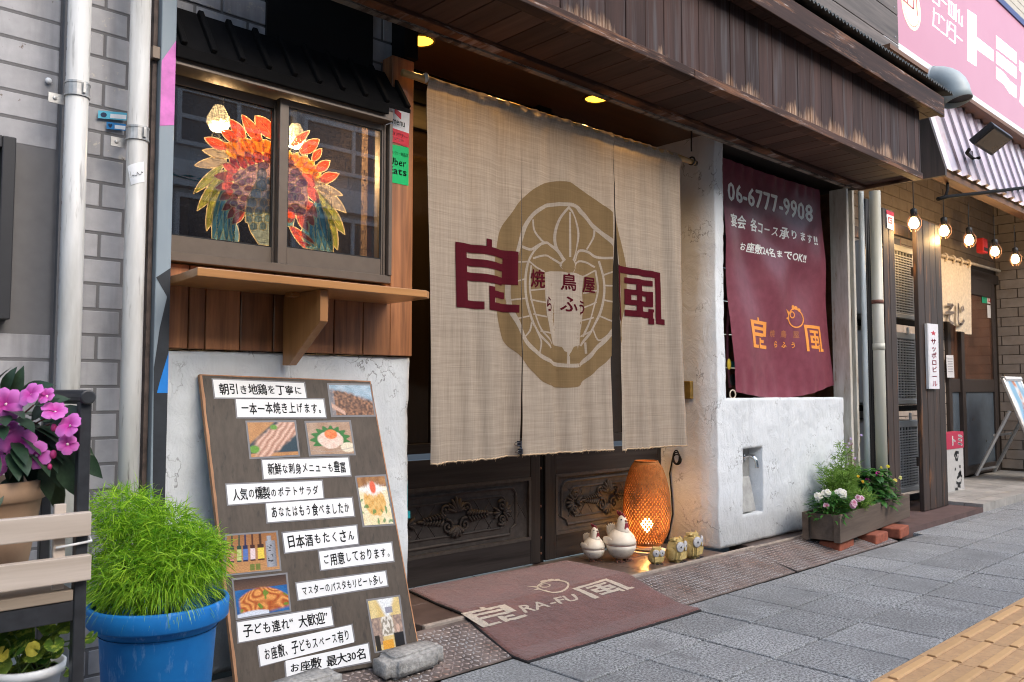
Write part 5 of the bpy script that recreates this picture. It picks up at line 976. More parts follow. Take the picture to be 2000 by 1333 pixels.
lv.build('leaf', leaf_mat('impatiens leaf', (.022, .050, .028), (.048, .085, .045), .12, .38), im, fixn=False, smooth=True); stx.build('stem', pm('red stem', (.14, .05, .04), .6), im)
t = NT('petal'); at = t.n.new('ShaderNodeVertexColor'); at.layer_name = 'Col'; tl = t.n.new('ShaderNodeBsdfTranslucent'); mx = t.n.new('ShaderNodeMixShader'); mx.inputs[0].default_value = .3; t.L(at.outputs[0], tl.inputs[0]); t.fin(at.outputs[0], .55, spec=.2); t.L(t.b.outputs[0], mx.inputs[1]); t.L(tl.outputs[0], mx.inputs[2]); t.L(mx.outputs[0], t.out.inputs[0]); m_petal = t.m
def flower(m, c, nrm, r, inner, outer, n=5, rn=rn, lift=.25, cup=.0):
    nrm = nrm.normalized(); x = nrm.orthogonal().normalized(); y = nrm.cross(x); ph = rn.uniform(0, 6)
    for k in range(n):
        a0 = ph+2*pi*k/n; W_ = pi/n*1.1; lf = (k % 2)*.0022+rn.uniform(-.0012, .0012); vs = [c+nrm*lf]; cs_ = [inner]; rr = r*rn.uniform(.9, 1.08)
        for q in (.45, .8, 1.0):
            for j in range(5):
                a = a0+W_*(j/2-1)*(1 if q < .9 else .78); R2 = rr*q*(1-.16*(j/2-1)**2*q-(.07 if j == 2 and q == 1 else 0)); vs.append(c+(x*cos(a)+y*sin(a))*R2+nrm*(lf+r*(lift*q*(1-q)*1.5+cup*q*q)+r*.05*sin(j*2.1+k))); cs_.append(lerp3(inner, outer, q*1.25-.1))
        m.add(vs, [(0, 1+j, 2+j) for j in range(4)]+[(1+5*i+j, 6+5*i+j, 7+5*i+j, 2+5*i+j) for i in (0, 1) for j in range(4)]); m.c += cs_
def flowers(name, specs, par, label=None):
    m = MB(); m.c = []
    for s in specs: flower(m, *s)
    return m.build(name, m_petal, par, fixn=False, smooth=True)
VI, VO = (.62, .02, .34), (.82, .24, .68)
for u, v, r, k in [(12, 790, .036, 0), (62, 772, .028, 1), (108, 806, .026, 2), (138, 832, .029, 1), (40, 868, .038, 0), (72, 890, .030, 0), (132, 868, .021, 3), (4, 852, .030, 0), (18, 835, .02, 2), (-30, 830, .035, 0), (-6, 905, .026, 0), (92, 775, .020, 1)]:
    nr_ = (-FW*1.0+UP*(.15, .65, 1.3, .1)[k]+RT*(.1, -.2, .4, .5)[k]); flowers('flower', [(dpt(u, v, T0-.05), nr_, r*.9, VI, VO, 5, rn, .5, .12)], im)
    m = MB().ball(dpt(u, v, T0-.052), .0028, 6, 4).build('flower_eye', flat('pale eye', (.8, .6, .6), .6), im)
m = MB(); m.ball(dpt(104, 888, T0-.05), (.006, .006, .008), 8, 6).ball(dpt(97, 912, T0-.05), (.004, .004, .006), 8, 6).ball(dpt(105, 836, T0-.05), (.005, .005, .007), 8, 6); m.build('bud', pm('pink bud', (.45, .03, .16), .5), im, smooth=True)
wpot = thing('plant_pot', 'small white plastic pot under the plant stand slats', 'pot', (0, 0, 0)); WC = dpt(52, 1300, 1.5); WC.z -= .095; wpot.location = WC
MB().lathe([(.045, 0), (.056, .082), (.063, .083), (.064, .098), (.058, .099), (.055, .085)], 32).build('pot', flat('white plastic', (.72, .73, .74), .4), wpot, local=True, smooth=True); MB().lathe([(1e-5, .085), (.056, .085)], 16).build('soil', MATS['soil'], wpot, local=True)
MB().box(-.29, XS-.01, YF+.01, YB-.01, WC.z-.014, WC.z-.001).build('lower_shelf', m_iron, ps, bevel=.0015, seg=1)
vp = thing('geranium_plant', 'variegated green and yellow leaved plant in the small white pot', 'plant', WC+Vector((0, 0, .085))); lv = MB(); sx_ = MB(); rn = random.Random(15)
def roundleaf(m, c, nrm, r, n=14):
    nrm = nrm.normalized(); x = nrm.orthogonal().normalized(); y = nrm.cross(x); ph = rn.uniform(0, 6); vs = [c-nrm*r*.12]
    for q in (.5, 1):
        for k in range(n+1):
            a = ph+.25+(2*pi-.5)*k/n; rr = r*q*(1+.05*sin(a*7)*q); vs.append(c+(x*cos(a)+y*sin(a))*rr+nrm*r*.06*q*sin(a*3))
    m.add(vs, [(0, 1+k, 2+k) for k in range(n)]+[(1+k, 2+n+k, 3+n+k, 2+k) for k in range(n)])
for u, v, r in [(68, 1222, .037), (30, 1242, .03), (100, 1240, .022), (92, 1262, .021), (66, 1272, .024), (8, 1262, .034), (38, 1262, .022), (106, 1258, .018), (35, 1318, .028), (75, 1308, .026), (110, 1275, .015), (128, 1222, .019), (150, 1212, .02), (150, 1262, .016), (14, 1225, .026), (-10, 1240, .03), (85, 1285, .015), (140, 1310, .017), (178, 1245, .014), (50, 1290, .02), (-5, 1300, .025)]:
    p = dpt(u, v, 1.48+rn.uniform(-.03, .05)); roundleaf(lv, p, -FW*.55+UP*rn.uniform(.5, 1.2)+RT*rn.uniform(-.4, .4), r*.9); sx_.tube([WC+Vector((rn.uniform(-.03, .03), rn.uniform(-.03, .03), .08)), p.lerp(WC, .4)+Vector((0, 0, .05)), p], .0013, 4)
lv.build('leaf', leaf_mat('variegated leaf', (.035, .11, .014), (.12, .19, .022), .2, .45, vein=(.36, .42, .06)), vp, fixn=False, smooth=True); sx_.build('stem', MATS['green stem'], vp)
m_yl = leaf_mat('yellow leaf', (.50, .36, .04), (.35, .36, .04), .3)
for u, v, r in ((3, 1278, .013), (64, 1268, .013)): m = MB(); roundleaf(m, dpt(u, v, 1.43), -FW+UP*.4, r); tag(m.build('old_leaf', m_yl, vp, fixn=False), 'yellowing leaf')
# ================================================================ doormat over the step and ramp
def mz(y):
    zs, zg = STEP+.004, .004
    if y > 2.25: return zs
    if y > 2.205: return zs-(y-2.25)/(2.205-2.25)*(zs-.0725)
    if y > 1.985: return .006+(.0725-.006)*(y-1.985)/.22
    return zg+.002*max(0, (y-1.95)/.035)
def PM(u, v):
    d = ray(u, v); lo, hi = 1.6, 2.75
    for _ in range(30):
        y = (lo+hi)/2; z = CAMH+d.z*y/d.y
        if z > mz(y)+.010: lo = y
        else: hi = y
    y = (lo+hi)/2; return CP+d*(y/d.y)
mc = [PM(806, 1150), PM(1108, 1097), PM(1368, 1187), PM(1031, 1287)]; mc[0].y = 2.635; mc[0].x = 1.945; mc[1] = Vector((2.775, 2.585, 0))
dm = thing('doormat', 'brown doormat with cream shop lettering and a chick outline, lying across step and ramp', 'doormat', (2.3, 2.2, .05)); nx, nz = 150, 120; m = MB()
def msurf(x, y): return mz(y)+.009+.0035*noise.noise(Vector((x*5, y*5, 2)))+.0012*noise.noise(Vector((x*120, y*120, 0)))+.0016*noise.noise(Vector((x*42, y*42, 5)))
for j in range(nz+1):
    for k in range(nx+1):
        u, v = k/nx, j/nz; p = (mc[0]*(1-u)+mc[1]*u)*(1-v)+(mc[3]*(1-u)+mc[2]*u)*v; p.x -= .022*sin(pi*v)*(1-u)**3; p.y += .012*sin(pi*u)*(v-.5)*0; m.v.append((p.x, p.y, msurf(p.x, p.y)-(.006 if k in (0, nx) or j in (0, nz) else 0)))
m.f = [(j*(nx+1)+k, j*(nx+1)+k+1, (j+1)*(nx+1)+k+1, (j+1)*(nx+1)+k) for j in range(nz) for k in range(nx)]
t = NT('brown mat pile'); n = t.noise(t.obj, 150, 4, .8); n2 = t.noise(t.obj, 9, 5, .65); c = t.mix((.078, .025, .019), (.25, .094, .070), t.ramp(n, [(.3, 0), (.7, 1)])); c = t.mix(c, t.ramp(n2, [(.3, .72), (.7, 1.15)]), 1, 'MULTIPLY'); t.bump(n, 1, .006); m_pile = t.fin(c, .95, spec=.1, sheen=.35)
m.build('pile', m_pile, dm, smooth=True, fixn=False); e = MB(); loop = [m.v[k] for k in range(nx+1)]+[m.v[j*(nx+1)+nx] for j in range(1, nz+1)]+[m.v[nz*(nx+1)+k] for k in range(nx-1, -1, -1)]+[m.v[j*(nx+1)] for j in range(nz-1, 0, -1)]
e.tube([(a, b, c_-.004) for a, b, c_ in loop], .0048, 6, closed=True); e.build('rubber_border', flat('mat rubber', (.02, .018, .018), .7), dm, smooth=True)
t = NT('cream mat pile'); n = t.noise(t.obj, 420, 3, .7); c = t.mix((.42, .34, .26), (.80, .70, .58), t.ramp(n, [(.3, 0), (.7, 1)])); t.bump(n, 1, .005); m_cream = t.fin(c, .95, spec=.1)
c3 = crop(900, 1133, 6.6667); c7 = crop(780, 870, 3.0303)
def mat_print(name, tr, q, cr):
    w = [PM(*cr(*p)) for p in q]; m = MB()
    for t_ in tr:
        pp = [(lambda u, v: ((w[0]*(1-u)+w[1]*u)*(1-v)+(w[3]*(1-u)+w[2]*u)*v))(*p) for p in t_]
        for s in split([(p.x, p.y) for p in pp], .02):
            m.add([(x+.0025*noise.noise(Vector((x*90, y*90, 1))), y+.0025*noise.noise(Vector((x*90, y*90, 7))), msurf(x, y)+.0022) for x, y in s], [(0, 1, 2)])
    m.build(name, m_cream, dm, fixn=False)
mat_print('character', RYO, [(0, 448), (572, 322), (862, 472), (292, 632)], c3); mat_print('character', FU, [(1022, 850), (1225, 790), (1370, 848), (1150, 908)], c7)
mat_print('chick', chick_marks(), [(762, 816), (966, 778), (1048, 858), (844, 898)], c7); mat_print('lettering', text('RA-FU', .02), [(700, 950), (1030, 882), (1072, 918), (745, 992)], c7)
# ================================================================ bamboo lantern, metal hens, stone owls
LC = PZ(1264, 1075, STEP); ln = thing('bamboo_lantern', 'lit woven bamboo egg lantern glowing orange by the right door', 'lantern', LC)
prof = [(.072, 0), (.083, .02), (.106, .068), (.1135, .12), (.1145, .18), (.110, .25), (.101, .30), (.082, .36), (.067, .385), (.055, .398)]
def prad(z):
    for (r0, z0), (r1, z1) in zip(prof, prof[1:]):
        if z <= z1: q = (z-z0)/(z1-z0); return r0+(r1-r0)*q
    return prof[-1][0]
m_weave = cloth_mat('woven bamboo', (.30, .13, .05), 0, .05, var=.3); m = MB(); NA, NM = 80, 34
def sp_(a, z, k=0): r = prad(max(0, min(.398, z)))+k; return Vector((r*cos(a), r*sin(a), z))
for j in range(NM):                              # staggered slots left open between the strips
    for i in range(NA):
        a0, a1, z0, z1 = 2*pi*i/NA, 2*pi*(i+1)/NA, .398*j/NM, .398*(j+1)/NM
        if (i+j) % 2 or j in (0, NM-1): m.add([sp_(a0, z0), sp_(a1, z0), sp_(a1, z1), sp_(a0, z1)], [(0, 1, 2, 3)]); continue
        q = .14+.10*random.random()+(.12 if z0 > .27 else 0); h_ = .04+.10*random.random(); A0, A1, Z0, Z1 = a0+(a1-a0)*q, a1-(a1-a0)*q, z0+(z1-z0)*h_, z1-(z1-z0)*h_; k = -.0006
        m.add([sp_(a0, z0), sp_(a1, z0), sp_(a1, z1), sp_(a0, z1), sp_(A0, Z0, k), sp_(A1, Z0, k), sp_(A1, Z1, k), sp_(A0, Z1, k)], [(0, 1, 5, 4), (1, 2, 6, 5), (2, 3, 7, 6), (3, 0, 4, 7)])
m.tube([(.055*cos(a), .055*sin(a), .398) for a in [2*pi*i/40 for i in range(40)]], .004, 6, closed=True)
sh = m.build('shade', m_weave, ln, local=True, fixn=False, solid=.0014); sh.location = (0, 0, .026)
MB().lathe([(.050, 0), (.056, .004), (.055, .020), (.040, .028), (.05, .034)], 28).build('base', pm('brushed steel', (.55, .55, .56), .3, .05, metal=.9, bump=0), ln, local=True, smooth=True)
MB().lathe([(1e-5, -.03), (.016, -.027), (.028, -.008), (.028, .006), (.016, .022), (.012, .035)], 16, Matrix.Translation((0, 0, .12)) @ Matrix.Rotation(pi, 4, 'X')).build('bulb', pm('lantern bulb', (1, .6, .25), .4, bump=0, emit=(1, .50, .14), es=60), ln, local=True, smooth=True)
lamp(LC+Vector((0, 0, .16)), .8, (1, .45, .10), .015, 'lantern_lamp')
sd = thing('saucer', 'pale flat saucer on the step tile under the lantern', 'saucer', LC); MB().lathe([(1e-5, .0), (.075, .0005), (.098, .004), (.10, .0015)], 32).build('dish', pm('pale dish', (.45, .41, .36), .5), sd, local=True, smooth=True); ln.location.z += .003
cd = thing('lantern_cord', 'black cord with coiled slack hanging on the white door jamb beside the lantern', 'cord', (3.57, 2.6, .6)); m = MB()
cp_ = [PX(*p, 3.573) for p in ((1316, 885), (1308, 925), (1312, 968), (1314, 1005), (1307, 1040), (1300, 1062))]; m.tube([Vector((p.x, p.y, p.z)) for p in cp_], .0042, 6)
for k in range(3):
    c0 = PX(1321+2*k, 893, 3.568); m.tube([c0+Vector((-.006*k, .018*sin(a)*(1+.2*k), .034*cos(a)*(1-.12*k)-.006*k)) for a in [2*pi*i/18 for i in range(18)]], .0035, 6, closed=True)
m.build('cable', flat('black rubber', (.012, .012, .012), .5), cd, smooth=True); p = PX(1297, 1062, 3.50); MB().box(-.013, .013, -.02, .02, -.045, .04, Matrix.Translation(p) @ Matrix.Rotation(rad(-24), 4, 'Y')).build('plug', flat('black rubber', (.012, .012, .012), .5), cd, bevel=.005)
bs = PX(1336, 762, 3.582); sb_ = thing('wall_switch', 'small brass switch box on the pillar edge behind the curtain', 'switch', bs); MB().box(-.022, .004, -.055, .055, -.045, .045, Matrix.Translation(bs)).build('box', pm('brass', (.42, .28, .08), .4, .25, 30, metal=.7), sb_, bevel=.004); MB().box(-.027, -.022, -.015, .015, -.02, .02, Matrix.Translation(bs)).build('rocker', flat('black rubber', (.012, .012, .012), .5), sb_)
tl_ = thing('teal_hook', 'thin teal bracket on the edge of the grey white wall beside the left door', 'bracket', PY(805, 960, 2.36)); m = MB(); a, b = PY(804, 938, 2.34), PY(806, 1008, 2.34); m.box(1.706, 1.712, 2.33, 2.35, b.z, a.z).box(1.706, 1.72, 2.326, 2.352, b.z-.004, b.z+.02); m.build('bracket', flat('teal metal', (.01, .22, .25), .5), tl_)
t = NT('chipped white enamel'); n = t.noise(t.obj, 26, 5, .65); z = t.xyz()[2]; c = t.mix((.62, .56, .46), (.74, .69, .60), t.ramp(n, [(.3, 0), (.7, 1)])); rs = t.noise(t.map((60, 60, 9)), 1, 5, .7); c = t.mix(c, (.26, .11, .04), t.ramp(rs, [(.62, 0), (.74, .85)])); m_enam = t.fin(c, .42)
m_red = pm('dull red metal', (.22, .018, .035), .5, .3, 60, .2, 200); m_rust = pm('rust brown', (.16, .065, .045), .7, .3, 60, .3, 150)
FC = (-FW*.70+RT*.55); FC.z = 0; FC.normalize(); HRZ = atan2(FC.y, FC.x)
def hen(loc, s, label):
    th = thing('metal_hen', label, 'hen figurine', loc, HRZ, 'metal hen figurines on the step')
    k = lambda *a: tuple(x*s for x in a); B = 1.0
    MB().lathe([(1e-5, -.95*s), (.40*s, -.90*s), (.75*s, -.64*s), (.95*s, -.28*s), (.99*s, -.01*s)], 30, Matrix.Translation((0, 0, 1.10*s))).lathe([(.99*s, .01*s), (.97*s, .22*s), (.84*s, .52*s), (.60*s, .80*s), (.40*s, .93*s), (1e-5, .99*s)], 30, Matrix.Translation((0, 0, 1.10*s))).build('body', m_enam, th, local=True, smooth=True)
    MB().lathe([(.992*s, -.016*s), (1.015*s, 0), (.992*s, .016*s)], 30, Matrix.Translation((0, 0, 1.10*s))).build('seam', m_rust, th, local=True)
    hd = MB(); hd.lathe([(.56*s, 0), (.50*s, .25*s), (.40*s, .62*s), (.33*s, .86*s), (.24*s, 1.02*s), (.10*s, 1.12*s), (1e-5, 1.14*s)], 18, Matrix.Translation((.12*s, 0, 1.78*s)), sx=.95, sy=.85)
    rn = random.Random(3)
    for q in range(11):
        a = rad(-100+20*q); hd.add([k(.12+.52*cos(a-.16), .46*sin(a-.16), 1.86), k(.12+.52*cos(a+.16), .46*sin(a+.16), 1.86), k(.12+.66*cos(a), .60*sin(a), 1.58)], [(0, 1, 2)])
    hd.build('head', m_enam, th, local=True, smooth=True)
    MB().prism([(p[0]*s, p[1]*s) for p in ((.28, 2.74), (.42, 2.86), (.32, 2.93), (.22, 3.06), (.08, 3.02), (-.02, 3.16), (-.18, 3.06), (-.34, 3.20), (-.32, 3.0), (-.14, 2.86), (.05, 2.82))], -.025*s, .025*s).build('comb', m_red, th, local=True)
    b_ = MB(); b_.lathe([(.11*s, 0), (.07*s, .14*s), (1e-5, .26*s)], 8, Matrix.Translation((.36*s, 0, 2.60*s)) @ Matrix.Rotation(rad(105), 4, 'Y'), sx=.8, sy=1.1); b_.build('beak', m_rust, th, local=True)
    MB().prism([(y*s, z*s) for y, z in ((-.10, 2.46), (.10, 2.46), (.19, 2.16), (.16, 1.98), (0, 1.90), (-.16, 1.98), (-.19, 2.16))], .50*s, .55*s, 'x').build('wattle', m_red, th, local=True)
    e_ = MB()
    for q in (-1, 1): e_.ball(Vector(k(.28, q*.24, 2.68)), .05*s, 8, 6)
    e_.build('eye', flat('black rubber', (.012, .012, .012), .5), th, local=True, smooth=True)
    tl = MB(); 
    for j in range(5):
        a = rad(52+13*j); c0 = Vector((-.80*s, 0, 1.0*s)); d = Vector((-cos(a)*.55, .0, sin(a))); tl.ball(c0+d*.72*s+Vector((0, (j-2)*.02*s, 0)), (.62*s, .03*s, .17*s), 10, 6, Matrix.Rotation(-atan2(d.z, d.x), 4, 'Y'))
    tl.ball(Vector((-.78*s, 0, .95*s)), (.35*s, .04*s, .45*s), 10, 6); tl.build('tail', m_enam, th, local=True, smooth=True)
    for q in (-1, 1):
        w_ = MB(); w_.ball(Vector((-.25*s, q*.90*s, 1.30*s)), (.52*s, .06*s, .30*s), 12, 6, Matrix.Rotation(rad(18), 4, 'Y')); w_.build('wing', m_enam, th, local=True, smooth=True)
        f = MB(); f.tube([k(0, q*.38, .30), k(.02, q*.40, .03)], .05*s, 6)
        for a in (-38, 0, 38): f.tube([k(.02, q*.40, .05), k(.25*cos(rad(a)), q*.40+.25*sin(rad(a)), .09), k(.52*cos(rad(a)), q*.40+.52*sin(rad(a)), .02)], [.045*s, .045*s, .02*s], 6)
        f.tube([k(.02, q*.40, .05), k(-.22, q*.40, .02)], .035*s, 6); f.build('foot', m_rust, th, local=True)
h1 = PZ(1213, 1094, STEP+.005); hen(Vector((h1.x, h1.y, STEP)), .0705, 'large white metal hen figurine with red comb, right beside the lantern'); h2 = PZ(1160, 1094, STEP+.005); hen(Vector((h2.x, h2.y, STEP)), .0525, 'small white metal hen figurine with upright feathered tail, beside the doormat')
t = NT('ochre stone'); n = t.noise(t.obj, 60, 5, .7); c = t.mix((.40, .29, .09), (.54, .42, .18), t.ramp(n, [(.3, 0), (.7, 1)])); c = t.mix(c, (.05, .05, .03), t.ramp(t.noise(t.map((1, 1, .5)), 85, 4, .7), [(.60, 0), (.68, .85)])); t.bump(n, .5, .003); m_och = t.fin(c, .75)
m_owle = pm('owl eye white', (.42, .42, .43), .6, .3, 150); m_owlp = flat('owl pupil', (.03, .03, .04), .4)
def owl(loc, h, rz, label):
    th = thing('stone_owl', label, 'owl figurine', loc, rz, 'ochre stone owl figurines'); b = bmesh.new(); bmesh.ops.create_cube(b, size=1); bmesh.ops.bevel(b, geom=b.edges[:], offset=.14, segments=2, affect='EDGES'); bmesh.ops.triangulate(b, faces=b.faces[:]); bmesh.ops.subdivide_edges(b, edges=b.edges[:], cuts=2)
    for v in b.verts:
        z = v.co.z+.5; kx = (.62+.25*sin(pi*min(1, z*1.35))-.10*max(0, z-.6))*h; v.co = Vector((v.co.x*kx*.86, v.co.y*kx*1.0, z*h)); 
        if abs(z-.5) < .07: v.co.x *= .86; v.co.y *= .9
        v.co += noise.noise_vector(v.co*45+Vector((h*99, 0, 0)))*.004*h/.1
    me = bpy.data.meshes.new('body'); b.to_mesh(me); b.free(); me.materials.append(m_och); o = bpy.data.objects.new('body', me); COL.objects.link(o); o.parent = th
    for q in (-1, 1):
        c = Vector((.33*h, q*.21*h, .68*h)); R = Matrix.Translation(c) @ Matrix.Rotation(rad(90), 4, 'Y') @ Matrix.Rotation(rad(-q*16), 4, 'X'); MB().lathe([(.22*h, -.03*h), (.22*h, .02*h), (.19*h, .04*h), (1e-5, .05*h)], 20, R).build('eye', m_owle, th, local=True, smooth=True); MB().lathe([(.05*h, .04*h), (.045*h, .055*h), (1e-5, .06*h)], 12, R).build('pupil', m_owlp, th, local=True)
    MB().prism([(-.05*h, .66*h), (.05*h, .66*h), (0, .52*h)], .36*h, .44*h, 'x').build('beak', m_och, th, local=True); e_ = MB()
    for q in (-1, 1): e_.lathe([(.10*h, 0), (1e-5, .14*h)], 6, Matrix.Translation((.05*h, q*.24*h, .95*h)))
    e_.build('ear_tuft', m_och, th, local=True); w_ = MB()
    for q in (-1, 1): w_.ball(Vector((.0, q*.38*h, .34*h)), (.24*h, .06*h, .28*h), 10, 6)
    w_.build('wing', m_och, th, local=True, smooth=True); f = MB()
    for q in (-1, 1):
        for a in (-1, 0, 1): f.tube([(.30*h, q*.16*h+a*.05*h, .04*h), (.42*h, q*.16*h+a*.07*h, .02*h)], .025*h, 5)
    f.build('claw', m_owlp, th, local=True)
for (u, v, h, dr, lb) in ((1282, 1101, .072, .30, 'smallest ochre stone owl, square bodied, in front of the lantern'), (1321, 1097, .104, .85, 'middle sized ochre stone owl between the smallest and the tallest one'), (1352, 1089, .112, .95, 'tallest ochre stone owl, nearest the white pillar')):
    p = PZ(u, v, STEP); d = Vector((-FW.x, -FW.y, 0)).normalized()*.75+RT*dr; owl(p, h, atan2(d.y, d.x), lb)
# ================================================================ right end: pipes, posts, air conditioners, planter
t = NT('rusty cream steel'); n = t.noise(t.map((25, 25, 4)), 1, 5, .7); c = t.mix((.56, .53, .47), (.42, .38, .31), t.ramp(n, [(.4, 0), (.6, 1)])); c = t.mix(c, (.22, .085, .03), t.ramp(n, [(.60, 0), (.70, .9)])); m_rcream = t.fin(c, .6)
sp = thing('steel_post', 'rust spotted cream steel post at the right end of the white low wall', 'post', (5.06, 2.3, 0)); x = PY(1652, 480, 2.30).x
MB().box(x, x+.028, 2.29, 2.40, -.02, 2.10).box(x+.028, x+.11, 2.372, 2.40, -.02, 2.10).box(x+.082, x+.11, 2.29, 2.372, -.02, 2.10).build('channel', m_rcream, sp, bevel=.003)
cdt = thing('conduit', 'thin pale blue white conduit between the steel post and the beige downpipe', 'conduit', (5.2, 2.27, 0)); a, b = PY(1681, 375, 2.27), PY(1694, 900, 2.27)
MB().tube([(a.x, 2.27, 2.10), (a.x+.004, 2.27, 1.4), (b.x, 2.27, .0)], .0175, 12).build('tube', pm('pale conduit', (.62, .68, .70), .3, .2, 9, stretch=(1, 1, .3)), cdt, smooth=True)
bc = thing('black_cable', 'black bundled cables running down behind the beige downpipe', 'cable', (5.25, 2.3, 0)); m = MB(); a, b = PY(1688, 375, 2.34), PY(1706, 900, 2.34)
for k in range(3): m.tube([(a.x+.03*k+.012*sin(3*z_+k), 2.34, z_*.42) for z_ in range(6)], .011, 8)
m.build('cable', flat('black rubber', (.012, .012, .012), .5), bc, smooth=True)
bd = thing('downpipe', 'greenish beige downpipe between the black cables and the dark wooden screen', 'downpipe', (5.25, 2.2, 0)); a, b = PY(1706, 369, 2.2), PY(1724, 890, 2.2); m = MB()
t = NT('beige pipe'); n = t.noise(t.map((12, 12, 2)), 1, 4, .6); c = t.mix((.43, .42, .34), (.55, .54, .47), t.ramp(n, [(.3, 0), (.7, 1)])); m_beige = t.fin(c, .4)
xc = (a.x+b.x)/2; m.tube([(xc, 2.2, 0), (xc, 2.2, 2.095)], .034, 18); m.tube([(xc, 2.2, 1.1), (xc, 2.2, 1.14)], .0365, 18); m.build('pipe', m_beige, bd, smooth=True)
z_ = PY(1712, 590, 2.2).z; m = MB(); m.tube([(xc, 2.2, z_-.012), (xc, 2.2, z_+.012)], .036, 18); m.build('strap', m_rust, bd, smooth=True)
t_scorch = lambda t, c: t.mix(c, (.30, .12, .04), t.ramp(t.noise(t.map((26, 26, 2.6)), 1, 5, .65), [(.57, 0), (.70, .8)]))
m_char = wood('charred cedar', (.016, .011, .009), (.055, .034, .026), .6, 'z', 46, .35, wear=t_scorch)
def screen(x0, x1, y, z0, z1, n, label):
    th = thing('wooden_screen', label, 'wooden screen', ((x0+x1)/2, y, z0), group='charred wooden screens around the air conditioners'); m = MB(); w = (x1-x0)/n
    for k in range(n): m.box(x0+w*k+.002, x0+w*(k+1)-.002, y-random.uniform(0, .004), y+.03, z0, z1)
    m.build('plank', m_char, th, bevel=.003, seg=1); MB().box(x0+.02, x1-.02, y+.031, y+.05, z0+.3, z0+.36).box(x0+.02, x1-.02, y+.031, y+.05, z1-.4, z1-.34).build('batten', m_char, th); return th
screen(5.425, 5.60, 2.25, .03, 2.035, 2, 'narrow charred wooden screen on the near side of the stacked air conditioners'); screen(5.93, 6.375, 2.23, .035, 2.04, 4, 'broad charred wooden screen carrying the small vertical beer sign')
br = thing('wooden_brace', 'dark wooden brace across the top between the two charred screens', 'brace', (5.7, 2.4, 1.98)); MB().box(5.61, 6.5, 2.33, 2.36, 1.925, 2.0).box(5.61, 6.5, 2.56, 2.59, 1.925, 2.0).build('beam', m_char, br)
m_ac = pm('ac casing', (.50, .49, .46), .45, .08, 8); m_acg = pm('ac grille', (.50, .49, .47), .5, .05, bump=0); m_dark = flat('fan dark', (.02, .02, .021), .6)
def ac(z0, z1, label):
    th = thing('air_conditioner', label, 'air conditioner', (6.0, 2.5, z0), group='stacked air conditioner outdoor units'); x0, x1, y = 5.66, 6.49, 2.40; m = MB()
    m.box(x0, x1, y, y+.02, z1-.045, z1).box(x0, x1, y, y+.02, z0, z0+.035).box(x1-.20, x1, y, y+.02, z0+.035, z1-.045).box(x0, x0+.03, y, y+.02, z0+.035, z1-.045).box(x0, x1, y+.02, y+.30, z1-.012, z1).box(x0, x1, y+.02, y+.30, z0, z0+.02).box(x0, x0+.012, y+.02, y+.30, z0, z1).box(x1-.012, x1, y+.02, y+.30, z0, z1); m.build('casing', m_ac, th, bevel=.004)
    g = MB(); n = int((z1-z0-.08)/.0185)
    for k in range(n): g.box(x0+.03, x1-.20, y+.001, y+.009, z0+.037+.0185*k, z0+.046+.0185*k)
    for k in range(12): g.box(x0+.03+.05*k, x0+.037+.05*k, y+.002, y+.012, z0+.035, z1-.045)
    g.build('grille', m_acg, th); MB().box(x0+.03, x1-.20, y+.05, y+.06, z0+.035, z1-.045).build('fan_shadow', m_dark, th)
    f = MB(); cx, cz = x0+.30, (z0+z1)/2-.005
    for k in range(3): a = 2*pi*k/3; f.ball(Vector((cx+.10*cos(a), y+.036, cz+.10*sin(a))), (.11, .008, .07), 10, 6, Matrix.Rotation(-a, 4, 'Y'))
    f.ball(Vector((cx, y+.034, cz)), (.045, .012, .045), 12, 6); f.build('fan', pm('fan grey', (.10, .10, .10), .5), th, smooth=True)
ac(1.362, 1.885, 'topmost of the three stacked air conditioner units behind the charred screens'); ac(.752, 1.262, 'middle of the three stacked air conditioner units behind the charred screens'); ac(.135, .635, 'lowest of the three stacked air conditioner units, behind the planter flowers')
rk = thing('metal_rack', 'black metal rack bars carrying the stacked air conditioner units', 'rack', (6, 2.5, .1)); m = MB()
for z in (1.335, .725, .095): m.box(5.63, 6.52, 2.385, 2.41, z-.02, z+.02).box(5.63, 6.52, 2.62, 2.645, z-.02, z+.02)
for x in (5.63, 6.505): m.box(x-.015, x+.015, 2.412, 2.44, .03, 1.95)
m.build('bar', m_black, rk, bevel=.002, seg=1); m = MB()
for z in (1.30, .69): 
    for x in (5.92, 6.15): m.box(x, x+.025, 2.39, 2.40, z-.05, z-.0)
m.build('foot_clip', flat('white plastic', (.72, .73, .74), .4), rk)
vs_ = sticker('beer_sign', 'small white vertical sign with a red star and red lettering on the broad charred screen', [(1812, 632), (1832, 634), (1835, 760), (1817, 760)], 2.205, (.74, .72, .74), [('star', fan([(.5+.5*(1 if k % 2 == 0 else .42)*sin(pi*k/5), .5-.5*(1 if k % 2 == 0 else .42)*cos(pi*k/5)) for k in range(10)]), (.22, .80, .10, .19), (.50, .02, .05)), ('lettering', text('サッポロビール', .03, vert=True, kana=1), (.25, .78, .23, .96), (.50, .05, .10))], cat='sign')
q = [PY(1812, 632, 2.205), PY(1835, 760, 2.205)]; MB().box(q[0].x-.006, q[1].x-.01, 2.2065, 2.224, q[1].z, q[0].z).build('box', flat('white plastic', (.72, .73, .74), .4), vs_)
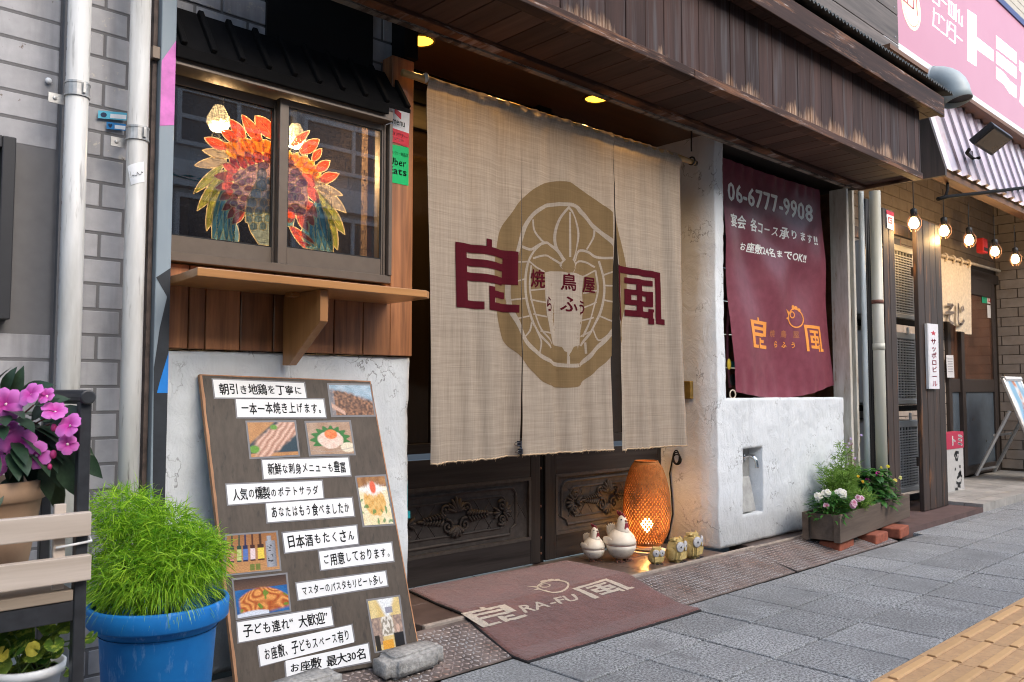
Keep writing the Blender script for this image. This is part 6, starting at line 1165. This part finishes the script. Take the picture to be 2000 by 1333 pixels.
sticker('notice_sticker', 'small white notice with a red header on the narrow charred screen', [(1731, 410), (1746, 416), (1746, 451), (1733, 446)], 2.2435, (.72, .72, .72), [('red_band', rects([(0, 1, 0, 1)]), (0, 1, 0, .22), (.5, .02, .05)), ('emblem', rects([(0, 1, 0, .2), (0, .2, .2, 1), (.2, 1, .8, 1), (.8, 1, .4, .8), (.4, .8, .4, .55)]), (.2, .75, .35, .68), (.55, .06, .06)), ('lettering', text('おしらせ', .0), (.2, .85, .76, .86), (.2, .2, .25))])
# planter of weathered boards on three bricks
PLC = PZ(1642, 1062, .066); PD = (PZ(1788, 1006, .066)-PLC); PD.z = 0; L_ = min(PD.length, 1.2); PD.normalize(); PRZ = atan2(PD.y, PD.x)
m_pln = wood('weathered planter board', (.085, .058, .042), (.185, .135, .10), .75, 'x', 40, .35); pw = .20; ph_ = .142
pl = thing('planter_box', 'long weathered wooden planter box standing on red bricks', 'planter', PLC, PRZ); m = MB(); m.box(.0, L_, 0, .016, 0, ph_).box(0, L_, pw-.016, pw, 0, ph_); m.build('long_board', m_pln, pl, local=True, bevel=.002)
[MB().box(a_, a_+.016, .017, pw-.017, .004, ph_-.004).build('end_board', m_pln, pl, local=True, bevel=.002) for a_ in (.018, L_-.034)]; [MB().box(-.004, 0, a_, a_+.033, 0, ph_).build('corner_batten', m_pln, pl, local=True, bevel=.001) for a_ in (0, pw-.035)]
MB().box(.035, L_-.035, .017, pw-.017, .005, ph_-.03).build('soil', MATS['soil'], pl, local=True)
m_brick = pm('red brick', (.30, .085, .045), .85, .3, 30, .6, 90, .003)
for (u, v, lx, lb) in ((1655, 1078, .13, 'rounded red brick under the near end of the planter'), (1724, 1063, .115, 'paler red brick under the middle of the planter'), (1768, 1050, .12, 'darker red brick under the far end of the planter')):
    p = PZ(u, v, .0); th = MB().box(-lx*.8, lx*.8, .0, .11, 0, .060); o = th.build('brick', m_brick, bevel=.009, seg=3); o.location = p; o.rotation_euler = (0, 0, PRZ+rad(random.uniform(-4, 4))); tag(o, lb, 'brick', 'bricks carrying the planter')
PW = lambda a, b, z: Matrix.Translation(PLC) @ Matrix.Rotation(PRZ, 4, 'Z') @ Vector((a, b, z))
m_pgreen = leaf_mat('planter leaf', (.03, .12, .022), (.075, .22, .04), .3, .45); m_fern = leaf_mat('feathery green', (.13, .26, .04), (.28, .44, .09), .4)
rn = random.Random(21)
def bushy(name, label, cat, at, spread, h, cnt, L, w, mat, up=.4, fl=(), fname='flower', heads=()):
    th = thing(name, label, cat, at); lv = MB(); sx = MB(); base = at
    for k in range(cnt):
        a = rn.uniform(0, 2*pi); q = rn.random()**.5; zz = h*rn.random()**.8; r = spread*q*(1-.45*(zz/h)); p = base+Vector((r*cos(a), r*sin(a)*.75, zz)); leafm(lv, p, Vector((cos(a), sin(a), up+rn.uniform(-.5, .6))), Vector((0, 0, 1)), L*rn.uniform(.7, 1.2), w*rn.uniform(.7, 1.2), .5, .2, 4)
        if k % 9 == 0: sx.tube([base, p], .0014, 4)
    lv.build('leaf', mat, th, fixn=False, smooth=True); sx.build('stem', MATS['green stem'], th)
    for (u, v, r, ci, co_) in heads:
        c = PX(u, v, 0) if False else None
    for (dx, dy, z, r, ci, co_, n) in fl:
        m = MB(); m.c = []; c = base+RT*dx-Vector((FW.x, FW.y, 0))*dy+Vector((0, 0, z))
        for j in range(n): flower(m, c+(RT*rn.uniform(-1, 1)+UP*rn.uniform(-1, 1))*r*.9*(n > 1)-FW*rn.uniform(0, .012), -FW+UP*rn.uniform(.2, 1)+RT*rn.uniform(-.5, .5), r, ci, co_, 5, rn, .2)
        m.build(fname, m_petal, th, fixn=False, smooth=True)
    return th
WH = (.82, .80, .76); base1 = PW(.13, .10, ph_-.03)
bushy('dianthus_plant', 'low plant with white and pink eyed flower heads at the near end of the planter', 'flower', base1, .15, .11, 420, .06, .015, m_pgreen, .5, [(-.075, .05, .105, .017, (.75, .72, .55), WH, 9), (-.04, .05, .125, .016, (.75, .72, .55), WH, 7), (.055, .04, .128, .017, (.75, .75, .6), WH, 9), (.03, .04, .135, .014, (.7, .7, .6), WH, 4), (-.055, .10, .072, .018, (.5, .03, .14), (.80, .60, .66), 1), (.075, .09, .085, .018, (.48, .03, .16), (.80, .58, .66), 3), (.125, .08, .10, .016, (.5, .06, .2), (.80, .62, .68), 3), (.08, .09, .065, .017, (.40, .02, .16), (.72, .40, .52), 2)])
b2 = PW(.46, .12, ph_-.03)
def feathery(name, label, at, h, spread, cnt, lean=0, top=.3):
    th = thing(name, label, 'plant', at); m = MB(); sx = MB()
    tips = []
    for k in range(22):
        a = rn.uniform(0, 6.3); rr = spread*rn.random()**.6; e = at+Vector((rr*cos(a)+lean, rr*.8*sin(a), h*(1-.45*rr/spread)*rn.uniform(.55, 1.08))); sx.tube([at, at.lerp(e, .5)+Vector((0, 0, .02)), e], .0013, 4); tips.append(e)
    for k in range(cnt):
        e = rn.choice(tips); q = rn.random()**.55; a = rn.uniform(0, 6.3); r = .034*(1.15-q*.7)*rn.random()**.5; p = at.lerp(e, q)+Vector((r*cos(a), r*sin(a), rn.uniform(-.01, .02))); blade(m, p, Vector((cos(a), sin(a), rn.uniform(0, 1.4))), rn.uniform(.022, .045), .0040, rn.uniform(0, .6), rn)
    m.build('foliage', m_fern, th, fixn=False); sx.build('stem', MATS['green stem'], th); return th
th = feathery('cosmos_plant', 'tall feathery green plant rising from the middle of the planter', b2+Vector((0, .03, 0)), .36, .17, 4200, -.03)
m = MB(); m.c = []
for k in range(7): flower(m, b2+Vector((rn.uniform(-.12, .1), rn.uniform(-.05, .05), rn.uniform(.03, .24)))-Vector((FW.x, FW.y, 0))*.09, -FW+UP*.5, .009, (.6, .3, .01), (.75, .50, .03), 5, rn, .2)
m.build('flower', m_petal, th, fixn=False)
feathery('trailing_plant', 'low feathery green plant in front of the tall one in the planter', PW(.36, .06, ph_-.03), .17, .14, 1800)
b3_ = PW(.78, .10, ph_-.03)
th = bushy('petunia_plant', 'leafy green plant with magenta flowers at the far end of the planter', 'flower', b3_, .19, .20, 420, .065, .036, m_pgreen, .25, [(.03, .09, .165, .026, (.30, .01, .14), (.62, .05, .34), 2), (-.055, .09, .15, .018, (.3, .01, .14), (.58, .04, .30), 1), (-.13, .10, .155, .012, (.2, .0, .03), (.42, .02, .06), 1), (.11, .08, .15, .012, (.6, .4, .05), (.80, .66, .15), 1), (.09, .04, .225, .011, (.55, .45, .02), (.75, .66, .03), 1), (.16, .04, .16, .013, (.6, .6, .1), (.78, .75, .35), 1), (.05, .03, .22, .008, (.5, .4, .02), (.72, .6, .03), 1)])
tl2 = thing('thin_stemmed_plant', 'thin dry stemmed plant with tiny mauve flowers behind the feathery plant', 'plant', PW(.62, .15, ph_-.03)); m = MB(); f = MB(); f.c = []
for k in range(16):
    e = PW(.62+rn.uniform(-.10, .10), .15+rn.uniform(-.04, .05), ph_+rn.uniform(.18, .42)); m.tube([PW(.62, .15, ph_-.03), PW(.62, .15, ph_+.1).lerp(e, .4), e], .0013, 4); flower(f, e, -FW+UP*.6, .008, (.45, .35, .55), (.55, .42, .68) if k % 2 else (.30, .14, .08), 5, rn, .2)
m.build('stem', pm('dry stem', (.16, .12, .06), .7), tl2); f.build('flower', m_petal, tl2, fixn=False)
# ================================================================ the noodle shop next door
m_ntile = NT('beige shop tile'); t = m_ntile; n = t.noise(t.obj, 12, 4); c = t.mix((.26, .215, .175), (.33, .28, .235), t.ramp(n, [(.3, 0), (.7, 1)])); c = t.mix(c, t.ramp(t.island(), [(0, .9), (1, 1.1)]), 1, 'MULTIPLY'); m_ntile = t.fin(c, .6)
nw = thing('shop_wall', 'beige tiled back and side walls of the neighbouring shop entrance', 'wall', (7.3, 2.7, 0)); m = MB()
tiles(m, 5.3, 9.32, .08, 3.1, 2.762, .094, .30, .006, lambda a, b, z: a > 7.88 and z < 2.0, th=.012); m.build('back_tile', m_ntile, nw)
m = MB(); z = .08; j = 0
while z < 2.95:
    y = 1.95-(.15 if j % 2 else 0)
    while y < 2.75:
        a, b = max(y, 1.95), min(y+.30, 2.75)
        if b-a > .02: m.box(9.32, 9.332, a, b-.005, z, z+.088)
        y += .306
    z += .094; j += 1
m.build('side_tile', m_ntile, nw); MB().box(5.3, 9.4, 2.763, 2.80, 0, 3.2).box(9.333, 9.4, 1.95, 2.763, 0, 2.98).build('backing', flat('brown grout', (.10, .08, .065), .9), nw); MB().box(5.3, 9.3, 2.12, 2.75, 3.02, 3.05).build('ceiling_board', wood('orange brown soffit', (.10, .045, .02), (.20, .09, .04), .6, 'x', 30, .1), nw)
fl = MB(); fl.box(5.05, 6.448, 2.03, 2.62, -.02, .032); tag(fl.build('shop_step', pm('dark red step', (.105, .062, .055), .7, .25, 12, .2, 120)), kind='structure')
fl = MB()
for k in range(20):
    for q in range(6): fl.box(6.45+.25*k+.002, 6.70+.25*k-.002, 2.03+.122*q, 2.03+.122*(q+1)-.003, -.02, .055)
tag(fl.build('shop_floor', pm('pale floor tile', (.34, .32, .29), .5, .25, 9, .1, 100, island=.12)), kind='structure')
nd = thing('shop_entrance', 'dark framed sliding door of the neighbouring shop with grey lower panel', 'door', (8.6, 2.72, .08)); m_ndf = pm('dark brown frame', (.035, .026, .022), .45, .2, 20); y = 2.72
xr = PY(1946, 700, y).x; xm = PY(1882, 800, y).x; z1 = PY(1940, 766, y).z; z2 = PY(1940, 742, y).z; zt = 2.0
m = MB(); m.box(7.88, 9.318, y, y+.05, zt-.09, zt).box(xr-.08, xr+.01, y, y+.05, .08, zt-.09).box(7.88, 7.95, y, y+.05, .08, zt-.09).box(xm-.03, xm+.05, y-.01, y+.05, .08, zt-.09).box(xm+.05, xr-.08, y, y+.04, z1, z2).box(7.95, xm-.03, y+.01, y+.045, z1, z2).box(xm+.05, xr-.08, y, y+.04, .08, .16).box(7.95, xm-.03, y+.01, y+.045, .08, .16).box(xm+.05, xr-.08, y, y+.04, zt-.24, zt-.09); m.build('frame', m_ndf, nd, bevel=.003)
MB().box(xm+.05, xr-.08, y+.015, y+.02, .16, z1).box(7.95, xm-.03, y+.025, y+.03, .16, z1).build('lower_panel', pm('frosted grey panel', (.075, .095, .115), .25, .2, 5, 0), nd); MB().box(xm+.05, xr-.08, y+.015, y+.02, z2, zt-.24).box(7.95, xm-.03, y+.025, y+.03, z2, zt-.09).build('upper_pane', pm('brown door pane', (.085, .038, .022), .12, .45, 3, 0), nd)
for nm, lb, q, col, parts in [('door_notice', 'green notice on the neighbouring shop door pane', [(1917, 566), (1927, 569), (1927.5, 593), (1918, 592)], (.02, .32, .16), [('lettering', text('営業中', .0), (.2, .8, .3, .7), (.01, .12, .06))]), ('door_notice', 'red and white notice beside the green one on the neighbouring shop door', [(1927.3, 569), (1936, 571), (1937, 595), (1928, 593)], (.66, .55, .48), [('red_band', rects([(0, 1, 0, 1)]), (0, 1, 0, .25), (.45, .04, .04)), ('emblem', rects([(0, 1, 0, .2), (0, .2, .2, 1), (.8, 1, .2, 1), (.2, .8, .8, 1)]), (.25, .75, .35, .85), (.5, .08, .06))]), ('door_notice', 'long white notice under the red and white one on the neighbouring shop door', [(1928, 596), (1937, 597), (1938.5, 622), (1929, 621)], (.62, .58, .54), []),
    ('door_notice', 'white paper menu in the left pane of the neighbouring shop door', [(1848, 694), (1862, 694), (1864, 738), (1850, 738)], (.55, .55, .56), [('lettering', rects([(0, 1, k*.15, k*.15+.05) for k in range(6)]), (.15, .85, .15, .9), (.25, .25, .27))])]: sticker(nm, lb, q, y-.013 if q[0][0] < 1900 else y+.012, col, parts, cat='notice')
sn_ = thing('shop_curtain', 'short cream curtain with brushed grey characters over the neighbouring shop door', 'curtain', (8.1, 2.6, 1.3)); YN = 2.62; m_cream_c = cloth_mat('cream curtain', (.72, .62, .48), 0, .35)
def npan(q, ph):
    a = [PY(*p, YN) for p in q]; m = MB(); n = 16
    for j in range(13):
        for i in range(n+1):
            u, v = i/n, j/12; p = (a[0]*(1-u)+a[1]*u)*(1-v)+(a[3]*(1-u)+a[2]*u)*v; m.v.append((p.x, YN+.012*v*sin(u*9+ph), p.z+.012*v*v*sin(pi*u*1.1+ph)))
    m.f = [(j*(n+1)+i, j*(n+1)+i+1, (j+1)*(n+1)+i+1, (j+1)*(n+1)+i) for j in range(12) for i in range(n)]; m.build('curtain_panel', m_cream_c, sn_, smooth=True, fixn=False)
npan([(1838, 505), (1868, 513), (1869, 637), (1842, 628)], 0); npan([(1868.3, 513), (1896, 521), (1895.5, 651), (1869.3, 650)], 1.3)
fN = lambda u, v: PY(u, v, YN-.018); m_gink = flat('grey brush ink', (.20, .17, .15), .8)
mark('lettering', text('そ', .03), px_quad([(1846, 590), (1866, 594), (1866, 636), (1846, 632)], fN), m_gink, sn_); mark('lettering', text('じ', .03), px_quad([(1870, 592), (1885, 596), (1884, 640), (1870, 636)], fN), m_gink, sn_)
a, b = PY(1838, 499, YN), PY(1952, 530, YN); MB().tube([a, b], .014, 10).build('pole', pm('pale pole', (.45, .37, .27), .5), sn_, smooth=True); m = MB()
for k in range(4):
    m = MB(); p = PY(1845+15*k, 503+4.2*k, YN); m.tube([p+Vector((.0, .02*cos(t_), .03*sin(t_)-.0)) for t_ in [2*pi*i/10 for i in range(10)]], .012, 5, closed=True)
    m.build('loop', m_cream_c, sn_)
# string of bulbs
m_sbulb = pm('string bulb', (1, .8, .5), .3, bump=0, emit=(1, .66, .28), es=9)
for k, (u, v, ut, vt, pos) in enumerate(((1785, 437, 1784, 345, 'hanging nearest the charred screens'), (1844, 452, 1841, 370, 'second from the charred screens'), (1893, 470, 1890, 395, 'in the middle of the string'), (1943, 492, 1940, 420, 'second from the picture edge'), (1983, 507, 1982, 440, 'nearest the picture edge'))):
    p = PY(u, v, 2.2); tz = PY(ut, vt, 2.2).z; th = thing('string_bulb', 'glowing round bulb in a wire cage, '+pos, 'bulb', p, group='string of bulbs at the shop next door')
    MB().lathe([(1e-5, -.036), (.020, -.031), (.031, -.013), (.032, .004), (.023, .028), (.015, .044)], 16).build('bulb', m_sbulb, th, local=True, smooth=True); MB().lathe([(.019, .042), (.022, .07), (.022, .095), (.008, .105)], 10).build('socket', flat('black rubber', (.012, .012, .012), .5), th, local=True, smooth=True); MB().tube([(0, 0, .10), (0, 0, max(.2, tz-p.z))], .003, 5).build('cord', MATS['black rubber'], th, local=True)
    m = MB()
    for q in range(5):
        a = 2*pi*q/5; m.tube([(.02*cos(a), .02*sin(a), .07), (.047*cos(a), .047*sin(a), .02), (.046*cos(a), .046*sin(a), -.02), (.02*cos(a), .02*sin(a), -.052)], .0018, 4)
    m.build('cage', m_rust, th, local=True); lamp(p+Vector((0, .0, -.06)), 2.2, (1, .62, .26), .03, 'string_lamp')
bx = thing('awning_strut', 'black iron arm with cable running below the striped awning', 'arm', PY(1840, 388, 2.05)); MB().tube([PY(1832, 389, 2.05), PY(1850, 385, 2.05), PY(1930, 376, 2.05), PY(2040, 362, 2.05)], .013, 8).tube([PY(1846, 386, 2.05), PY(1851, 370, 2.1), PY(1850, 350, 2.2)], .01, 6).build('arm', m_black, bx, smooth=True)
rt = thing('red_alarm_box', 'small red box hanging between the string bulbs', 'box', PY(1918, 480, 2.5)); p = PY(1918, 481, 2.5); MB().box(p.x-.06, p.x+.06, 2.47, 2.53, p.z-.065, p.z+.065).build('box', pm('red box', (.45, .02, .02), .4), rt, bevel=.006); MB().box(p.x-.05, p.x+.05, 2.466, 2.469, p.z-.05, p.z-.02).build('label_plate', m_dark, rt)
# pavement sign of the shop
af = thing('a_frame_sign', 'aluminium framed A-board with a blue and white poster outside the neighbouring shop', 'sign', (8.3, 2.4, .08)); tl_a = PY(1958, 740, 2.42); w = .48; zt = tl_a.z; x0 = tl_a.x; al = pm('aluminium', (.55, .55, .54), .35, .06, metal=.6, bump=0)
yb = 2.12; F0 = [Vector((x0, 2.42, zt)), Vector((x0+w, 2.42, zt)), Vector((x0+w, yb, .10)), Vector((x0, yb, .10))]; m = MB()
for a, b in ((0, 1), (1, 2), (2, 3), (3, 0)): m.tube([F0[a], F0[b]], .016, 6)
m.build('frame', al, af); f = quadmap(*F0, Vector((0, -.006, 0))); nx, ny = 24, 30; m = MB(); m.c = []
for j in range(ny+1):
    for i in range(nx+1):
        u, v = i/nx, j/ny; m.v.append(tuple(f(u, v))); c = lerp3((.25, .48, .66), (.72, .76, .80), sm(.42, .58, N2(u, v, 4))); c = lerp3(c, (.62, .25, .14), sm(.10, .06, abs(u-.45-.15*sin(v*9)))*sm(.45, .6, N2(u, v, 12))); m.c.append(c)
m.f = [(j*(nx+1)+i, j*(nx+1)+i+1, (j+1)*(nx+1)+i+1, (j+1)*(nx+1)+i) for j in range(ny) for i in range(nx)]; m.build('poster', m_photo, af, fixn=False); MB().tube([(x0, 2.415, zt), (x0+w, 2.415, zt)], .024, 6).build('top_bar', flat('white plastic', (.72, .73, .74), .4), af); m = MB()
for xx in (x0, x0+w): m.tube([(xx, 2.37, zt*.70), (xx, 2.66, .08)], .016, 6)
m.tube([(x0, 2.50, .45), (x0+w, 2.50, .45)], .012, 6); m.tube([(x0, 2.64, .13), (x0+w, 2.64, .13)], .012, 6); m.build('rear_leg', al, af)
sb2 = thing('stand_sign', 'slim upright sign with a red top reading two katakana behind the broad charred screen', 'sign', PY(1868, 990, 2.42)); YS2 = 2.44; a = PY(1880, 843, YS2); b = PY(1855, 1000, YS2); zt = a.z; zb_ = .033; xa = a.x; MB().box(xa-.42, xa, YS2, YS2+.06, zb_, zt-.10).build('white_panel', flat('sign white', (.46, .45, .43), .6), sb2); MB().box(xa-.42, xa+.006, YS2-.004, YS2+.064, zt-.13, zt).build('red_panel', flat('sign red', (.42, .03, .07), .5), sb2)
mark('lettering', text('トミ', .05), quadmap(Vector((xa-.25, YS2-.005, zt-.02)), Vector((xa-.02, YS2-.005, zt-.02)), Vector((xa-.02, YS2-.005, zt-.115)), Vector((xa-.25, YS2-.005, zt-.115))), flat('sign letter', (.8, .78, .76), .5), sb2)
rn = random.Random(31); BS_ = []
for k in range(3):
    for q in range(7): a_ = (rn.uniform(.1, .9), .02+.33*k+rn.uniform(.0, .27)); BS_ += stroke([a_, (min(1, max(0, a_[0]+rn.uniform(-.5, .5))), a_[1]+rn.uniform(-.02, .09))], .07)
mark('brush_marks', BS_, quadmap(Vector((xa-.20, YS2-.0015, zt-.15)), Vector((xa-.05, YS2-.0015, zt-.15)), Vector((xa-.05, YS2-.0015, zb_+.02)), Vector((xa-.20, YS2-.0015, zb_+.02))), m_ink, sb2)
# lit red sign above the awning
SY = 2.30; t = NT('lit red sign'); n = t.noise(t.obj, 2, 2); c = t.mix((.31, .09, .125), (.37, .14, .18), n); z = t.xyz()[2]; t.fin(c, .35, emit=(.60, .30, .38), es=.16); m_sred = t.m
bs_ = thing('shop_sign', 'big lit red sign with white katakana and a yellow round emblem above the neighbouring awning', 'sign', (7.5, SY, 3.2)); zb_ = PY(1898, 186, SY).z; ztp = PY(1975, 30, SY).z; MB().box(5.62, 11.0, SY, SY+.18, zb_, ztp).build('face', m_sred, bs_); MB().box(5.62, 11.0, SY-.012, SY+.18, zb_-.075, zb_-.002).build('lower_trim', flat('sign trim', (.72, .72, .74), .4), bs_)
MB().box(5.62, 11.0, SY-.012, SY+.18, ztp+.002, ztp+.06).build('upper_trim', flat('sign blue trim', (.02, .03, .14), .4), bs_)
s8 = crop(1720, 0, 5.554); t = NT('lit white letter'); t.fin((.9, .9, .92), .4, emit=(1, 1, 1), es=.40); m_sw = t.m; t = NT('lit yellow'); t.fin((.82, .74, .42), .4, emit=(1, .9, .5), es=.35); m_sy = t.m
fS = lambda d: (lambda u, v: PY(*s8(u, v), SY)+Vector((0, -d, 0))); S_ = fan([(940, 105), (1035, 170), (1035, 400), (1220, 545), (1220, 670), (1035, 535), (1035, 725), (940, 660)])+fan([(1250, 385), (1470, 570), (1470, 695), (1250, 525)])+fan([(1250, 555), (1470, 730), (1470, 858), (1250, 690)])+fan([(1250, 725), (1330, 785), (1400, 880), (1470, 935), (1470, 1070), (1395, 1015), (1330, 915), (1250, 855)])+fan([(1500, 655), (1660, 780), (1660, 880), (1590, 840), (1590, 1200), (1505, 1110), (1530, 800), (1500, 760)])
for pts in ([(568, 130), (635, 165), (632, 255)], [(575, 92), (568, 275), (635, 330)], [(655, 180), (690, 225)], [(650, 345), (720, 395), (722, 225)], [(748, 240), (738, 335)], [(748, 240), (808, 292), (805, 468), (742, 420)], [(755, 312), (805, 352)], [(825, 395), (882, 445)], [(560, 10), (635, 70), (632, -10)], [(655, 0), (712, 52)], [(735, 5), (735, 150), (795, 212), (795, 55), (735, 10)], [(765, 25), (765, 180)], [(818, 55), (815, 232)], [(815, 140), (850, 110), (850, 250), (882, 286), (882, 180)]): S_ += stroke(pts, 13)
mark('lettering', S_, fS(.002), m_sw, bs_); cc = PY(*s8(330, 70), SY); rr = (cc.z-PY(*s8(360, 346), SY).z)*.98; E_ = lambda k: [(cc.x+rr*k*cos(a), SY-.0015-(k < .99)*.001, cc.z+rr*k*sin(a)) for a in [2*pi*i/48 for i in range(48)]]
MB().add(E_(1), [tuple(range(48))]).build('emblem_disc', m_sy, bs_, fixn=False); r0, r1 = E_(.86), E_(.83); MB().add(r0+r1, [(i, (i+1) % 48, 48+(i+1) % 48, 48+i) for i in range(48)]).build('emblem_ring', flat('emblem red', (.45, .10, .10), .4), bs_, fixn=False)
mark('emblem_mark', stroke([(230, -10), (350, 100), (358, -20)], 14)+stroke([(383, -10), (396, 172)], 10)+stroke([(280, -40), (290, 40)], 12), fS(.003), flat('emblem red', (.45, .10, .10), .4), bs_)
ubw = thing('upper_building', 'pale ribbed wall of the building above the lit red sign', 'building', (8, 2.5, 4.3)); m = MB()
for k in range(26): m.box(5.6, 14, 2.42, 2.45, ztp-.05+.075*k, ztp+.018+.075*k)
m.build('ribbed_wall', pm('pale ribbed wall', (.42, .38, .32), .7, .1, 5), ubw); MB().box(5.3, 14, 2.46, 2.8, 2.95, 6.2).build('core', flat('brown grout', (.10, .08, .065), .9), ubw)
# striped metal awning
aw = thing('awning', 'ribbed metal awning in faded pink and white below the lit red sign', 'awning', (8, 2.2, 2.4)); T0_, B0_ = Vector((0, 2.285, 3.16)), Vector((0, 2.085, 2.385)); dv = (B0_-T0_); nn = Vector((0, -abs(dv.z), dv.y)).normalized(); nn = Vector((0, dv.z, -dv.y)).normalized(); nn = -nn if nn.y > 0 else nn
t = NT('faded pink metal'); n = t.noise(t.map((6, 1, 1.5)), 1, 4, .6); c = t.mix((.80, .68, .74), (.86, .80, .84), t.ramp(n, [(.35, 0), (.65, 1)])); c = t.mix(c, (.50, .30, .22), t.ramp(t.noise(t.map((22, 5, 2)), 1, 4, .7), [(.62, 0), (.75, .6)])); m_aw = t.fin(c, .4, coat=.2)
m = MB(); x = 6.12; xs = []; P_ = .20
while x < 11: xs += [(x, 0), (x+P_*.50, 0), (x+P_*.60, .034), (x+P_*.86, .034), (x+P_*.96, 0)]; x += P_
xs = [q for q in xs]; n = len(xs); m.add([tuple(b_+Vector((x, 0, 0))+nn*h) for b_ in (T0_, B0_) for x, h in xs], [(i, i+1, n+i+1, n+i) for i in range(n-1)]); m.build('ribbed_sheet', m_aw, aw, solid=.003, fixn=False)
m = MB(); x = 6.12
while x < 11:
    vs = [b_+Vector((x+P_*k, 0, 0))+nn*h for b_ in (T0_, B0_) for k, h in ((.575, .0395), (.885, .0395))]; m.add(vs, [(0, 1, 3, 2)]); x += P_
m.build('rib_stripe', pm('brown mauve rib', (.075, .035, .045), .5, .25, 12), aw, fixn=False)
m = MB(); m.prism([(T0_.y, T0_.z), (B0_.y, B0_.z), (B0_.y, B0_.z-.05), (2.40, B0_.z-.05), (2.40, T0_.z)], 6.085, 6.118, 'x'); m.build('end_board', wood('awning end board', (.03, .022, .018), (.09, .06, .05), .6, 'z', 30), aw); MB().box(6.12, 11, B0_.y+.012, B0_.y+.10, B0_.z-.05, B0_.z-.005).build('edge_beam', MATS['orange brown soffit'], aw)
fl_ = thing('floodlight', 'black floodlight on a bent arm in front of the striped awning', 'floodlight', PY(1935, 272, 1.95)); p = PY(1936, 272, 1.95); R = Matrix.Translation(p) @ Matrix.Rotation(rad(-34), 4, 'X') @ Matrix.Rotation(rad(3), 4, 'Y'); MB().box(-.19, .19, -.09, .09, -.022, .022, R).build('housing', flat('floodlight black', (.02, .02, .022), .4), fl_, bevel=.006); MB().box(-.165, .165, -.072, .072, -.0275, -.0225, R).build('lens', pm('floodlight lens', (.05, .05, .055), .1, .1, bump=0), fl_)
MB().tube([PY(1893, 292, 1.97), PY(1888, 299, 2.0), PY(1900, 310, 2.1), PY(1912, 309, 1.97)], .012, 6).tube([PY(1900, 310, 2.1), PY(1896, 280, 2.2), PY(1885, 272, 2.2)], .006, 5).build('arm', m_black, fl_)
dk = thing('vent_duct', 'grey round vent elbow with a taped joint poking out above the eave', 'duct', PY(1869, 197, 1.98)); c = PY(1867, 199, 1.98); r = .092; pts = [c+Vector((0, -.015, -.004)), c+Vector((0, 0, .05))]
for k in range(1, 8): a = pi/2*k/7; pts.append(c+Vector((0, .17*(1-cos(a)), .05+.14*sin(a))))
pts.append(c+Vector((0, .36, .20))); m = MB(); m.tube(pts, r, 24, caps=False); m.build('elbow', pm('grey duct', (.36, .41, .42), .5, .08, 10), dk, smooth=True, solid=.004, fixn=False); MB().tube([pts[-3], pts[-2], pts[-1]-Vector((0, .10, 0))], r+.004, 24, caps=False).build('tape', pm('white tape', (.72, .74, .75), .45, .1, 40), dk, smooth=True, fixn=False); MB().tube([pts[0]+Vector((0, 0, .02)), pts[0]+Vector((0, 0, .022))], r-.006, 24).build('dark_mouth', m_dark, dk)
# ================================================================ across the street: seen in the window glass
YO = -7.0; VY = 2*2.32-YO; oc = thing('building_across', 'pale office building across the street, mirrored in the serving window glass', 'building', (6, YO, 0)); m_ob = pm('pale render', (.48, .49, .50), .8, .08, 2)
b0, b1 = PY(360, 316, VY).z, PY(360, 366, VY).z
MB().box(-14, 30, YO-8, YO, -.1, 6.0).build('wall', m_ob, oc); MB().box(1.5, 8.6, YO, YO+.12, b1, b0).build('sign_band', flat('sign white face', (.78, .79, .80), .5), oc)
mark('lettering', text('キッズ', .04), quadmap(Vector((6.0, YO+.125, b0-.18)), Vector((3.2, YO+.125, b0-.18)), Vector((3.2, YO+.125, b1+.08)), Vector((6.0, YO+.125, b1+.08))), flat('sign teal', (.03, .34, .38), .5), oc)
m = MB(); g = MB()
for z0, z1 in ((.75, b1-.15), (b0+.30, b0+1.0)):
    for k in range(22):
        x = -13+1.95*k
        g.box(x, x+1.7, YO+.001, YO+.02, z0, z1); m.box(x-.06, x, YO, YO+.06, z0-.06, z1+.06).box(x+1.7, x+1.76, YO, YO+.06, z0-.06, z1+.06).box(x, x+1.7, YO, YO+.06, z0-.06, z0).box(x, x+1.7, YO, YO+.06, z1, z1+.06).box(x+.82, x+.88, YO+.02, YO+.05, z0, z1).box(x, x+.82, YO+.02, YO+.05, (z0+z1)/2-.03, (z0+z1)/2+.03).box(x+.88, x+1.7, YO+.02, YO+.05, (z0+z1)/2-.03, (z0+z1)/2+.03)
m.build('window_frame', flat('white plastic', (.72, .73, .74), .4), oc); g.build('window_glass', pm('dull window', (.09, .10, .11), .15, .3, 1, 0), oc)
